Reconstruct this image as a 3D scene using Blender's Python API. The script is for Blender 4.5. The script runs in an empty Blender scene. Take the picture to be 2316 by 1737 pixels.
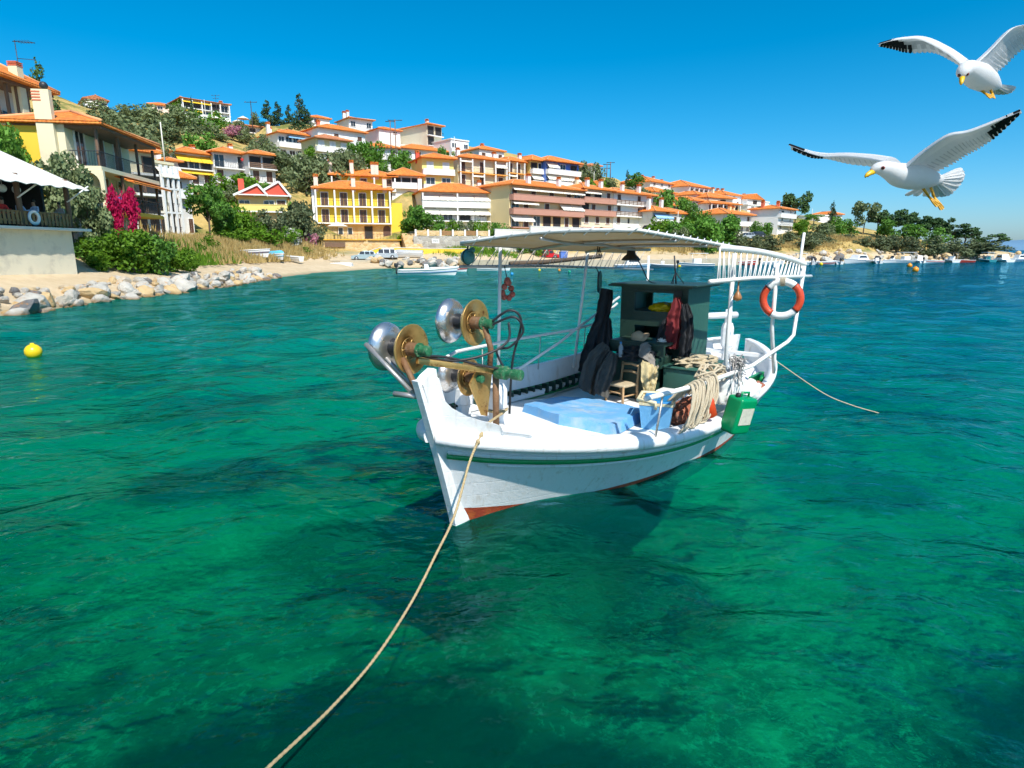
import bpy, bmesh, math, random
import numpy as np
from mathutils import Vector, Matrix, noise as mnoise
R = math.radians
rnd = random.Random(7)
sc = bpy.context.scene
COL = sc.collection

# ------------------------------------------------------------------ camera
CAM_H, FPX, IW, IH, HORIZ = 2.6, 1400.0, 2316.0, 1737.0, 565.5
PITCH = math.atan((IH / 2 - HORIZ) / FPX)
CP, SP = math.cos(PITCH), math.sin(PITCH)
cam_d = bpy.data.cameras.new('camera')
cam_d.sensor_width = 36.0
cam_d.lens = 36.0 * FPX / IW
cam_d.clip_start, cam_d.clip_end = 0.05, 30000.0
cam = bpy.data.objects.new('camera', cam_d)
COL.objects.link(cam)
cam.location = (0, 0, CAM_H)
cam.rotation_euler = (math.pi / 2 - PITCH, 0, 0)
sc.camera = cam

# ------------------------------------------------------------------ light
SUN_EL, SUN_AZ = R(51), (0.42, -0.907)          # horizontal direction towards the sun
world = bpy.data.worlds.new('World')
sc.world = world
world.use_nodes = True
wn, wl = world.node_tree.nodes, world.node_tree.links
wn.clear()
w_out = wn.new('ShaderNodeOutputWorld')
w_bg = wn.new('ShaderNodeBackground')
w_sky = wn.new('ShaderNodeTexSky')
w_hsv = wn.new('ShaderNodeHueSaturation')
w_sky.sky_type = 'NISHITA'
w_sky.sun_disc = False
w_sky.sun_elevation = SUN_EL
w_sky.sun_rotation = math.atan2(SUN_AZ[0], SUN_AZ[1])
w_sky.air_density, w_sky.dust_density, w_sky.ozone_density = 0.8, 1.0, 8.0
w_hsv.inputs['Saturation'].default_value = 1.33
w_hsv.inputs['Hue'].default_value = 0.4805
w_bg.inputs['Strength'].default_value = 0.14
wl.new(w_sky.outputs[0], w_hsv.inputs['Color'])
wl.new(w_hsv.outputs[0], w_bg.inputs['Color'])
wl.new(w_bg.outputs[0], w_out.inputs['Surface'])
sun_d = bpy.data.lights.new('sun', 'SUN')
sun_d.energy, sun_d.angle, sun_d.color = 5.0, R(0.55), (1.0, 0.95, 0.86)
sun = bpy.data.objects.new('sun', sun_d)
COL.objects.link(sun)
sv = Vector((SUN_AZ[0] * math.cos(SUN_EL), SUN_AZ[1] * math.cos(SUN_EL), math.sin(SUN_EL)))
sun.rotation_euler = sv.to_track_quat('Z', 'Y').to_euler()
sun.location = sv * 60
sc.view_settings.view_transform = 'Standard'
sc.view_settings.look = 'None'
sc.view_settings.exposure = 0.3
sc.view_settings.gamma = 1.0
sc.cycles.use_denoising = True
sc.cycles.use_adaptive_sampling = True
sc.cycles.adaptive_threshold = 0.03
sc.cycles.adaptive_min_samples = 20
sc.cycles.max_bounces = 6
sc.cycles.transparent_max_bounces = 12
sc.cycles.sample_clamp_indirect = 6.0
sc.cycles.sample_clamp_direct = 4.0
sc.cycles.caustics_reflective = False
sc.cycles.caustics_refractive = False

# ------------------------------------------------------------------ helpers
def ray(px, py):
    u, v = (px - IW / 2) / FPX, (IH / 2 - py) / FPX
    return Vector((u, CP + v * SP, -SP + v * CP))
def at(px, py, Y):                       # the place at ground distance Y seen in that direction
    d = ray(px, py)
    return Vector((0, 0, CAM_H)) + d * (Y / d.y)
def on(px, py, z=0.0):                   # the place at height z
    d = ray(px, py)
    return Vector((0, 0, CAM_H)) + d * ((z - CAM_H) / d.z)

def tag(o, label=None, cat=None, group=None, kind=None):
    if label: o['label'] = label
    if cat: o['category'] = cat
    if group: o['group'] = group
    if kind: o['kind'] = kind
    return o
def empty(name, loc=(0, 0, 0), rz=0.0, parent=None):
    o = bpy.data.objects.new(name, None)
    o.empty_display_size = 0.2
    COL.objects.link(o)
    o.location, o.rotation_euler = loc, (0, 0, rz)
    o.parent = parent
    return o
def link(name, mesh, parent=None, loc=(0, 0, 0), rot=(0, 0, 0), scale=(1, 1, 1)):
    o = bpy.data.objects.new(name, mesh)
    COL.objects.link(o)
    o.parent = parent
    o.location, o.rotation_euler, o.scale = loc, rot, scale
    return o
def copy_tree(o, parent=None):
    c = o.copy()
    COL.objects.link(c)
    c.parent = parent
    for ch in list(o.children):
        copy_tree(ch, c)
    return c

class MB:
    """collects shapes; mesh()/build() makes ONE mesh of them"""
    def __init__(s): s.v, s.f, s.mi, s.sm, s.M, s.cur = [], [], [], [], Matrix.Identity(4), 0
    def add(s, vs, fs, smooth=False):
        b = len(s.v)
        M = s.M
        s.v += [tuple(M @ Vector(p)) for p in vs]
        s.f += [tuple(b + i for i in f) for f in fs]
        s.mi += [s.cur] * len(fs)
        s.sm += [smooth] * len(fs)
        return s
    def box(s, x0, x1, y0, y1, z0, z1):
        vs = [(x, y, z) for z in (z0, z1) for y in (y0, y1) for x in (x0, x1)]
        return s.add(vs, [(0, 2, 3, 1), (4, 5, 7, 6), (0, 1, 5, 4), (2, 6, 7, 3), (0, 4, 6, 2), (1, 3, 7, 5)])
    def cbox(s, c, d, bev=0.0):           # centred box with chamfered edges
        x, y, z = (q / 2 for q in d)
        if bev <= 0: return s.box(c[0]-x, c[0]+x, c[1]-y, c[1]+y, c[2]-z, c[2]+z)
        bm = bmesh.new()
        bmesh.ops.create_cube(bm, size=1.0, matrix=Matrix.Translation(c) @ Matrix.Diagonal((d[0], d[1], d[2], 1)))
        bmesh.ops.bevel(bm, geom=bm.edges[:], offset=bev, segments=2, affect='EDGES', profile=0.5)
        return s.bm(bm, True)
    def bm(s, bm, smooth=False):
        bm.verts.index_update()
        s.add([v.co[:] for v in bm.verts], [[v.index for v in f.verts] for f in bm.faces], smooth)
        bm.free()
        return s
    def tube(s, pts, r, n=8, smooth=True, cap=True, closed=False):
        pts = [Vector(p) for p in pts]
        m = len(pts)
        rs = r if isinstance(r, (list, tuple)) else [r] * m
        vs, fs = [], []
        prev = None
        for i, p in enumerate(pts):
            if closed: t = pts[(i + 1) % m] - pts[i - 1]
            else: t = pts[min(i + 1, m - 1)] - pts[max(i - 1, 0)]
            if t.length < 1e-9: t = Vector((0, 0, 1))
            t.normalize()
            if prev is None:
                a = Vector((0, 0, 1)) if abs(t.z) < 0.9 else Vector((1, 0, 0))
                nrm = (a - t * a.dot(t)).normalized()
            else:
                nrm = prev - t * prev.dot(t)
                nrm = nrm.normalized() if nrm.length > 1e-6 else t.orthogonal().normalized()
            prev = nrm
            b = t.cross(nrm)
            for k in range(n):
                a = 2 * math.pi * k / n
                vs.append(p + (nrm * math.cos(a) + b * math.sin(a)) * rs[i])
        for i in range(m if closed else m - 1):
            j = (i + 1) % m
            for k in range(n):
                l = (k + 1) % n
                fs.append((i * n + k, i * n + l, j * n + l, j * n + k))
        if cap and not closed:
            fs.append(tuple(range(n - 1, -1, -1)))
            fs.append(tuple((m - 1) * n + k for k in range(n)))
        return s.add(vs, fs, smooth)
    def lathe(s, prof, n=24, M=None, smooth=True):   # profile [(r, z)] turned round z
        vs, fs = [], []
        for r, z in prof:
            for k in range(n):
                a = 2 * math.pi * k / n
                vs.append((r * math.cos(a), r * math.sin(a), z))
        for i in range(len(prof) - 1):
            for k in range(n):
                l = (k + 1) % n
                fs.append((i * n + k, i * n + l, (i + 1) * n + l, (i + 1) * n + k))
        if prof[0][0] > 1e-6: fs.append(tuple(range(n - 1, -1, -1)))
        if prof[-1][0] > 1e-6: fs.append(tuple((len(prof) - 1) * n + k for k in range(n)))
        if M is not None: vs = [M @ Vector(p) for p in vs]
        return s.add(vs, fs, smooth)
    def ball(s, c, r, n=12, m=8, jit=0.0, seed=0):
        rx, ry, rz = r if isinstance(r, (list, tuple)) else (r, r, r)
        vs, fs = [], []
        g = random.Random(seed)
        for i in range(m + 1):
            th = math.pi * i / m
            for k in range(n):
                a = 2 * math.pi * k / n
                q = 1 + g.uniform(-jit, jit)
                vs.append((c[0] + rx * q * math.sin(th) * math.cos(a), c[1] + ry * q * math.sin(th) * math.sin(a), c[2] - rz * q * math.cos(th)))
        for i in range(m):
            for k in range(n):
                l = (k + 1) % n
                fs.append((i * n + k, i * n + l, (i + 1) * n + l, (i + 1) * n + k))
        return s.add(vs, fs, True)
    def prism(s, poly, y0, y1, axis='y'):   # polygon [(a, b)] pushed along an axis
        n = len(poly)
        def P(a, b, t): return (a, t, b) if axis == 'y' else ((t, a, b) if axis == 'x' else (a, b, t))
        vs = [P(a, b, y0) for a, b in poly] + [P(a, b, y1) for a, b in poly]
        fs = [tuple(range(n - 1, -1, -1)), tuple(range(n, 2 * n))]
        fs += [(i, (i + 1) % n, n + (i + 1) % n, n + i) for i in range(n)]
        return s.add(vs, fs)
    def grid(s, rows, smooth=True, close=False):   # rows of points
        n = len(rows[0])
        vs = [p for r in rows for p in r]
        fs = []
        for i in range(len(rows) - 1):
            for k in range(n if close else n - 1):
                l = (k + 1) % n
                fs.append((i * n + k, i * n + l, (i + 1) * n + l, (i + 1) * n + k))
        return s.add(vs, fs, smooth)
    def sheet(s, rows, th):               # rows of points given a thickness
        n, m = len(rows[0]), len(rows)
        V = [[Vector(p) for p in r] for r in rows]
        lo = []
        for i in range(m):
            q = []
            for k in range(n):
                a = V[min(i + 1, m - 1)][k] - V[max(i - 1, 0)][k]
                b = V[i][min(k + 1, n - 1)] - V[i][max(k - 1, 0)]
                nn = a.cross(b)
                nn = nn.normalized() if nn.length > 1e-9 else Vector((0, 0, 1))
                q.append(V[i][k] + nn * th)
            lo.append(q)
        s.grid(V)
        s.grid([list(reversed(r)) for r in lo])
        ring = [(0, k) for k in range(n)] + [(i, n - 1) for i in range(1, m)] + [(m - 1, k) for k in range(n - 2, -1, -1)] + [(i, 0) for i in range(m - 2, 0, -1)]
        s.grid([[V[i][k] for i, k in ring], [lo[i][k] for i, k in ring]], smooth=False, close=True)
        return s
    def mesh(s, name, mats):
        me = bpy.data.meshes.new(name)
        me.from_pydata(s.v, [], s.f)
        for m in (mats if isinstance(mats, (list, tuple)) else [mats]): me.materials.append(m)
        me.polygons.foreach_set('use_smooth', s.sm)
        if any(s.mi): me.polygons.foreach_set('material_index', s.mi)
        me.update()
        return me
    def build(s, name, mats, parent=None, loc=(0, 0, 0), rot=(0, 0, 0), fix=False):
        me = s.mesh(name, mats)
        if fix:
            bm = bmesh.new(); bm.from_mesh(me)
            bmesh.ops.recalc_face_normals(bm, faces=bm.faces); bm.to_mesh(me); bm.free()
        return link(name, me, parent, loc, rot)

def hx(h):                                # '#rrggbb' -> linear
    c = [int(h[i:i + 2], 16) / 255 for i in (1, 3, 5)]
    return tuple((q / 12.92 if q <= 0.04045 else ((q + 0.055) / 1.055) ** 2.4) for q in c)

class NT:
    """small node-tree builder"""
    def __init__(s, name):
        s.m = bpy.data.materials.new(name)
        s.m.use_nodes = True
        s.t = s.m.node_tree
        s.n, s.l = s.t.nodes, s.t.links
        s.n.clear()
        s.out = s.n.new('ShaderNodeOutputMaterial')
    def node(s, kind, **kw):
        o = s.n.new('ShaderNode' + kind)
        for k, v in kw.items(): setattr(o, k, v)
        return o
    def put(s, sock, v):
        if isinstance(v, bpy.types.NodeSocket): s.l.new(v, sock)
        else: sock.default_value = (*v, 1.0) if isinstance(v, tuple) and len(v) == 3 and sock.type == 'RGBA' else v
    def coord(s, kind='Object', scale=None):
        o = s.node('TexCoord').outputs[kind]
        if scale is None: return o
        mp = s.node('Mapping')
        s.l.new(o, mp.inputs['Vector'])
        mp.inputs['Scale'].default_value = scale if isinstance(scale, tuple) else (scale,) * 3
        return mp.outputs[0]
    def pos(s, scale=None):
        o = s.node('NewGeometry').outputs['Position']
        if scale is None: return o
        mp = s.node('Mapping')
        s.l.new(o, mp.inputs['Vector'])
        mp.inputs['Scale'].default_value = scale if isinstance(scale, tuple) else (scale,) * 3
        return mp.outputs[0]
    def noise(s, vec, scale, detail=3.0, rough=0.5, dist=0.0, out=0):
        o = s.node('TexNoise')
        s.put(o.inputs['Vector'], vec)
        o.inputs['Scale'].default_value, o.inputs['Detail'].default_value = scale, detail
        o.inputs['Roughness'].default_value, o.inputs['Distortion'].default_value = rough, dist
        return o.outputs[out]
    def vor(s, vec, scale, feature='F1', out='Distance', rand=1.0):
        o = s.node('TexVoronoi', feature=feature)
        s.put(o.inputs['Vector'], vec)
        o.inputs['Scale'].default_value = scale
        o.inputs['Randomness'].default_value = rand
        return o.outputs[out]
    def ramp(s, fac, stops, interp='LINEAR'):
        o = s.node('ValToRGB')
        o.color_ramp.interpolation = interp
        e = o.color_ramp.elements
        while len(e) < len(stops): e.new(0.5)
        for q, (p, c) in zip(e, stops):
            q.position = p
            q.color = (c, c, c, 1) if isinstance(c, (int, float)) else (*c, 1)
        s.put(o.inputs[0], fac)
        return o.outputs[0]
    def mix(s, fac, a, b, mode='MIX'):
        o = s.node('Mix', data_type='RGBA', blend_type=mode)
        s.put(o.inputs[0], fac); s.put(o.inputs[6], a); s.put(o.inputs[7], b)
        return o.outputs[2]
    def math(s, op, a, b=0.0, clamp=False):
        o = s.node('Math', operation=op, use_clamp=clamp)
        s.put(o.inputs[0], a); s.put(o.inputs[1], b)
        return o.outputs[0]
    def bump(s, h, strength=0.3, dist=0.02, nrm=None):
        o = s.node('Bump')
        o.inputs['Strength'].default_value, o.inputs['Distance'].default_value = strength, dist
        s.put(o.inputs['Height'], h)
        if nrm is not None: s.put(o.inputs['Normal'], nrm)
        return o.outputs[0]
    def bsdf(s, color, rough=0.6, metal=0.0, nrm=None, spec=None, trans=0.0, sss=None, coat=0.0):
        p = s.node('BsdfPrincipled')
        s.put(p.inputs['Base Color'], color); s.put(p.inputs['Roughness'], rough); s.put(p.inputs['Metallic'], metal)
        if nrm is not None: s.put(p.inputs['Normal'], nrm)
        if spec is not None: p.inputs['Specular IOR Level'].default_value = spec
        if trans: p.inputs['Transmission Weight'].default_value = trans
        if coat: p.inputs['Coat Weight'].default_value = coat
        s.l.new(p.outputs[0], s.out.inputs['Surface'])
        return p

def paint(name, col, rough=0.5, var=0.12, scale=3.0, bump=0.15, dirt=None, metal=0.0, bscale=30.0, spec=None):
    """a surface of one colour with mottling, a little relief and optional dirt patches"""
    t = NT(name)
    co = t.coord()
    n1 = t.noise(co, scale, 5, 0.6)
    c = t.mix(n1, tuple(q * (1 - var) for q in col), tuple(min(1, q * (1 + var)) for q in col))
    if dirt:
        f = t.ramp(t.noise(co, scale * 1.7, 6, 0.65), [(dirt[1], 0.0), (min(1, dirt[1] + 0.22), 1.0)])
        c = t.mix(t.math('MULTIPLY', f, dirt[2]), c, dirt[0])
    nr = t.bump(t.noise(co, bscale, 4), bump, 0.02) if bump else None
    t.bsdf(c, t.math('ADD', t.math('MULTIPLY', n1, 0.2), rough - 0.1), metal, nr, spec)
    return t.m
# ------------------------------------------------------------------ sea
def wave_field(seed=3):
    g = np.random.default_rng(seed)
    W = []
    for i in range(46):
        lam = 0.55 * (9.0 ** (i / 45.0))            # 0.55 .. 5 m
        th = R(-72) + g.normal(0, 0.75)             # mean travel direction
        amp = 0.0054 * lam ** 0.75
        W.append((2 * math.pi / lam, math.cos(th), math.sin(th), amp * g.uniform(0.5, 1.3), g.uniform(0, 6.28), lam))
    return W
WAVES = wave_field()
def sea_z(X, Y, res):
    Z = np.zeros_like(X)
    for k, cx, cy, a, ph, lam in WAVES:
        fade = np.clip((lam / res - 2.2) / 2.0, 0, 1)
        Z += a * fade * np.sin(k * (X * cx + Y * cy) + ph)
    # gusts: calmer and rougher patches
    Z *= 0.8 + 0.35 * np.sin(X * 0.21 + 1.3 * np.sin(Y * 0.13)) * np.sin(Y * 0.17 + 0.6)
    return Z
def make_sea():
    rs = [0.5]
    while rs[-1] < 9000:
        r = rs[-1]
        rs.append(r + max(0.05, r * (0.0125 if r < 40 else 0.03 if r < 300 else 0.12)))
    rs = np.array(rs)
    ths = np.linspace(R(-108), R(108), 560)
    RR, TT = np.meshgrid(rs, ths, indexing='ij')
    X, Y = RR * np.sin(TT), RR * np.cos(TT)
    res = np.maximum(RR * 0.0125, RR * (ths[1] - ths[0]))
    Z = sea_z(X, Y, np.maximum(res, 0.05))
    n, m = X.shape
    co = np.stack([X, Y, Z], -1).reshape(-1, 3)
    idx = np.arange(n * m).reshape(n, m)
    q = np.stack([idx[:-1, :-1], idx[:-1, 1:], idx[1:, 1:], idx[1:, :-1]], -1).reshape(-1, 4)
    me = bpy.data.meshes.new('sea')
    me.vertices.add(len(co)); me.vertices.foreach_set('co', co.ravel())
    me.loops.add(q.size); me.loops.foreach_set('vertex_index', q.ravel())
    me.polygons.add(len(q)); me.polygons.foreach_set('loop_start', np.arange(0, q.size, 4))
    me.polygons.foreach_set('loop_total', np.full(len(q), 4))
    me.update(calc_edges=True)
    me.polygons.foreach_set('use_smooth', np.ones(len(q), bool))
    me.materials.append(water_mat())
    o = link('sea_water', me)
    return tag(o, kind='structure')
def water_mat():
    t = NT('sea_water')
    p = t.pos((1.0, 1.0, 1.0))
    mp = t.node('Mapping'); t.put(mp.inputs['Vector'], p)
    mp.inputs['Rotation'].default_value = (0, 0, R(14)); mp.inputs['Scale'].default_value = (0.72, 1.0, 1.0)
    st = mp.outputs[0]
    n1 = t.noise(st, 2.0, 2, 0.5, 0.35)
    n2 = t.noise(st, 5.2, 2, 0.5, 0.4)
    n4 = t.noise(st, 13.0, 2, 0.5, 0.3)
    n3 = t.noise(st, 0.45, 2, 0.5, 0.3)
    h = t.math('ADD', t.math('MULTIPLY', n1, 0.11), t.math('MULTIPLY', n2, 0.048))
    h = t.math('ADD', h, t.math('MULTIPLY', n3, 0.10))
    h = t.math('ADD', h, t.math('MULTIPLY', n4, 0.011))
    nr = t.bump(h, 0.85, 1.0)
    fr = t.node('Fresnel'); fr.inputs['IOR'].default_value = 1.333; t.l.new(nr, fr.inputs['Normal'])
    gl = t.node('BsdfGlossy'); gl.inputs['Roughness'].default_value = 0.045; t.l.new(nr, gl.inputs['Normal'])
    gl.inputs['Color'].default_value = (0.17, 0.44, 0.56, 1)
    rf = t.node('BsdfRefraction'); rf.inputs['IOR'].default_value = 1.333; rf.inputs['Roughness'].default_value = 0.0
    rf.inputs['Color'].default_value = (0.22, 1.0, 0.86, 1); t.l.new(nr, rf.inputs['Normal'])
    tr = t.node('BsdfTransparent'); tr.inputs['Color'].default_value = (0.22, 1.0, 0.86, 1)
    df = t.node('BsdfDiffuse'); t.l.new(nr, df.inputs['Normal'])
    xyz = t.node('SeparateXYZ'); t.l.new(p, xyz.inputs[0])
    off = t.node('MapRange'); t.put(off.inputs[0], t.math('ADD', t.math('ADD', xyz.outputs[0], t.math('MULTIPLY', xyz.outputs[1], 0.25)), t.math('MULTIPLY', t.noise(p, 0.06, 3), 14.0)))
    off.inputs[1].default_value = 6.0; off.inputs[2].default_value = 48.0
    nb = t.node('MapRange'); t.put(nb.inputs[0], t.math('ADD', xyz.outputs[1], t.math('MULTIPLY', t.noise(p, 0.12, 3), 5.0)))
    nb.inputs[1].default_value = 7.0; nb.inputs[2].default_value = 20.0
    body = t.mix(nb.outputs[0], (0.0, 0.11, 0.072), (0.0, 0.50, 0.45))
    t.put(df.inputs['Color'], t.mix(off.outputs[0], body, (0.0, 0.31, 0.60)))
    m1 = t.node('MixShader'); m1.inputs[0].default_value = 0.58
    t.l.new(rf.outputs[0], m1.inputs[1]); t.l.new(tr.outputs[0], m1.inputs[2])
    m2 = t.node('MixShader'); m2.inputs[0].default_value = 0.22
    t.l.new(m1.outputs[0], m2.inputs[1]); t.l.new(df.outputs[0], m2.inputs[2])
    m3 = t.node('MixShader'); t.l.new(fr.outputs[0], m3.inputs[0])
    t.l.new(m2.outputs[0], m3.inputs[1]); t.l.new(gl.outputs[0], m3.inputs[2])
    t.l.new(m3.outputs[0], t.out.inputs['Surface'])
    va = t.node('VolumeAbsorption')
    va.inputs['Color'].default_value = (0.0, 0.86, 0.74, 1); va.inputs['Density'].default_value = 0.40
    t.l.new(va.outputs[0], t.out.inputs['Volume'])
    return t.m
def seabed_mat():
    t = NT('seabed')
    p = t.pos()
    wrp = t.mix(0.35, p, t.noise(p, 0.9, 4, 0.6, out=1), 'ADD')
    xyz = t.node('SeparateXYZ'); t.l.new(p, xyz.inputs[0])
    sand = t.mix(t.noise(wrp, 0.8, 5, 0.6), (0.42, 0.46, 0.27), (0.80, 0.80, 0.56))  # sand tones raised to stand in for sunlight lost through the water
    # stony ground near the quay: rounded stones of mixed tone with weed between them
    cell = t.node('TexVoronoi', feature='SMOOTH_F1'); t.put(cell.inputs['Vector'], wrp); cell.inputs['Scale'].default_value = 1.7; cell.inputs['Smoothness'].default_value = 0.5
    sv_ = t.node('SeparateColor'); t.l.new(cell.outputs['Color'], sv_.inputs[0])
    stone = t.mix(sv_.outputs[0], (0.14, 0.18, 0.08), (0.70, 0.72, 0.42))
    stone = t.mix(t.ramp(cell.outputs['Distance'], [(0.25, 0.0), (0.55, 0.9)]), stone, (0.03, 0.045, 0.02))
    stone = t.mix(t.math('MULTIPLY', t.ramp(t.noise(wrp, 6.0, 5, 0.7), [(0.52, 0.0), (0.62, 1.0)]), 0.85), stone, (0.85, 0.84, 0.58))
    near = t.node('MapRange'); t.put(near.inputs[0], t.math('ADD', xyz.outputs[1], t.math('MULTIPLY', t.noise(p, 0.35, 4, 0.6), 6.0)))
    near.inputs[1].default_value = 7.0; near.inputs[2].default_value = 13.0; near.inputs[3].default_value = 0.85; near.inputs[4].default_value = 0.12
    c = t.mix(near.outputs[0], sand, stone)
    big = t.noise(p, 0.13, 4, 0.6, 0.8)
    # beds of dark weed; those beside the boat stand in for its shadow
    def bed(cx, cy, r):
        v = t.node('VectorMath', operation='DISTANCE'); t.put(v.inputs[0], p); v.inputs[1].default_value = (cx, cy, -2.3)
        q = t.math('ADD', v.outputs[1], t.math('MULTIPLY', t.noise(p, 1.1, 5, 0.65), r * 0.9))
        return t.ramp(t.math('DIVIDE', q, r * 2), [(0.60, 1.0), (0.78, 0.0)])
    weed_shadow = t.ramp(t.math('ADD', big, t.math('MULTIPLY', t.noise(p, 1.4, 4, 0.6), 0.25)), [(0.66, 0.0), (0.74, 1.0)])
    for q in BEDS: weed_shadow = t.math('MAXIMUM', weed_shadow, bed(*q))
    c = t.mix(weed_shadow, c, (0.012, 0.022, 0.012))
    t.bsdf(c, 0.9, nrm=t.bump(t.noise(p, 3.0, 5), 0.5, 0.15), spec=0.1)
    return t.m
BEDS = [(-1.3, 4.5, 1.8), (-2.9, 4.2, 1.4), (0.5, 4.2, 1.2), (4.8, 4.3, 1.4), (6.2, 4.9, 1.8), (-7.5, 5.0, 1.2), (-2.6, 9.3, 1.6), (-0.6, 8.6, 1.7), (-6.5, 12.5, 1.6), (1.6, 8.0, 1.5), (7.5, 13.0, 1.8), (10.5, 10.0, 1.4)]
def bed_z(x, y):
    z = -2.1 - 0.012 * max(0, y) - 0.028 * max(0, x) + 0.25 * mnoise.noise(Vector((x * 0.25, y * 0.25, 0))) + 0.1 * mnoise.noise(Vector((x, y, 3)))
    return max(z, -7.0)
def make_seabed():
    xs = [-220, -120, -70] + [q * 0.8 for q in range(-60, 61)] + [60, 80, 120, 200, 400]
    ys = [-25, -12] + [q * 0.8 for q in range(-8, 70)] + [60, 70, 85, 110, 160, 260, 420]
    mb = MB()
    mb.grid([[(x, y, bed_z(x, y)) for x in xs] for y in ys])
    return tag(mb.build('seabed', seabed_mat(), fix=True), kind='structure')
make_sea()
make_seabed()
# ------------------------------------------------------------------ houses of the town
WALLC = dict(white=(0.78, 0.78, 0.76), grey=(0.62, 0.62, 0.61), cream=(0.76, 0.68, 0.46), yellow=(0.84, 0.56, 0.05), lemon=(0.80, 0.64, 0.20),
             olive=(0.62, 0.58, 0.34), pink=(0.76, 0.60, 0.50), peach=(0.80, 0.63, 0.33), blue=(0.10, 0.20, 0.58), orange=(0.80, 0.36, 0.07), sand=(0.74, 0.66, 0.48),
             red=(0.66, 0.09, 0.05), brick=(0.62, 0.16, 0.08), ochre=(0.80, 0.42, 0.04), terracotta=(0.50, 0.25, 0.18))
_mats = {}
def wallm(k):
    if k not in _mats:
        c = WALLC[k]
        _mats[k] = paint('plaster_' + k, c, 0.8, 0.07, 0.35, 0.2, (tuple(q * 0.62 for q in c), 0.56, 0.45), bscale=4.0)
    return _mats[k]
def tile_mat(name, c0, c1, dirt):
    t = NT(name)
    co = t.coord('Object')
    sx = t.node('SeparateXYZ'); t.l.new(co, sx.inputs[0])
    # rows of pan tiles: courses follow the height, channels follow the two directions of the plan
    cell = t.vor(t.coord('Object', (4.0, 4.0, 6.0)), 1.0, out='Color')
    sp = t.node('SeparateColor'); t.l.new(cell, sp.inputs[0])
    c = t.mix(sp.outputs[0], c0, c1)
    c = t.mix(t.math('MULTIPLY', t.ramp(t.noise(co, 0.5, 5, 0.65), [(0.5, 0.0), (0.75, 1.0)]), 0.55), c, dirt)
    wv = t.math('SINE', t.math('MULTIPLY', sx.outputs[2], 42.0))
    wx = t.math('SINE', t.math('MULTIPLY', t.math('ADD', sx.outputs[0], sx.outputs[1]), 24.0))
    h = t.math('ADD', wv, wx)
    t.bsdf(c, 0.75, nrm=t.bump(h, 0.5, 0.05), spec=0.25)
    return t.m
M_TILE = tile_mat('roof_tiles', (0.62, 0.155, 0.03), (0.78, 0.27, 0.055), (0.34, 0.12, 0.05))
M_TILE2 = tile_mat('roof_tiles_old', (0.42, 0.15, 0.07), (0.58, 0.24, 0.11), (0.26, 0.13, 0.08))
M_RIDGE = paint('ridge_tiles', (0.72, 0.33, 0.14), 0.75, 0.2, 2.0, 0.2)
M_BROWN = paint('brown_shutter', (0.115, 0.055, 0.035), 0.55, 0.2, 1.5, 0.1)
M_WOOD = paint('weathered_timber', (0.16, 0.095, 0.06), 0.7, 0.3, 2.0, 0.2)
M_PALE = paint('pale_shutter', (0.66, 0.68, 0.68), 0.5, 0.08)
M_TRIM = paint('white_trim', (0.80, 0.80, 0.78), 0.6, 0.05)
M_IRON = paint('dark_railing', (0.03, 0.03, 0.035), 0.5, 0.2)
M_SHADE = paint('room_shade', (0.03, 0.028, 0.028), 0.8, 0.3)  # near-black colour standing for the shade inside doorways and the restaurant
def glass_mat():
    t = NT('window_glass')
    t.bsdf(t.mix(t.noise(t.coord(), 0.7), (0.015, 0.02, 0.028), (0.05, 0.06, 0.07)), 0.08, spec=0.6)
    return t.m
M_GLASS = glass_mat()
def cloth_mat(name, c):
    t = NT(name)
    co = t.coord()
    wv = t.node('TexWave'); t.put(wv.inputs['Vector'], co); wv.inputs['Scale'].default_value = 1.2; wv.inputs['Distortion'].default_value = 1.5
    t.bsdf(t.mix(t.noise(co, 1.0, 4), tuple(q * 0.88 for q in c), c), 0.8, nrm=t.bump(wv.outputs[1], 0.15, 0.05))
    return t.m
AWN = dict(W=cloth_mat('awning_white', (0.82, 0.78, 0.66)), Y=cloth_mat('awning_yellow', (0.85, 0.55, 0.03)), B=cloth_mat('awning_blue', (0.22, 0.45, 0.72)))
def stone_mat(name, c0, c1, mortar, scale=1.6):
    t = NT(name)
    co = t.coord('Object', (1.0, 1.0, 1.4))
    d = t.vor(co, scale, 'DISTANCE_TO_EDGE')
    cc = t.node('SeparateColor'); t.l.new(t.vor(co, scale, out='Color'), cc.inputs[0])
    c = t.mix(cc.outputs[0], c0, c1)
    c = t.mix(t.math('MULTIPLY', t.noise(co, 6.0, 4), 0.4), c, tuple(q * 0.5 for q in c0))
    c = t.mix(t.ramp(d, [(0.0, 1.0), (0.07, 0.0)]), c, mortar)
    t.bsdf(c, 0.85, nrm=t.bump(t.ramp(d, [(0.0, 0.0), (0.12, 1.0)]), 0.6, 0.06))
    return t.m
M_STONEY = stone_mat('golden_stone', (0.62, 0.40, 0.16), (0.78, 0.60, 0.34), (0.62, 0.50, 0.32))
M_STONEG = stone_mat('grey_stone', (0.34, 0.31, 0.26), (0.58, 0.55, 0.48), (0.42, 0.40, 0.36), 1.3)

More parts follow.
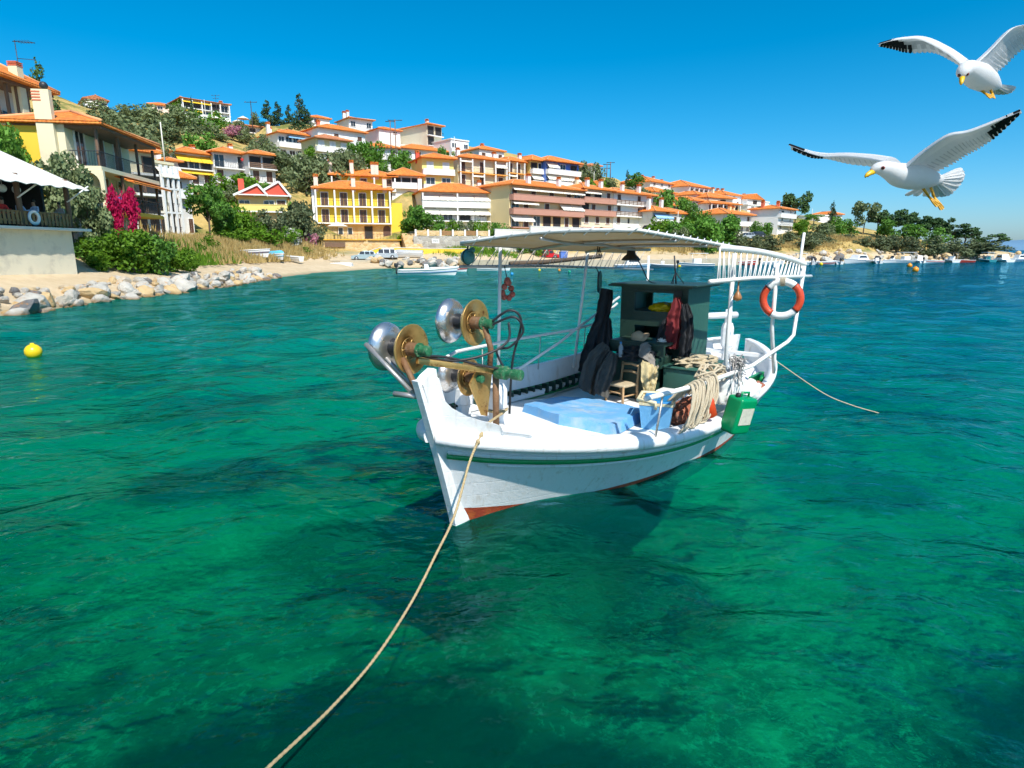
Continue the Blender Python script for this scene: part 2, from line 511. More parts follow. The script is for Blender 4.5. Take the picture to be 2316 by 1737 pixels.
_wcache = {}
def win_mesh(kind, w, h):
    key = (kind, round(w, 2), round(h, 2))
    if key in _wcache: return _wcache[key]
    m = MB()
    if kind in 'ds':                     # two louvred shutter leaves
        for a, b in ((-w / 2, -0.02), (0.02, w / 2)):
            m.box(a, b, -0.055, 0.0, 0, h)
            n = max(3, int(h / 0.28))
            for i in range(n):
                z = 0.08 + (h - 0.16) * i / n
                m.box(a + 0.06, b - 0.06, -0.085, -0.056, z, z + (h - 0.16) / n * 0.6)
        me = m.mesh('shutters', M_BROWN)
    elif kind == 'p':
        for a, b in ((-w / 2, -0.02), (0.02, w / 2)): m.box(a, b, -0.06, 0, 0, h)
        me = m.mesh('pale_shutters', M_PALE)
    elif kind == 'a':                    # arched door
        r = w / 2
        pts = [(-r, 0), (r, 0)] + [(r * math.cos(q * math.pi / 10), h - r + r * math.sin(q * math.pi / 10)) for q in range(11)]
        m.prism(pts, -0.06, 0.0)
        me = m.mesh('arched_door', M_BROWN)
    else:                                # glass: w window, o dark slab for the shade in an open doorway, g glazed door
        m.box(-w / 2, w / 2, -0.03, 0, 0, h)
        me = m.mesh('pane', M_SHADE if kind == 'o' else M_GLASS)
    m = MB()
    f = 0.09
    if kind != 'a':
        m.box(-w / 2 - f, -w / 2 - 0.004, -0.1, 0.0, -0.02, h + f); m.box(w / 2 + 0.004, w / 2 + f, -0.1, 0.0, -0.02, h + f)
        m.box(-w / 2 - 0.004, w / 2 + 0.004, -0.1, 0.0, h + 0.004, h + f)
        if kind in 'wsp': m.box(-w / 2 - 0.15, w / 2 + 0.15, -0.16, 0.0, -0.1, -0.022)
        if kind in 'wg': m.box(-0.03, 0.03, -0.075, -0.034, 0, h)
    else:
        m.box(-w / 2 - 0.2, w / 2 + 0.2, -0.18, 0.0, -0.14, -0.004)
    fr = m.mesh('window_frame', M_TRIM if kind not in 'ao' else M_WOOD)
    _wcache[key] = (me, fr)
    return _wcache[key]
SIZE = dict(d=(1.15, 2.15), s=(1.15, 1.25), w=(1.25, 1.25), o=(1.9, 2.1), g=(1.7, 2.1), a=(2.0, 2.4), p=(1.2, 2.1), n=(0.7, 1.1))
def railing(kind, w, zt=0.95, dep=1.2):
    m = MB()
    if kind == 'i':
        m.box(-w / 2, w / 2, -0.04, 0.0, zt - 0.05, zt); m.box(-w / 2, w / 2, -0.03, -0.01, 0.1, 0.14)
        for i in range(int(w / 0.32) + 1): m.box(-w / 2 + i * 0.32, -w / 2 + i * 0.32 + 0.035, -0.035, -0.005, 0, zt - 0.05)
        for s in (-1, 1):
            m.box(s * (w / 2) - 0.02, s * (w / 2) + 0.02, 0.004, dep, zt - 0.05, zt)
        return m.mesh('railing', M_IRON)
    if kind == 'b':
        for z in (0.25, 0.55, 0.82): m.box(-w / 2, w / 2, -0.05, -0.01, z - 0.09, z + 0.09)
        for i in range(int(w / 1.4) + 1): m.box(-w / 2 + i * 1.4, -w / 2 + i * 1.4 + 0.1, -0.008, 0.08, 0, zt)
        return m.mesh('railing', M_WOOD)
    mat = {'w': M_TRIM, 'r': wallm('terracotta'), 'y': wallm('lemon')}[kind]
    m.box(-w / 2, w / 2, -0.1, 0.0, 0, zt - 0.1); m.box(-w / 2 - 0.03, w / 2 + 0.03, -0.14, 0.04, zt - 0.098, zt)
    for s in (-1, 1): m.box(s * w / 2 - 0.06, s * w / 2 + 0.06, 0.05, dep, 0, zt - 0.12)
    return m.mesh('parapet', mat)
def hip_roof(w, d, oh, rise, th=0.16, gable=False):
    m = MB()
    W, D = w / 2 + oh, d / 2 + oh
    if W >= D: rl = W - (0 if gable else D); A, B = (-rl, 0), (rl, 0)
    else: rl = D - (0 if gable else W); A, B = (0, -rl), (0, rl)
    c = [(-W, -D), (W, -D), (W, D), (-W, D)]
    vs = [(x, y, 0) for x, y in c] + [(x, y, th) for x, y in c] + [(A[0], A[1], rise + th), (B[0], B[1], rise + th)]
    fs = [(3, 2, 1, 0)] + [(i, (i + 1) % 4, 4 + (i + 1) % 4, 4 + i) for i in range(4)]
    if W >= D: fs += [(4, 5, 9, 8), (5, 6, 9), (6, 7, 8, 9), (7, 4, 8)]
    else: fs += [(4, 5, 8), (5, 6, 9, 8), (6, 7, 9), (7, 4, 8, 9)]
    m.add(vs, fs)
    r = MB()
    T = [Vector(v) for v in vs]
    lines = [(8, 9)]
    if not gable: lines += [(4, 8), (7, 8), (5, 9), (6, 9)] if W >= D else [(4, 8), (5, 8), (6, 9), (7, 9)]
    for a, b in lines:
        if (T[a] - T[b]).length > 0.3: r.tube([T[a] + Vector((0, 0, 0.03)), T[b] + Vector((0, 0, 0.03))], 0.11, 6)
    return m, r
def chimney_mesh(h, w, mat):
    m = MB()
    m.box(-w / 2, w / 2, -w / 2, w / 2, -1.2, h); 
    m.cur = 1
    m.box(-w / 2 - 0.1, w / 2 + 0.1, -w / 2 - 0.1, w / 2 + 0.1, h + 0.004, h + 0.12)
    for s in (-1, 1): m.box(s * w * 0.3 - 0.07, s * w * 0.3 + 0.07, -w / 2 + 0.05, w / 2 - 0.05, h + 0.124, h + 0.32)
    m.box(-w / 2 - 0.06, w / 2 + 0.06, -w / 2 - 0.06, w / 2 + 0.06, h + 0.324, h + 0.42)
    return m.mesh('chimney', [mat, M_TILE])
def awning(mat, w, out, drop):
    m = MB()
    n = 7
    rows = []
    for i in range(5):
        q = i / 4
        rows.append([(-w / 2 + w * k / n, -out * q, -drop * q - 0.05 * math.sin(q * math.pi)) for k in range(n + 1)])
    rows.append([(-w / 2 + w * k / n, -out - 0.01, -drop - 0.22 - (0.05 if k % 2 else 0)) for k in range(n + 1)])
    m.sheet(rows, 0.02)
    for s in (-1, 1): m.tube([(s * w * 0.46, -0.02, -drop * 0.7 - 0.25), (s * w * 0.46, -out * 0.95, -drop - 0.03)], 0.025, 5)
    return m.mesh('awning', mat)
GROUND = []                              # terrain control points
def facade(x0, x1, yb, Y, yaw):          # base corner, width of a front seen between two columns of the photo
    p = at(x0, yb, Y)
    cy, sy = math.cos(R(yaw)), math.sin(R(yaw))
    f0 = p.y * CP - (p.z - CAM_H) * SP
    u = (x1 - IW / 2) / FPX
    w = (u * f0 - p.x) / (cy - u * sy * CP)
    return p, w, Vector((cy, sy, 0)), Vector((-sy, cy, 0))
def house(name, label, x0, x1, yb, ye, Y, yaw, d, floors, wall='white', roof='hip', oh=0.55, rise=None, tiles=None, chim=(), chm='white', base=None, cols=0, ground=True, group=None, cat='house', trimslab='white', gz=0.0):
    floors = [(a, b * 0.72, c, e) for a, b, c, e in floors]
    p, w, ax, ay = facade(x0, x1, yb, Y, yaw)
    h = at(x0, ye, Y).z - p.z
    w = abs(w)
    o = tag(empty(name, p + ax * (w / 2) + ay * (d / 2), R(yaw)), label, cat, group)
    if ground:
        g = p + ax * (w / 2)
        GROUND.append((g.x, g.y, g.z + gz)); b = g + ay * d; GROUND.append((b.x, b.y, g.z + gz + d * 0.12))
    m = MB(); m.box(-w / 2, w / 2, -d / 2, d / 2, -4.0, h)
    m.build('wall', wallm(wall), o)
    F = -d / 2
    if base:
        fh = h / len(floors)
        m = MB(); m.box(-w / 2 - 0.04, w / 2 + 0.04, F - 0.06, d / 2 + 0.04, -3.9, fh - 0.15)
        m.build('stone_base', base, o); 
    n = len(floors)
    fh = h / n
    for i, (bays, bal, rail, awn) in enumerate(floors):
        z0 = i * fh
        fr = F - (0.065 if base and i == 0 else 0.0)
        nb = len(bays)
        bw = w / nb
        for k, ch in enumerate(bays):
            cx = -w / 2 + bw * (k + 0.5)
            if ch != '.':
                ww, wh = SIZE[ch]
                ww, wh = min(ww, bw * 0.8), min(wh, fh - 0.5)
                sill = 0.12 if ch in 'doagp' else 0.85
                if sill + wh > fh - 0.25: wh = fh - 0.25 - sill
                pane, frm = win_mesh(ch, ww, wh)
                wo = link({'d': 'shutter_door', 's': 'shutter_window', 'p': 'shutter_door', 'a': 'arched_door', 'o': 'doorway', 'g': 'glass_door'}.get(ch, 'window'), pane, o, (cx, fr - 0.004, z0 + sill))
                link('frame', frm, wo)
        if bal:
            m = MB(); m.box(-w / 2 - 0.02, w / 2 + 0.02, F - bal, F - 0.004, z0 - 0.2, z0 - 0.004)
            sl = m.build('balcony_slab', wallm(trimslab), o)
            if rail != 'n': link('railing', railing(rail, w - 0.1, 0.95, bal - 0.1), sl, (0, F - bal + 0.12, z0))
            if cols and i >= 0:
                for c in range(cols + 1):
                    m = MB(); cx = -w / 2 + 0.14 + (w - 0.28) * c / cols
                    m.box(cx - 0.13, cx + 0.13, F - bal + 0.003, F - bal + 0.26, z0, z0 + fh - 0.204)
                    m.build('column', M_TRIM, o)
        if awn:
            na = len(awn)
            aw = w / na
            for k, ch in enumerate(awn):
                if ch == '.': continue
                g = awning(AWN[ch.upper()], aw * 0.97, max(0.9, bal * 1.05), 0.95 if ch.isupper() else 0.35)
                link('awning', g, o, (-w / 2 + aw * (k + 0.5), F - 0.03, z0 + fh - 0.3))
    tm = tiles or M_TILE
    if roof == 'flat':
        m = MB(); m.box(-w / 2 - 0.15, w / 2 + 0.15, -d / 2 - 0.2, d / 2 + 0.15, h + 0.004, h + 0.28)
        ro = m.build('roof', wallm('white' if wall == 'blue' else wall), o)
        rtop = 0.28
    else:
        dd = d
        bal = floors[-1][1]
        ohf = max(oh, bal + 0.15) if bal else oh
        rs = rise or min(w, d) * 0.5 * 0.34 + 0.15
        m, r = hip_roof(w, d + (ohf - oh), oh, rs, gable=(roof == 'gable'))
        ro = m.build('roof', tm, o, (0, -(ohf - oh) / 2, h + 0.004))
        r.build('ridge_cap', M_RIDGE, ro)
        if roof == 'gable':
            g = MB(); hh = rs * 0.86
            if w + 2*oh >= d + ohf + oh:
                for s in (-1, 1): g.prism([(-d / 2, 0), (d / 2, 0), (0, hh)], s * w / 2 - 0.1, s * w / 2 + 0.1 - 0.004, 'x')
            else: g.prism([(-w / 2, 0), (w / 2, 0), (0, hh)], F + 0.004, F + 0.2, 'y')
            g.build('gable', wallm(wall), o, (0, 0, h))
        rtop = rs * 0.5
    for c in chim:
        fx, fy, ch_ = c
        link('chimney', chimney_mesh(ch_, 0.7, wallm(chm)), ro, (fx * w / 2, fy * d / 2, rtop))
    return o, w, h
M_CONC = paint('rough_concrete', (0.74, 0.67, 0.50), 0.85, 0.14, 0.6, 0.5, ((0.36, 0.33, 0.27), 0.52, 0.6), bscale=6)
M_CONC2 = paint('pale_concrete', (0.66, 0.64, 0.57), 0.85, 0.1, 0.5, 0.35, ((0.42, 0.40, 0.35), 0.55, 0.5), bscale=8)
M_SLAT = paint('fence_wood', (0.30, 0.16, 0.06), 0.7, 0.35, 1.2, 0.2, ((0.10, 0.07, 0.05), 0.5, 0.7))
M_CANVAS = paint('white_canvas', (0.66, 0.65, 0.60), 0.8, 0.08, 0.8, 0.4, ((0.46, 0.44, 0.38), 0.54, 0.5), bscale=2.5) if 'cloth_mat' in globals() else None
def leaf_mat(name, c0, c1, trans=0.25):
    t = NT(name)
    ob = t.node('ObjectInfo')
    n = t.noise(t.pos(), 1.3, 3, 0.6)
    rr = t.node('NewGeometry').outputs['Random Per Island']
    c = t.mix(rr, c0, c1)
    c = t.mix(t.math('MULTIPLY', n, 0.5), c, tuple(q * 0.45 for q in c0))
    c = t.mix(t.math('MULTIPLY', ob.outputs['Random'], 0.25), c, tuple(min(1, q * 1.5) for q in c1))
    d = t.node('BsdfPrincipled'); t.put(d.inputs['Base Color'], c); d.inputs['Roughness'].default_value = 0.6; d.inputs['Specular IOR Level'].default_value = 0.25
    tr = t.node('BsdfTranslucent'); t.put(tr.inputs['Color'], t.mix(0.5, c, c1))
    mx = t.node('MixShader'); mx.inputs[0].default_value = trans
    t.l.new(d.outputs[0], mx.inputs[1]); t.l.new(tr.outputs[0], mx.inputs[2]); t.l.new(mx.outputs[0], t.out.inputs['Surface'])
    return t.m
LEAF = dict(olive=leaf_mat('olive_leaves', (0.111, 0.151, 0.060), (0.242, 0.302, 0.142)), green=leaf_mat('green_leaves', (0.060, 0.151, 0.025), (0.151, 0.343, 0.040)),
            bright=leaf_mat('bright_leaves', (0.07, 0.16, 0.012), (0.16, 0.32, 0.02), 0.3), pine=leaf_mat('pine_needles', (0.036, 0.085, 0.029), (0.091, 0.172, 0.051), 0.1),
            cypress=leaf_mat('cypress_leaves', (0.025, 0.060, 0.025), (0.060, 0.121, 0.040), 0.1), magenta=leaf_mat('bougainvillea', (0.360, 0.004, 0.050), (0.620, 0.012, 0.110), 0.3),
            pink=leaf_mat('pink_blossom', (0.420, 0.160, 0.240), (0.660, 0.320, 0.400), 0.3), white=leaf_mat('white_blossom', (0.500, 0.520, 0.420), (0.800, 0.800, 0.720), 0.2),
            dry=leaf_mat('dry_grass', (0.360, 0.260, 0.090), (0.620, 0.470, 0.200), 0.3), scrub=leaf_mat('scrub_leaves', (0.081, 0.111, 0.056), (0.172, 0.212, 0.101)))
M_BARK = paint('bark', (0.10, 0.075, 0.055), 0.9, 0.3, 4.0, 0.6, bscale=12)
def rock_mat():
    t = NT('shore_rock')
    ob = t.node('ObjectInfo')
    co = t.coord()
    mp = t.node('Mapping'); t.l.new(co, mp.inputs['Vector'])
    off = t.node('CombineXYZ'); t.put(off.inputs[0], t.math('MULTIPLY', ob.outputs['Random'], 37.0)); t.l.new(off.outputs[0], mp.inputs['Location'])
    v = mp.outputs[0]
    c = t.mix(t.noise(v, 1.6, 6, 0.65), (0.26, 0.25, 0.22), (0.74, 0.70, 0.62))
    c = t.mix(t.ramp(ob.outputs['Random'], [(0.68, 0.0), (0.76, 1.0)]), c, (0.58, 0.42, 0.22))
    c = t.mix(t.ramp(ob.outputs['Random'], [(0.10, 1.0), (0.14, 0.0)]), c, (0.16, 0.16, 0.16))
    c = t.mix(t.math('MULTIPLY', t.ramp(t.noise(v, 3.0, 5, 0.7), [(0.56, 0.0), (0.66, 1.0)]), 0.6), c, (0.52, 0.24, 0.06))
    z = t.node('SeparateXYZ'); t.l.new(t.pos(), z.inputs[0])
    wet = t.ramp(t.math('ADD', z.outputs[2], t.math('MULTIPLY', t.noise(v, 2.0), 0.3)), [(0.12, 1.0), (0.38, 0.0)])
    c = t.mix(wet, c, (0.20, 0.11, 0.025))
    t.bsdf(c, t.math('SUBTRACT', 0.85, t.math('MULTIPLY', wet, 0.4)), nrm=t.bump(t.noise(v, 3.5, 6, 0.7), 0.9, 0.2))
    return t.m
M_ROCK = rock_mat()
def build_town():
    N = ('', 0, 'n', '')
    house('white_house', 'small white house high on the hill above the yellow walled house', 196, 247, 264, 223, 175, 40, 9, [('.w.', 0, 'n', ''), ('ww', 1.0, 'w', 'w.')], roof='gable', tiles=M_TILE2)
    house('hill_cottage', 'low house with orange roof just below the small white hilltop house', 210, 250, 270, 254, 160, 35, 7, [('w.w', 0, 'n', '')])
    house('blue_trimmed_house', 'white and blue house half hidden behind the tall cream chimney', 150, 199, 288, 258, 118, 40, 8, [('wg', 1.0, 'w', '')])
    house('pink_house', 'pink house with orange roof beside the ivy covered hotel wall', 338, 388, 252, 236, 190, 30, 8, [('.w.', 0, 'n', '')], wall='pink')
    o, w, h = house('hilltop_hotel', 'long white two storey hotel with yellow awnings on the hilltop', 413, 520, 262, 222, 172, 44, 9, [('gggg.', 1.2, 'w', 'yy.Y.'), ('oogog', 1.2, 'i', 'yyy..')], rise=0.6, tiles=M_TILE2, chim=((0.93, 0, 1.0),), chm='pink', cols=5)
    ivy_on(o, 'ivy', -w / 2 - 0.25, -4.5, 4.5, 0, h - 0.2, 'x', 500)
    house('awning_house', 'white house with row of yellow awnings under its orange roof', 405, 487, 449, 343, 112, 52, 8, [('.dd', 1.3, 'i', ''), ('.dd', 1.3, 'i', 'yyy'), ('ogo', 1.3, 'i', 'YYY')], chim=((0.8, 0.4, 1.3),))
    house('balcony_house', 'grey house with dark timber balconies, left one of the joined pair', 490, 567, 445, 343, 116, 48, 8, [('..', 0, 'n', ''), ('d.d', 1.3, 'i', ''), ('g.g', 1.3, 'i', '')], wall='grey', chim=((0.7, 0.2, 1.4),))
    house('balcony_house', 'grey house with dark timber balconies, right one of the joined pair', 568, 627, 441, 348, 118, 45, 8, [('ww', 0, 'n', ''), ('dd', 1.3, 'i', ''), ('oo', 1.3, 'b', '')], wall='grey')
    house('small_house', 'small orange roofed house left of the yellow awning house', 374, 406, 402, 364, 99, 55, 6, [('o.', 1.0, 'i', 'W')], chim=((-0.4, 0, 1.6),))
    pediment_house()
    house('ivy_house', 'white two storey house with ivy strip and blue awnings on the hill', 631, 712, 360, 300, 148, 45, 14, [('wwgw', 1.2, 'w', ''), ('wgwgw', 1.4, 'w', '.bb.')], rise=1.5, chim=((-0.9, -0.2, 1.8), (-0.3, 0.5, 1.8), (0.3, 0.5, 1.5)))
    house('terrace_house', 'small white house with dark porch roof beside the pink blossom tree', 547, 592, 312, 284, 165, 42, 7, [('.w', 0, 'n', ''), ('o', 1.4, 'i', '')], tiles=M_TILE2, rise=0.5)
    house('olive_house', 'olive green house with long white balconies and faded roof', 716, 792, 368, 312, 138, 42, 7, [('pp', 1.2, 'w', ''), ('ppp', 1.2, 'w', '')], wall='olive', tiles=M_TILE2)
    house('upper_house', 'white house with broad orange roof behind the olive green house', 722, 828, 350, 288, 150, 42, 9, [('w.s.', 0, 'n', ''), ('.s.s', 1.0, 'w', '')], chim=((-0.8, -0.5, 0.8),), chm='brick')
    house('hill_cottage', 'small orange roofed house beside the tall cypress trees', 706, 746, 284, 265, 176, 40, 7, [('w.', 0, 'n', '')])
    house('roof_terrace_house', 'white hilltop house with two white chimneys and railed corner balcony', 790, 843, 292, 267, 178, 38, 8, [('w.w', 1.2, 'i', '')], rise=0.7, tiles=M_TILE2, chim=((-0.9, 0, 1.6), (-0.6, 0, 2.0)))
    house('plain_house', 'plain white house with small square windows beside the power poles', 858, 906, 320, 291, 166, 40, 9, [('..', 0, 'n', ''), ('.s', 0, 'n', '')], rise=1.0)
    house('tall_white_house', 'white three storey house, left one of the joined pair', 826, 903, 408, 332, 160, 22, 10, [('ns', 1.1, 'i', ''), ('n.s', 1.1, 'i', ''), ('n.s', 1.1, 'i', '')])
    house('tall_white_house', 'white three storey house, right one of the joined pair', 909, 1012, 408, 335, 164, 34, 10, [('ssn', 1.1, 'i', ''), ('s.s.', 1.1, 'i', ''), ('ws.s', 1.1, 'i', '')])
    house('wedge_house', 'tall house with big blank side wall and yellow panel on the skyline', 966, 1000, 328, 281, 175, 47, 12, [('o.', 1.0, 'i', ''), ('oo', 1.2, 'i', '')], wall='sand', rise=0.8, chim=((0.5, -0.2, 1.6),), chm='pink')
    house('flat_roof_house', 'low white flat roofed house right of the blank walled house', 1020, 1060, 342, 315, 170, 42, 9, [('w.w', 0.8, 'w', '')], roof='flat')
    house('gable_shed', 'white gabled outbuilding beside the power poles', 892, 974, 340, 328, 172, 30, 8, [('.', 0, 'n', '')], roof='flat')
    house('corner_house', 'white house with dark shutters behind the orange trimmed block', 1084, 1140, 364, 337, 162, 40, 8, [('s.s', 0, 'n', '')], chim=((0.0, 0, 1.0),), chm='brick')
    house('yellow_villa', 'pale yellow villa with white balconies above the white awning house', 956, 1027, 428, 357, 127, 24, 8, [('gg', 1.3, 'w', ''), ('pp', 1.3, 'w', '')], wall='lemon', chim=((-0.95, 0, 0.8),), chm='red')
    house('pavilion', 'open pavilion with broad orange roof left of the yellow villa', 886, 952, 424, 397, 124, 20, 6, [('ooo', 1.0, 'w', '')], wall='white', rise=1.7, oh=0.9)
    house('orange_apartments', 'cream apartment block with orange frames and columns, left part', 1036, 1142, 420, 356, 135, 36, 9, [('d.d.d', 1.4, 'i', '.w..'), ('d.d.o', 1.4, 'i', 'w..W')], wall='cream', trimslab='orange', cols=4, rise=1.4, chim=((-0.7, -0.3, 1.3), (0.9, -0.2, 1.3)))
    house('orange_apartments', 'cream apartment block with orange frames and columns, right part', 1145, 1198, 416, 364, 147, 42, 9, [('ddd', 1.4, 'i', 'w..'), ('ddd', 1.4, 'i', '')], wall='cream', trimslab='orange', cols=3, rise=1.4, chim=((0.6, -0.5, 1.3),))
    house('blue_house', 'blue and white apartment house, narrow left half', 1199, 1231, 418, 363, 150, 40, 9, [('og', 1.4, 'w', 'W'), ('og', 1.4, 'w', '')], wall='lemon', rise=1.4)
    house('blue_house', 'blue and white apartment house with white awnings, wide right half', 1234, 1308, 418, 364, 151, 40, 9, [('ogo', 1.4, 'w', 'WWW'), ('ogo', 1.4, 'w', 'W..')], wall='blue', rise=1.8)
    house('white_awning_house', 'white house with rows of cream awnings behind the stone garden wall', 955, 1109, 530, 434, 118, 18, 9, [('....', 1.5, 'n', ''), ('ogos', 1.5, 'i', 'WWWW'), ('sogs', 1.5, 'w', 'WWWW')], cols=2, rise=1.9, chim=((-0.98, -0.5, 1.6), (0.9, 0.3, 1.6)))
    Y = 117.0
    for i, (x0, x1, fl, wl, tr, lab) in enumerate((
        (1152, 1312, [('gdgoodo', 1.5, 'n', 'WW.....'), ('gd.d.oo', 1.6, 'r', 'ww..WW'), ('d.d.d.dg', 1.6, 'r', 'wwwwww')], 'peach', 'terracotta', 'long apartment block with terracotta balconies and pulled down awnings'),
        (1313, 1385, [('sss', 1.2, 'n', ''), ('os.s', 1.4, 'r', ''), ('oos', 1.4, 'r', 'ww..')], 'sand', 'terracotta', 'middle section of the apartment row with brown timber balconies'),
        (1386, 1474, [('sn.s', 0, 'n', ''), ('s.n.', 1.4, 'b', '..W'), ('s.sn', 1.4, 'b', '')], 'white', 'white', 'white end section of the apartment row with wooden balcony rails'))):
        o, w, h = house('apartment_block', lab, x0, x1, 513, 418 + i * 9, Y, 42, 10, fl, wall=wl, trimslab=tr, rise=1.5, cat='apartment block', chim=((-0.4, -0.7, 1.3), (0.45, -0.7, 1.3)))
        Y += w * math.sin(R(42)) + 0.05
    house('gable_house', 'small white gabled house peeping over the apartment row roof', 1325, 1366, 436, 421, 152, 38, 7, [('w', 0, 'n', '')], roof='gable', chim=((-0.9, 0, 1.2),), chm='sand')
    house('brick_house', 'small dark roofed house with red shutters among trees on the skyline', 1336, 1358, 394, 375, 186, 35, 8, [('ss', 0, 'n', '')], wall='grey', tiles=M_TILE2, rise=0.8)
    house('skyline_house', 'white house with orange roof at the left end of the far cluster', 1470, 1520, 438, 411, 186, 45, 13, [('ww', 0, 'n', ''), ('sws', 0, 'n', '')], chim=((0.9, 0, 1.4), (-0.1, 0, 1.3)))
    house('low_house', 'low house with broad orange roof in front of the far cluster', 1480, 1526, 452, 434, 170, 40, 10, [('w', 0, 'n', '')])
    house('colonnade_house', 'white house with arcade of dark openings under orange roof, far cluster', 1557, 1610, 444, 421, 190, 45, 14, [('ooooo', 0.5, 'n', '')], cols=5, chim=((-0.9, 0.4, 1.0),), chm='pink')
    house('far_house', 'white house with orange hip roof below the arcaded house', 1567, 1596, 480, 454, 166, 45, 11, [('s', 0, 'n', ''), ('ss', 0, 'n', '')])
    house('far_house', 'small white house with orange roof directly below the arcade', 1574, 1602, 458, 440, 180, 40, 9, [('s', 0, 'n', '')])
    house('arbour_house', 'long house with leafy terrace in the middle of the far cluster', 1596, 1656, 468, 447, 176, 32, 9, [('.go.', 1.4, 'w', 'w..')])
    house('porch_house', 'long low house with dark porch posts under an orange roof', 1602, 1668, 482, 460, 165, 35, 8, [('ooooo', 1.2, 'i', '')], cols=5, rise=1.0)
    house('far_house', 'house with several chimneys at the top right of the far cluster', 1640, 1676, 464, 441, 186, 40, 11, [('ss', 0, 'n', ''), ('s', 0, 'n', '')], chim=((-0.6, 0, 1.4), (0, 0, 1.3), (0.6, 0, 1.4)), chm='sand')
    house('far_house', 'white twin gabled house near the right end of the far cluster', 1690, 1722, 468, 450, 190, 38, 10, [('o', 0, 'n', '')], roof='gable', chim=((0.5, 0, 1.0),))
    house('far_house', 'flat roofed white house at the right end of the far cluster', 1712, 1738, 472, 456, 195, 40, 9, [('o', 0, 'n', '')], roof='flat')
    house('far_house', 'low white flat roofed building below the twin gables', 1690, 1732, 480, 464, 180, 36, 8, [('w.', 0, 'n', '')], roof='flat')
    house('arch_house', 'white house with blue railings and arches above the green trees', 1636, 1696, 532, 484, 150, 42, 10, [('gagw', 1.3, 'w', ''), ('gs.s', 1.4, 'w', '')], rise=1.6, chim=((0.2, -0.3, 1.4), (0.9, 0, 1.4)), chm='peach')
    house('white_block_house', 'tall white block house with blank side wall beside the dark pine', 1757, 1792, 526, 472, 155, 47, 7, [('w.n', 0, 'n', ''), ('wn', 1.0, 'i', ''), ('gn', 1.0, 'w', '')], rise=1.0, chim=((0.2, -0.2, 1.4), (-0.8, 0.3, 1.4)), chm='brick')
    house('blue_awning_house', 'house with broad blue awning right of the apartment row', 1474, 1514, 522, 478, 140, 40, 8, [('s', 1.0, 'n', ''), ('og', 1.5, 'w', 'B')], chim=((-0.8, -0.5, 2.2), (0.6, -0.5, 2.2)))
    house('low_house', 'low orange roofed house right of the blue awning', 1513, 1560, 512, 483, 143, 38, 8, [('sw', 0, 'n', '')], wall='grey')
    house('low_house', 'orange roofed house with white chimneys above the blue awning', 1480, 1532, 484, 463, 152, 38, 7, [('oo', 0, 'n', '')], chim=((-0.5, -0.6, 1.4), (0.3, -0.6, 1.4)))
    house('shore_house', 'pale house with flat roof between the dark pines on the right', 1850, 1876, 508, 487, 186, 40, 9, [('.', 0, 'n', '')], roof='flat')
    house('shore_house', 'tiny white house with red roof behind the pointed fir', 1884, 1904, 496, 485, 200, 30, 8, [('.', 0, 'n', '')])
    yellow_apartments()
    left_houses()
    restaurant()

def ivy_on(o, name, x, y0, y1, z0, z1, axis, n):
    g = random.Random(5)
    m = MB()
    for i in range(n):
        a, b = g.uniform(y0, y1), g.uniform(z0, z1)
        c = Vector((x + g.uniform(-0.15, 0.1), a, b)) if axis == 'x' else Vector((a, x + g.uniform(-0.15, 0.1), b))
        s = g.uniform(0.16, 0.34)
        u = Vector((g.gauss(0, 1), g.gauss(0, 1), g.gauss(0, 1))).normalized()
        v = u.orthogonal().normalized()
        m.add([c - u * s - v * s, c + u * s - v * s, c + u * s + v * s, c - u * s + v * s], [(0, 1, 2, 3)])
    return m.build(name, LEAF['bright'], o)

def pediment_house():
    o, w, h = house('pediment_house', 'cream house with red gable and white bargeboards among the bushes', 543, 653, 506, 447, 95, 20, 8, [('....', 0, 'n', ''), ('g.gs', 1.1, 'y', '')], wall='peach', roof='flat')
    F = -4.0
    for nm, xa, xb, zt, f in (('gable', -w / 2 - 0.5, w * 0.12, 1.75, F - 1.25), ('gable', -w * 0.18, w / 2 + 0.6, 2.3, F - 0.6)):
        m = MB(); xm = (xa + xb) / 2 + 1.0
        m.prism([(xa + 0.3, h + 0.3), (xb - 0.3, h + 0.3), (xm, h + zt)], f, F + 7.5)
        go = m.build(nm, wallm('red'), o)
        m = MB()
        for a, b in (((xa, h + 0.25), (xm, h + zt + 0.1)), ((xm, h + zt + 0.1), (xb, h + 0.25))):
            d = Vector((b[0] - a[0], 0, b[1] - a[1])).normalized(); nn = Vector((-d.z, 0, d.x)) * 0.14
            m.prism([(a[0] - nn.x, a[1] - nn.z), (b[0] - nn.x, b[1] - nn.z), (b[0] + nn.x, b[1] + nn.z), (a[0] + nn.x, a[1] + nn.z)], f - 0.25, F + 7.6)
        m.build('bargeboard', M_TRIM, go)
        m = MB(); m.box(xa + 0.1, xb - 0.1, f - 0.2, f + 0.3, h + 0.29, h + 0.46); m.build('cornice', M_TRIM, go)
    m = MB(); m.box(-w / 2 + 0.1, -w / 2 + 0.9, F + 2, F + 2.8, h, h + 2.9); m.build('chimney', wallm('red'), o)

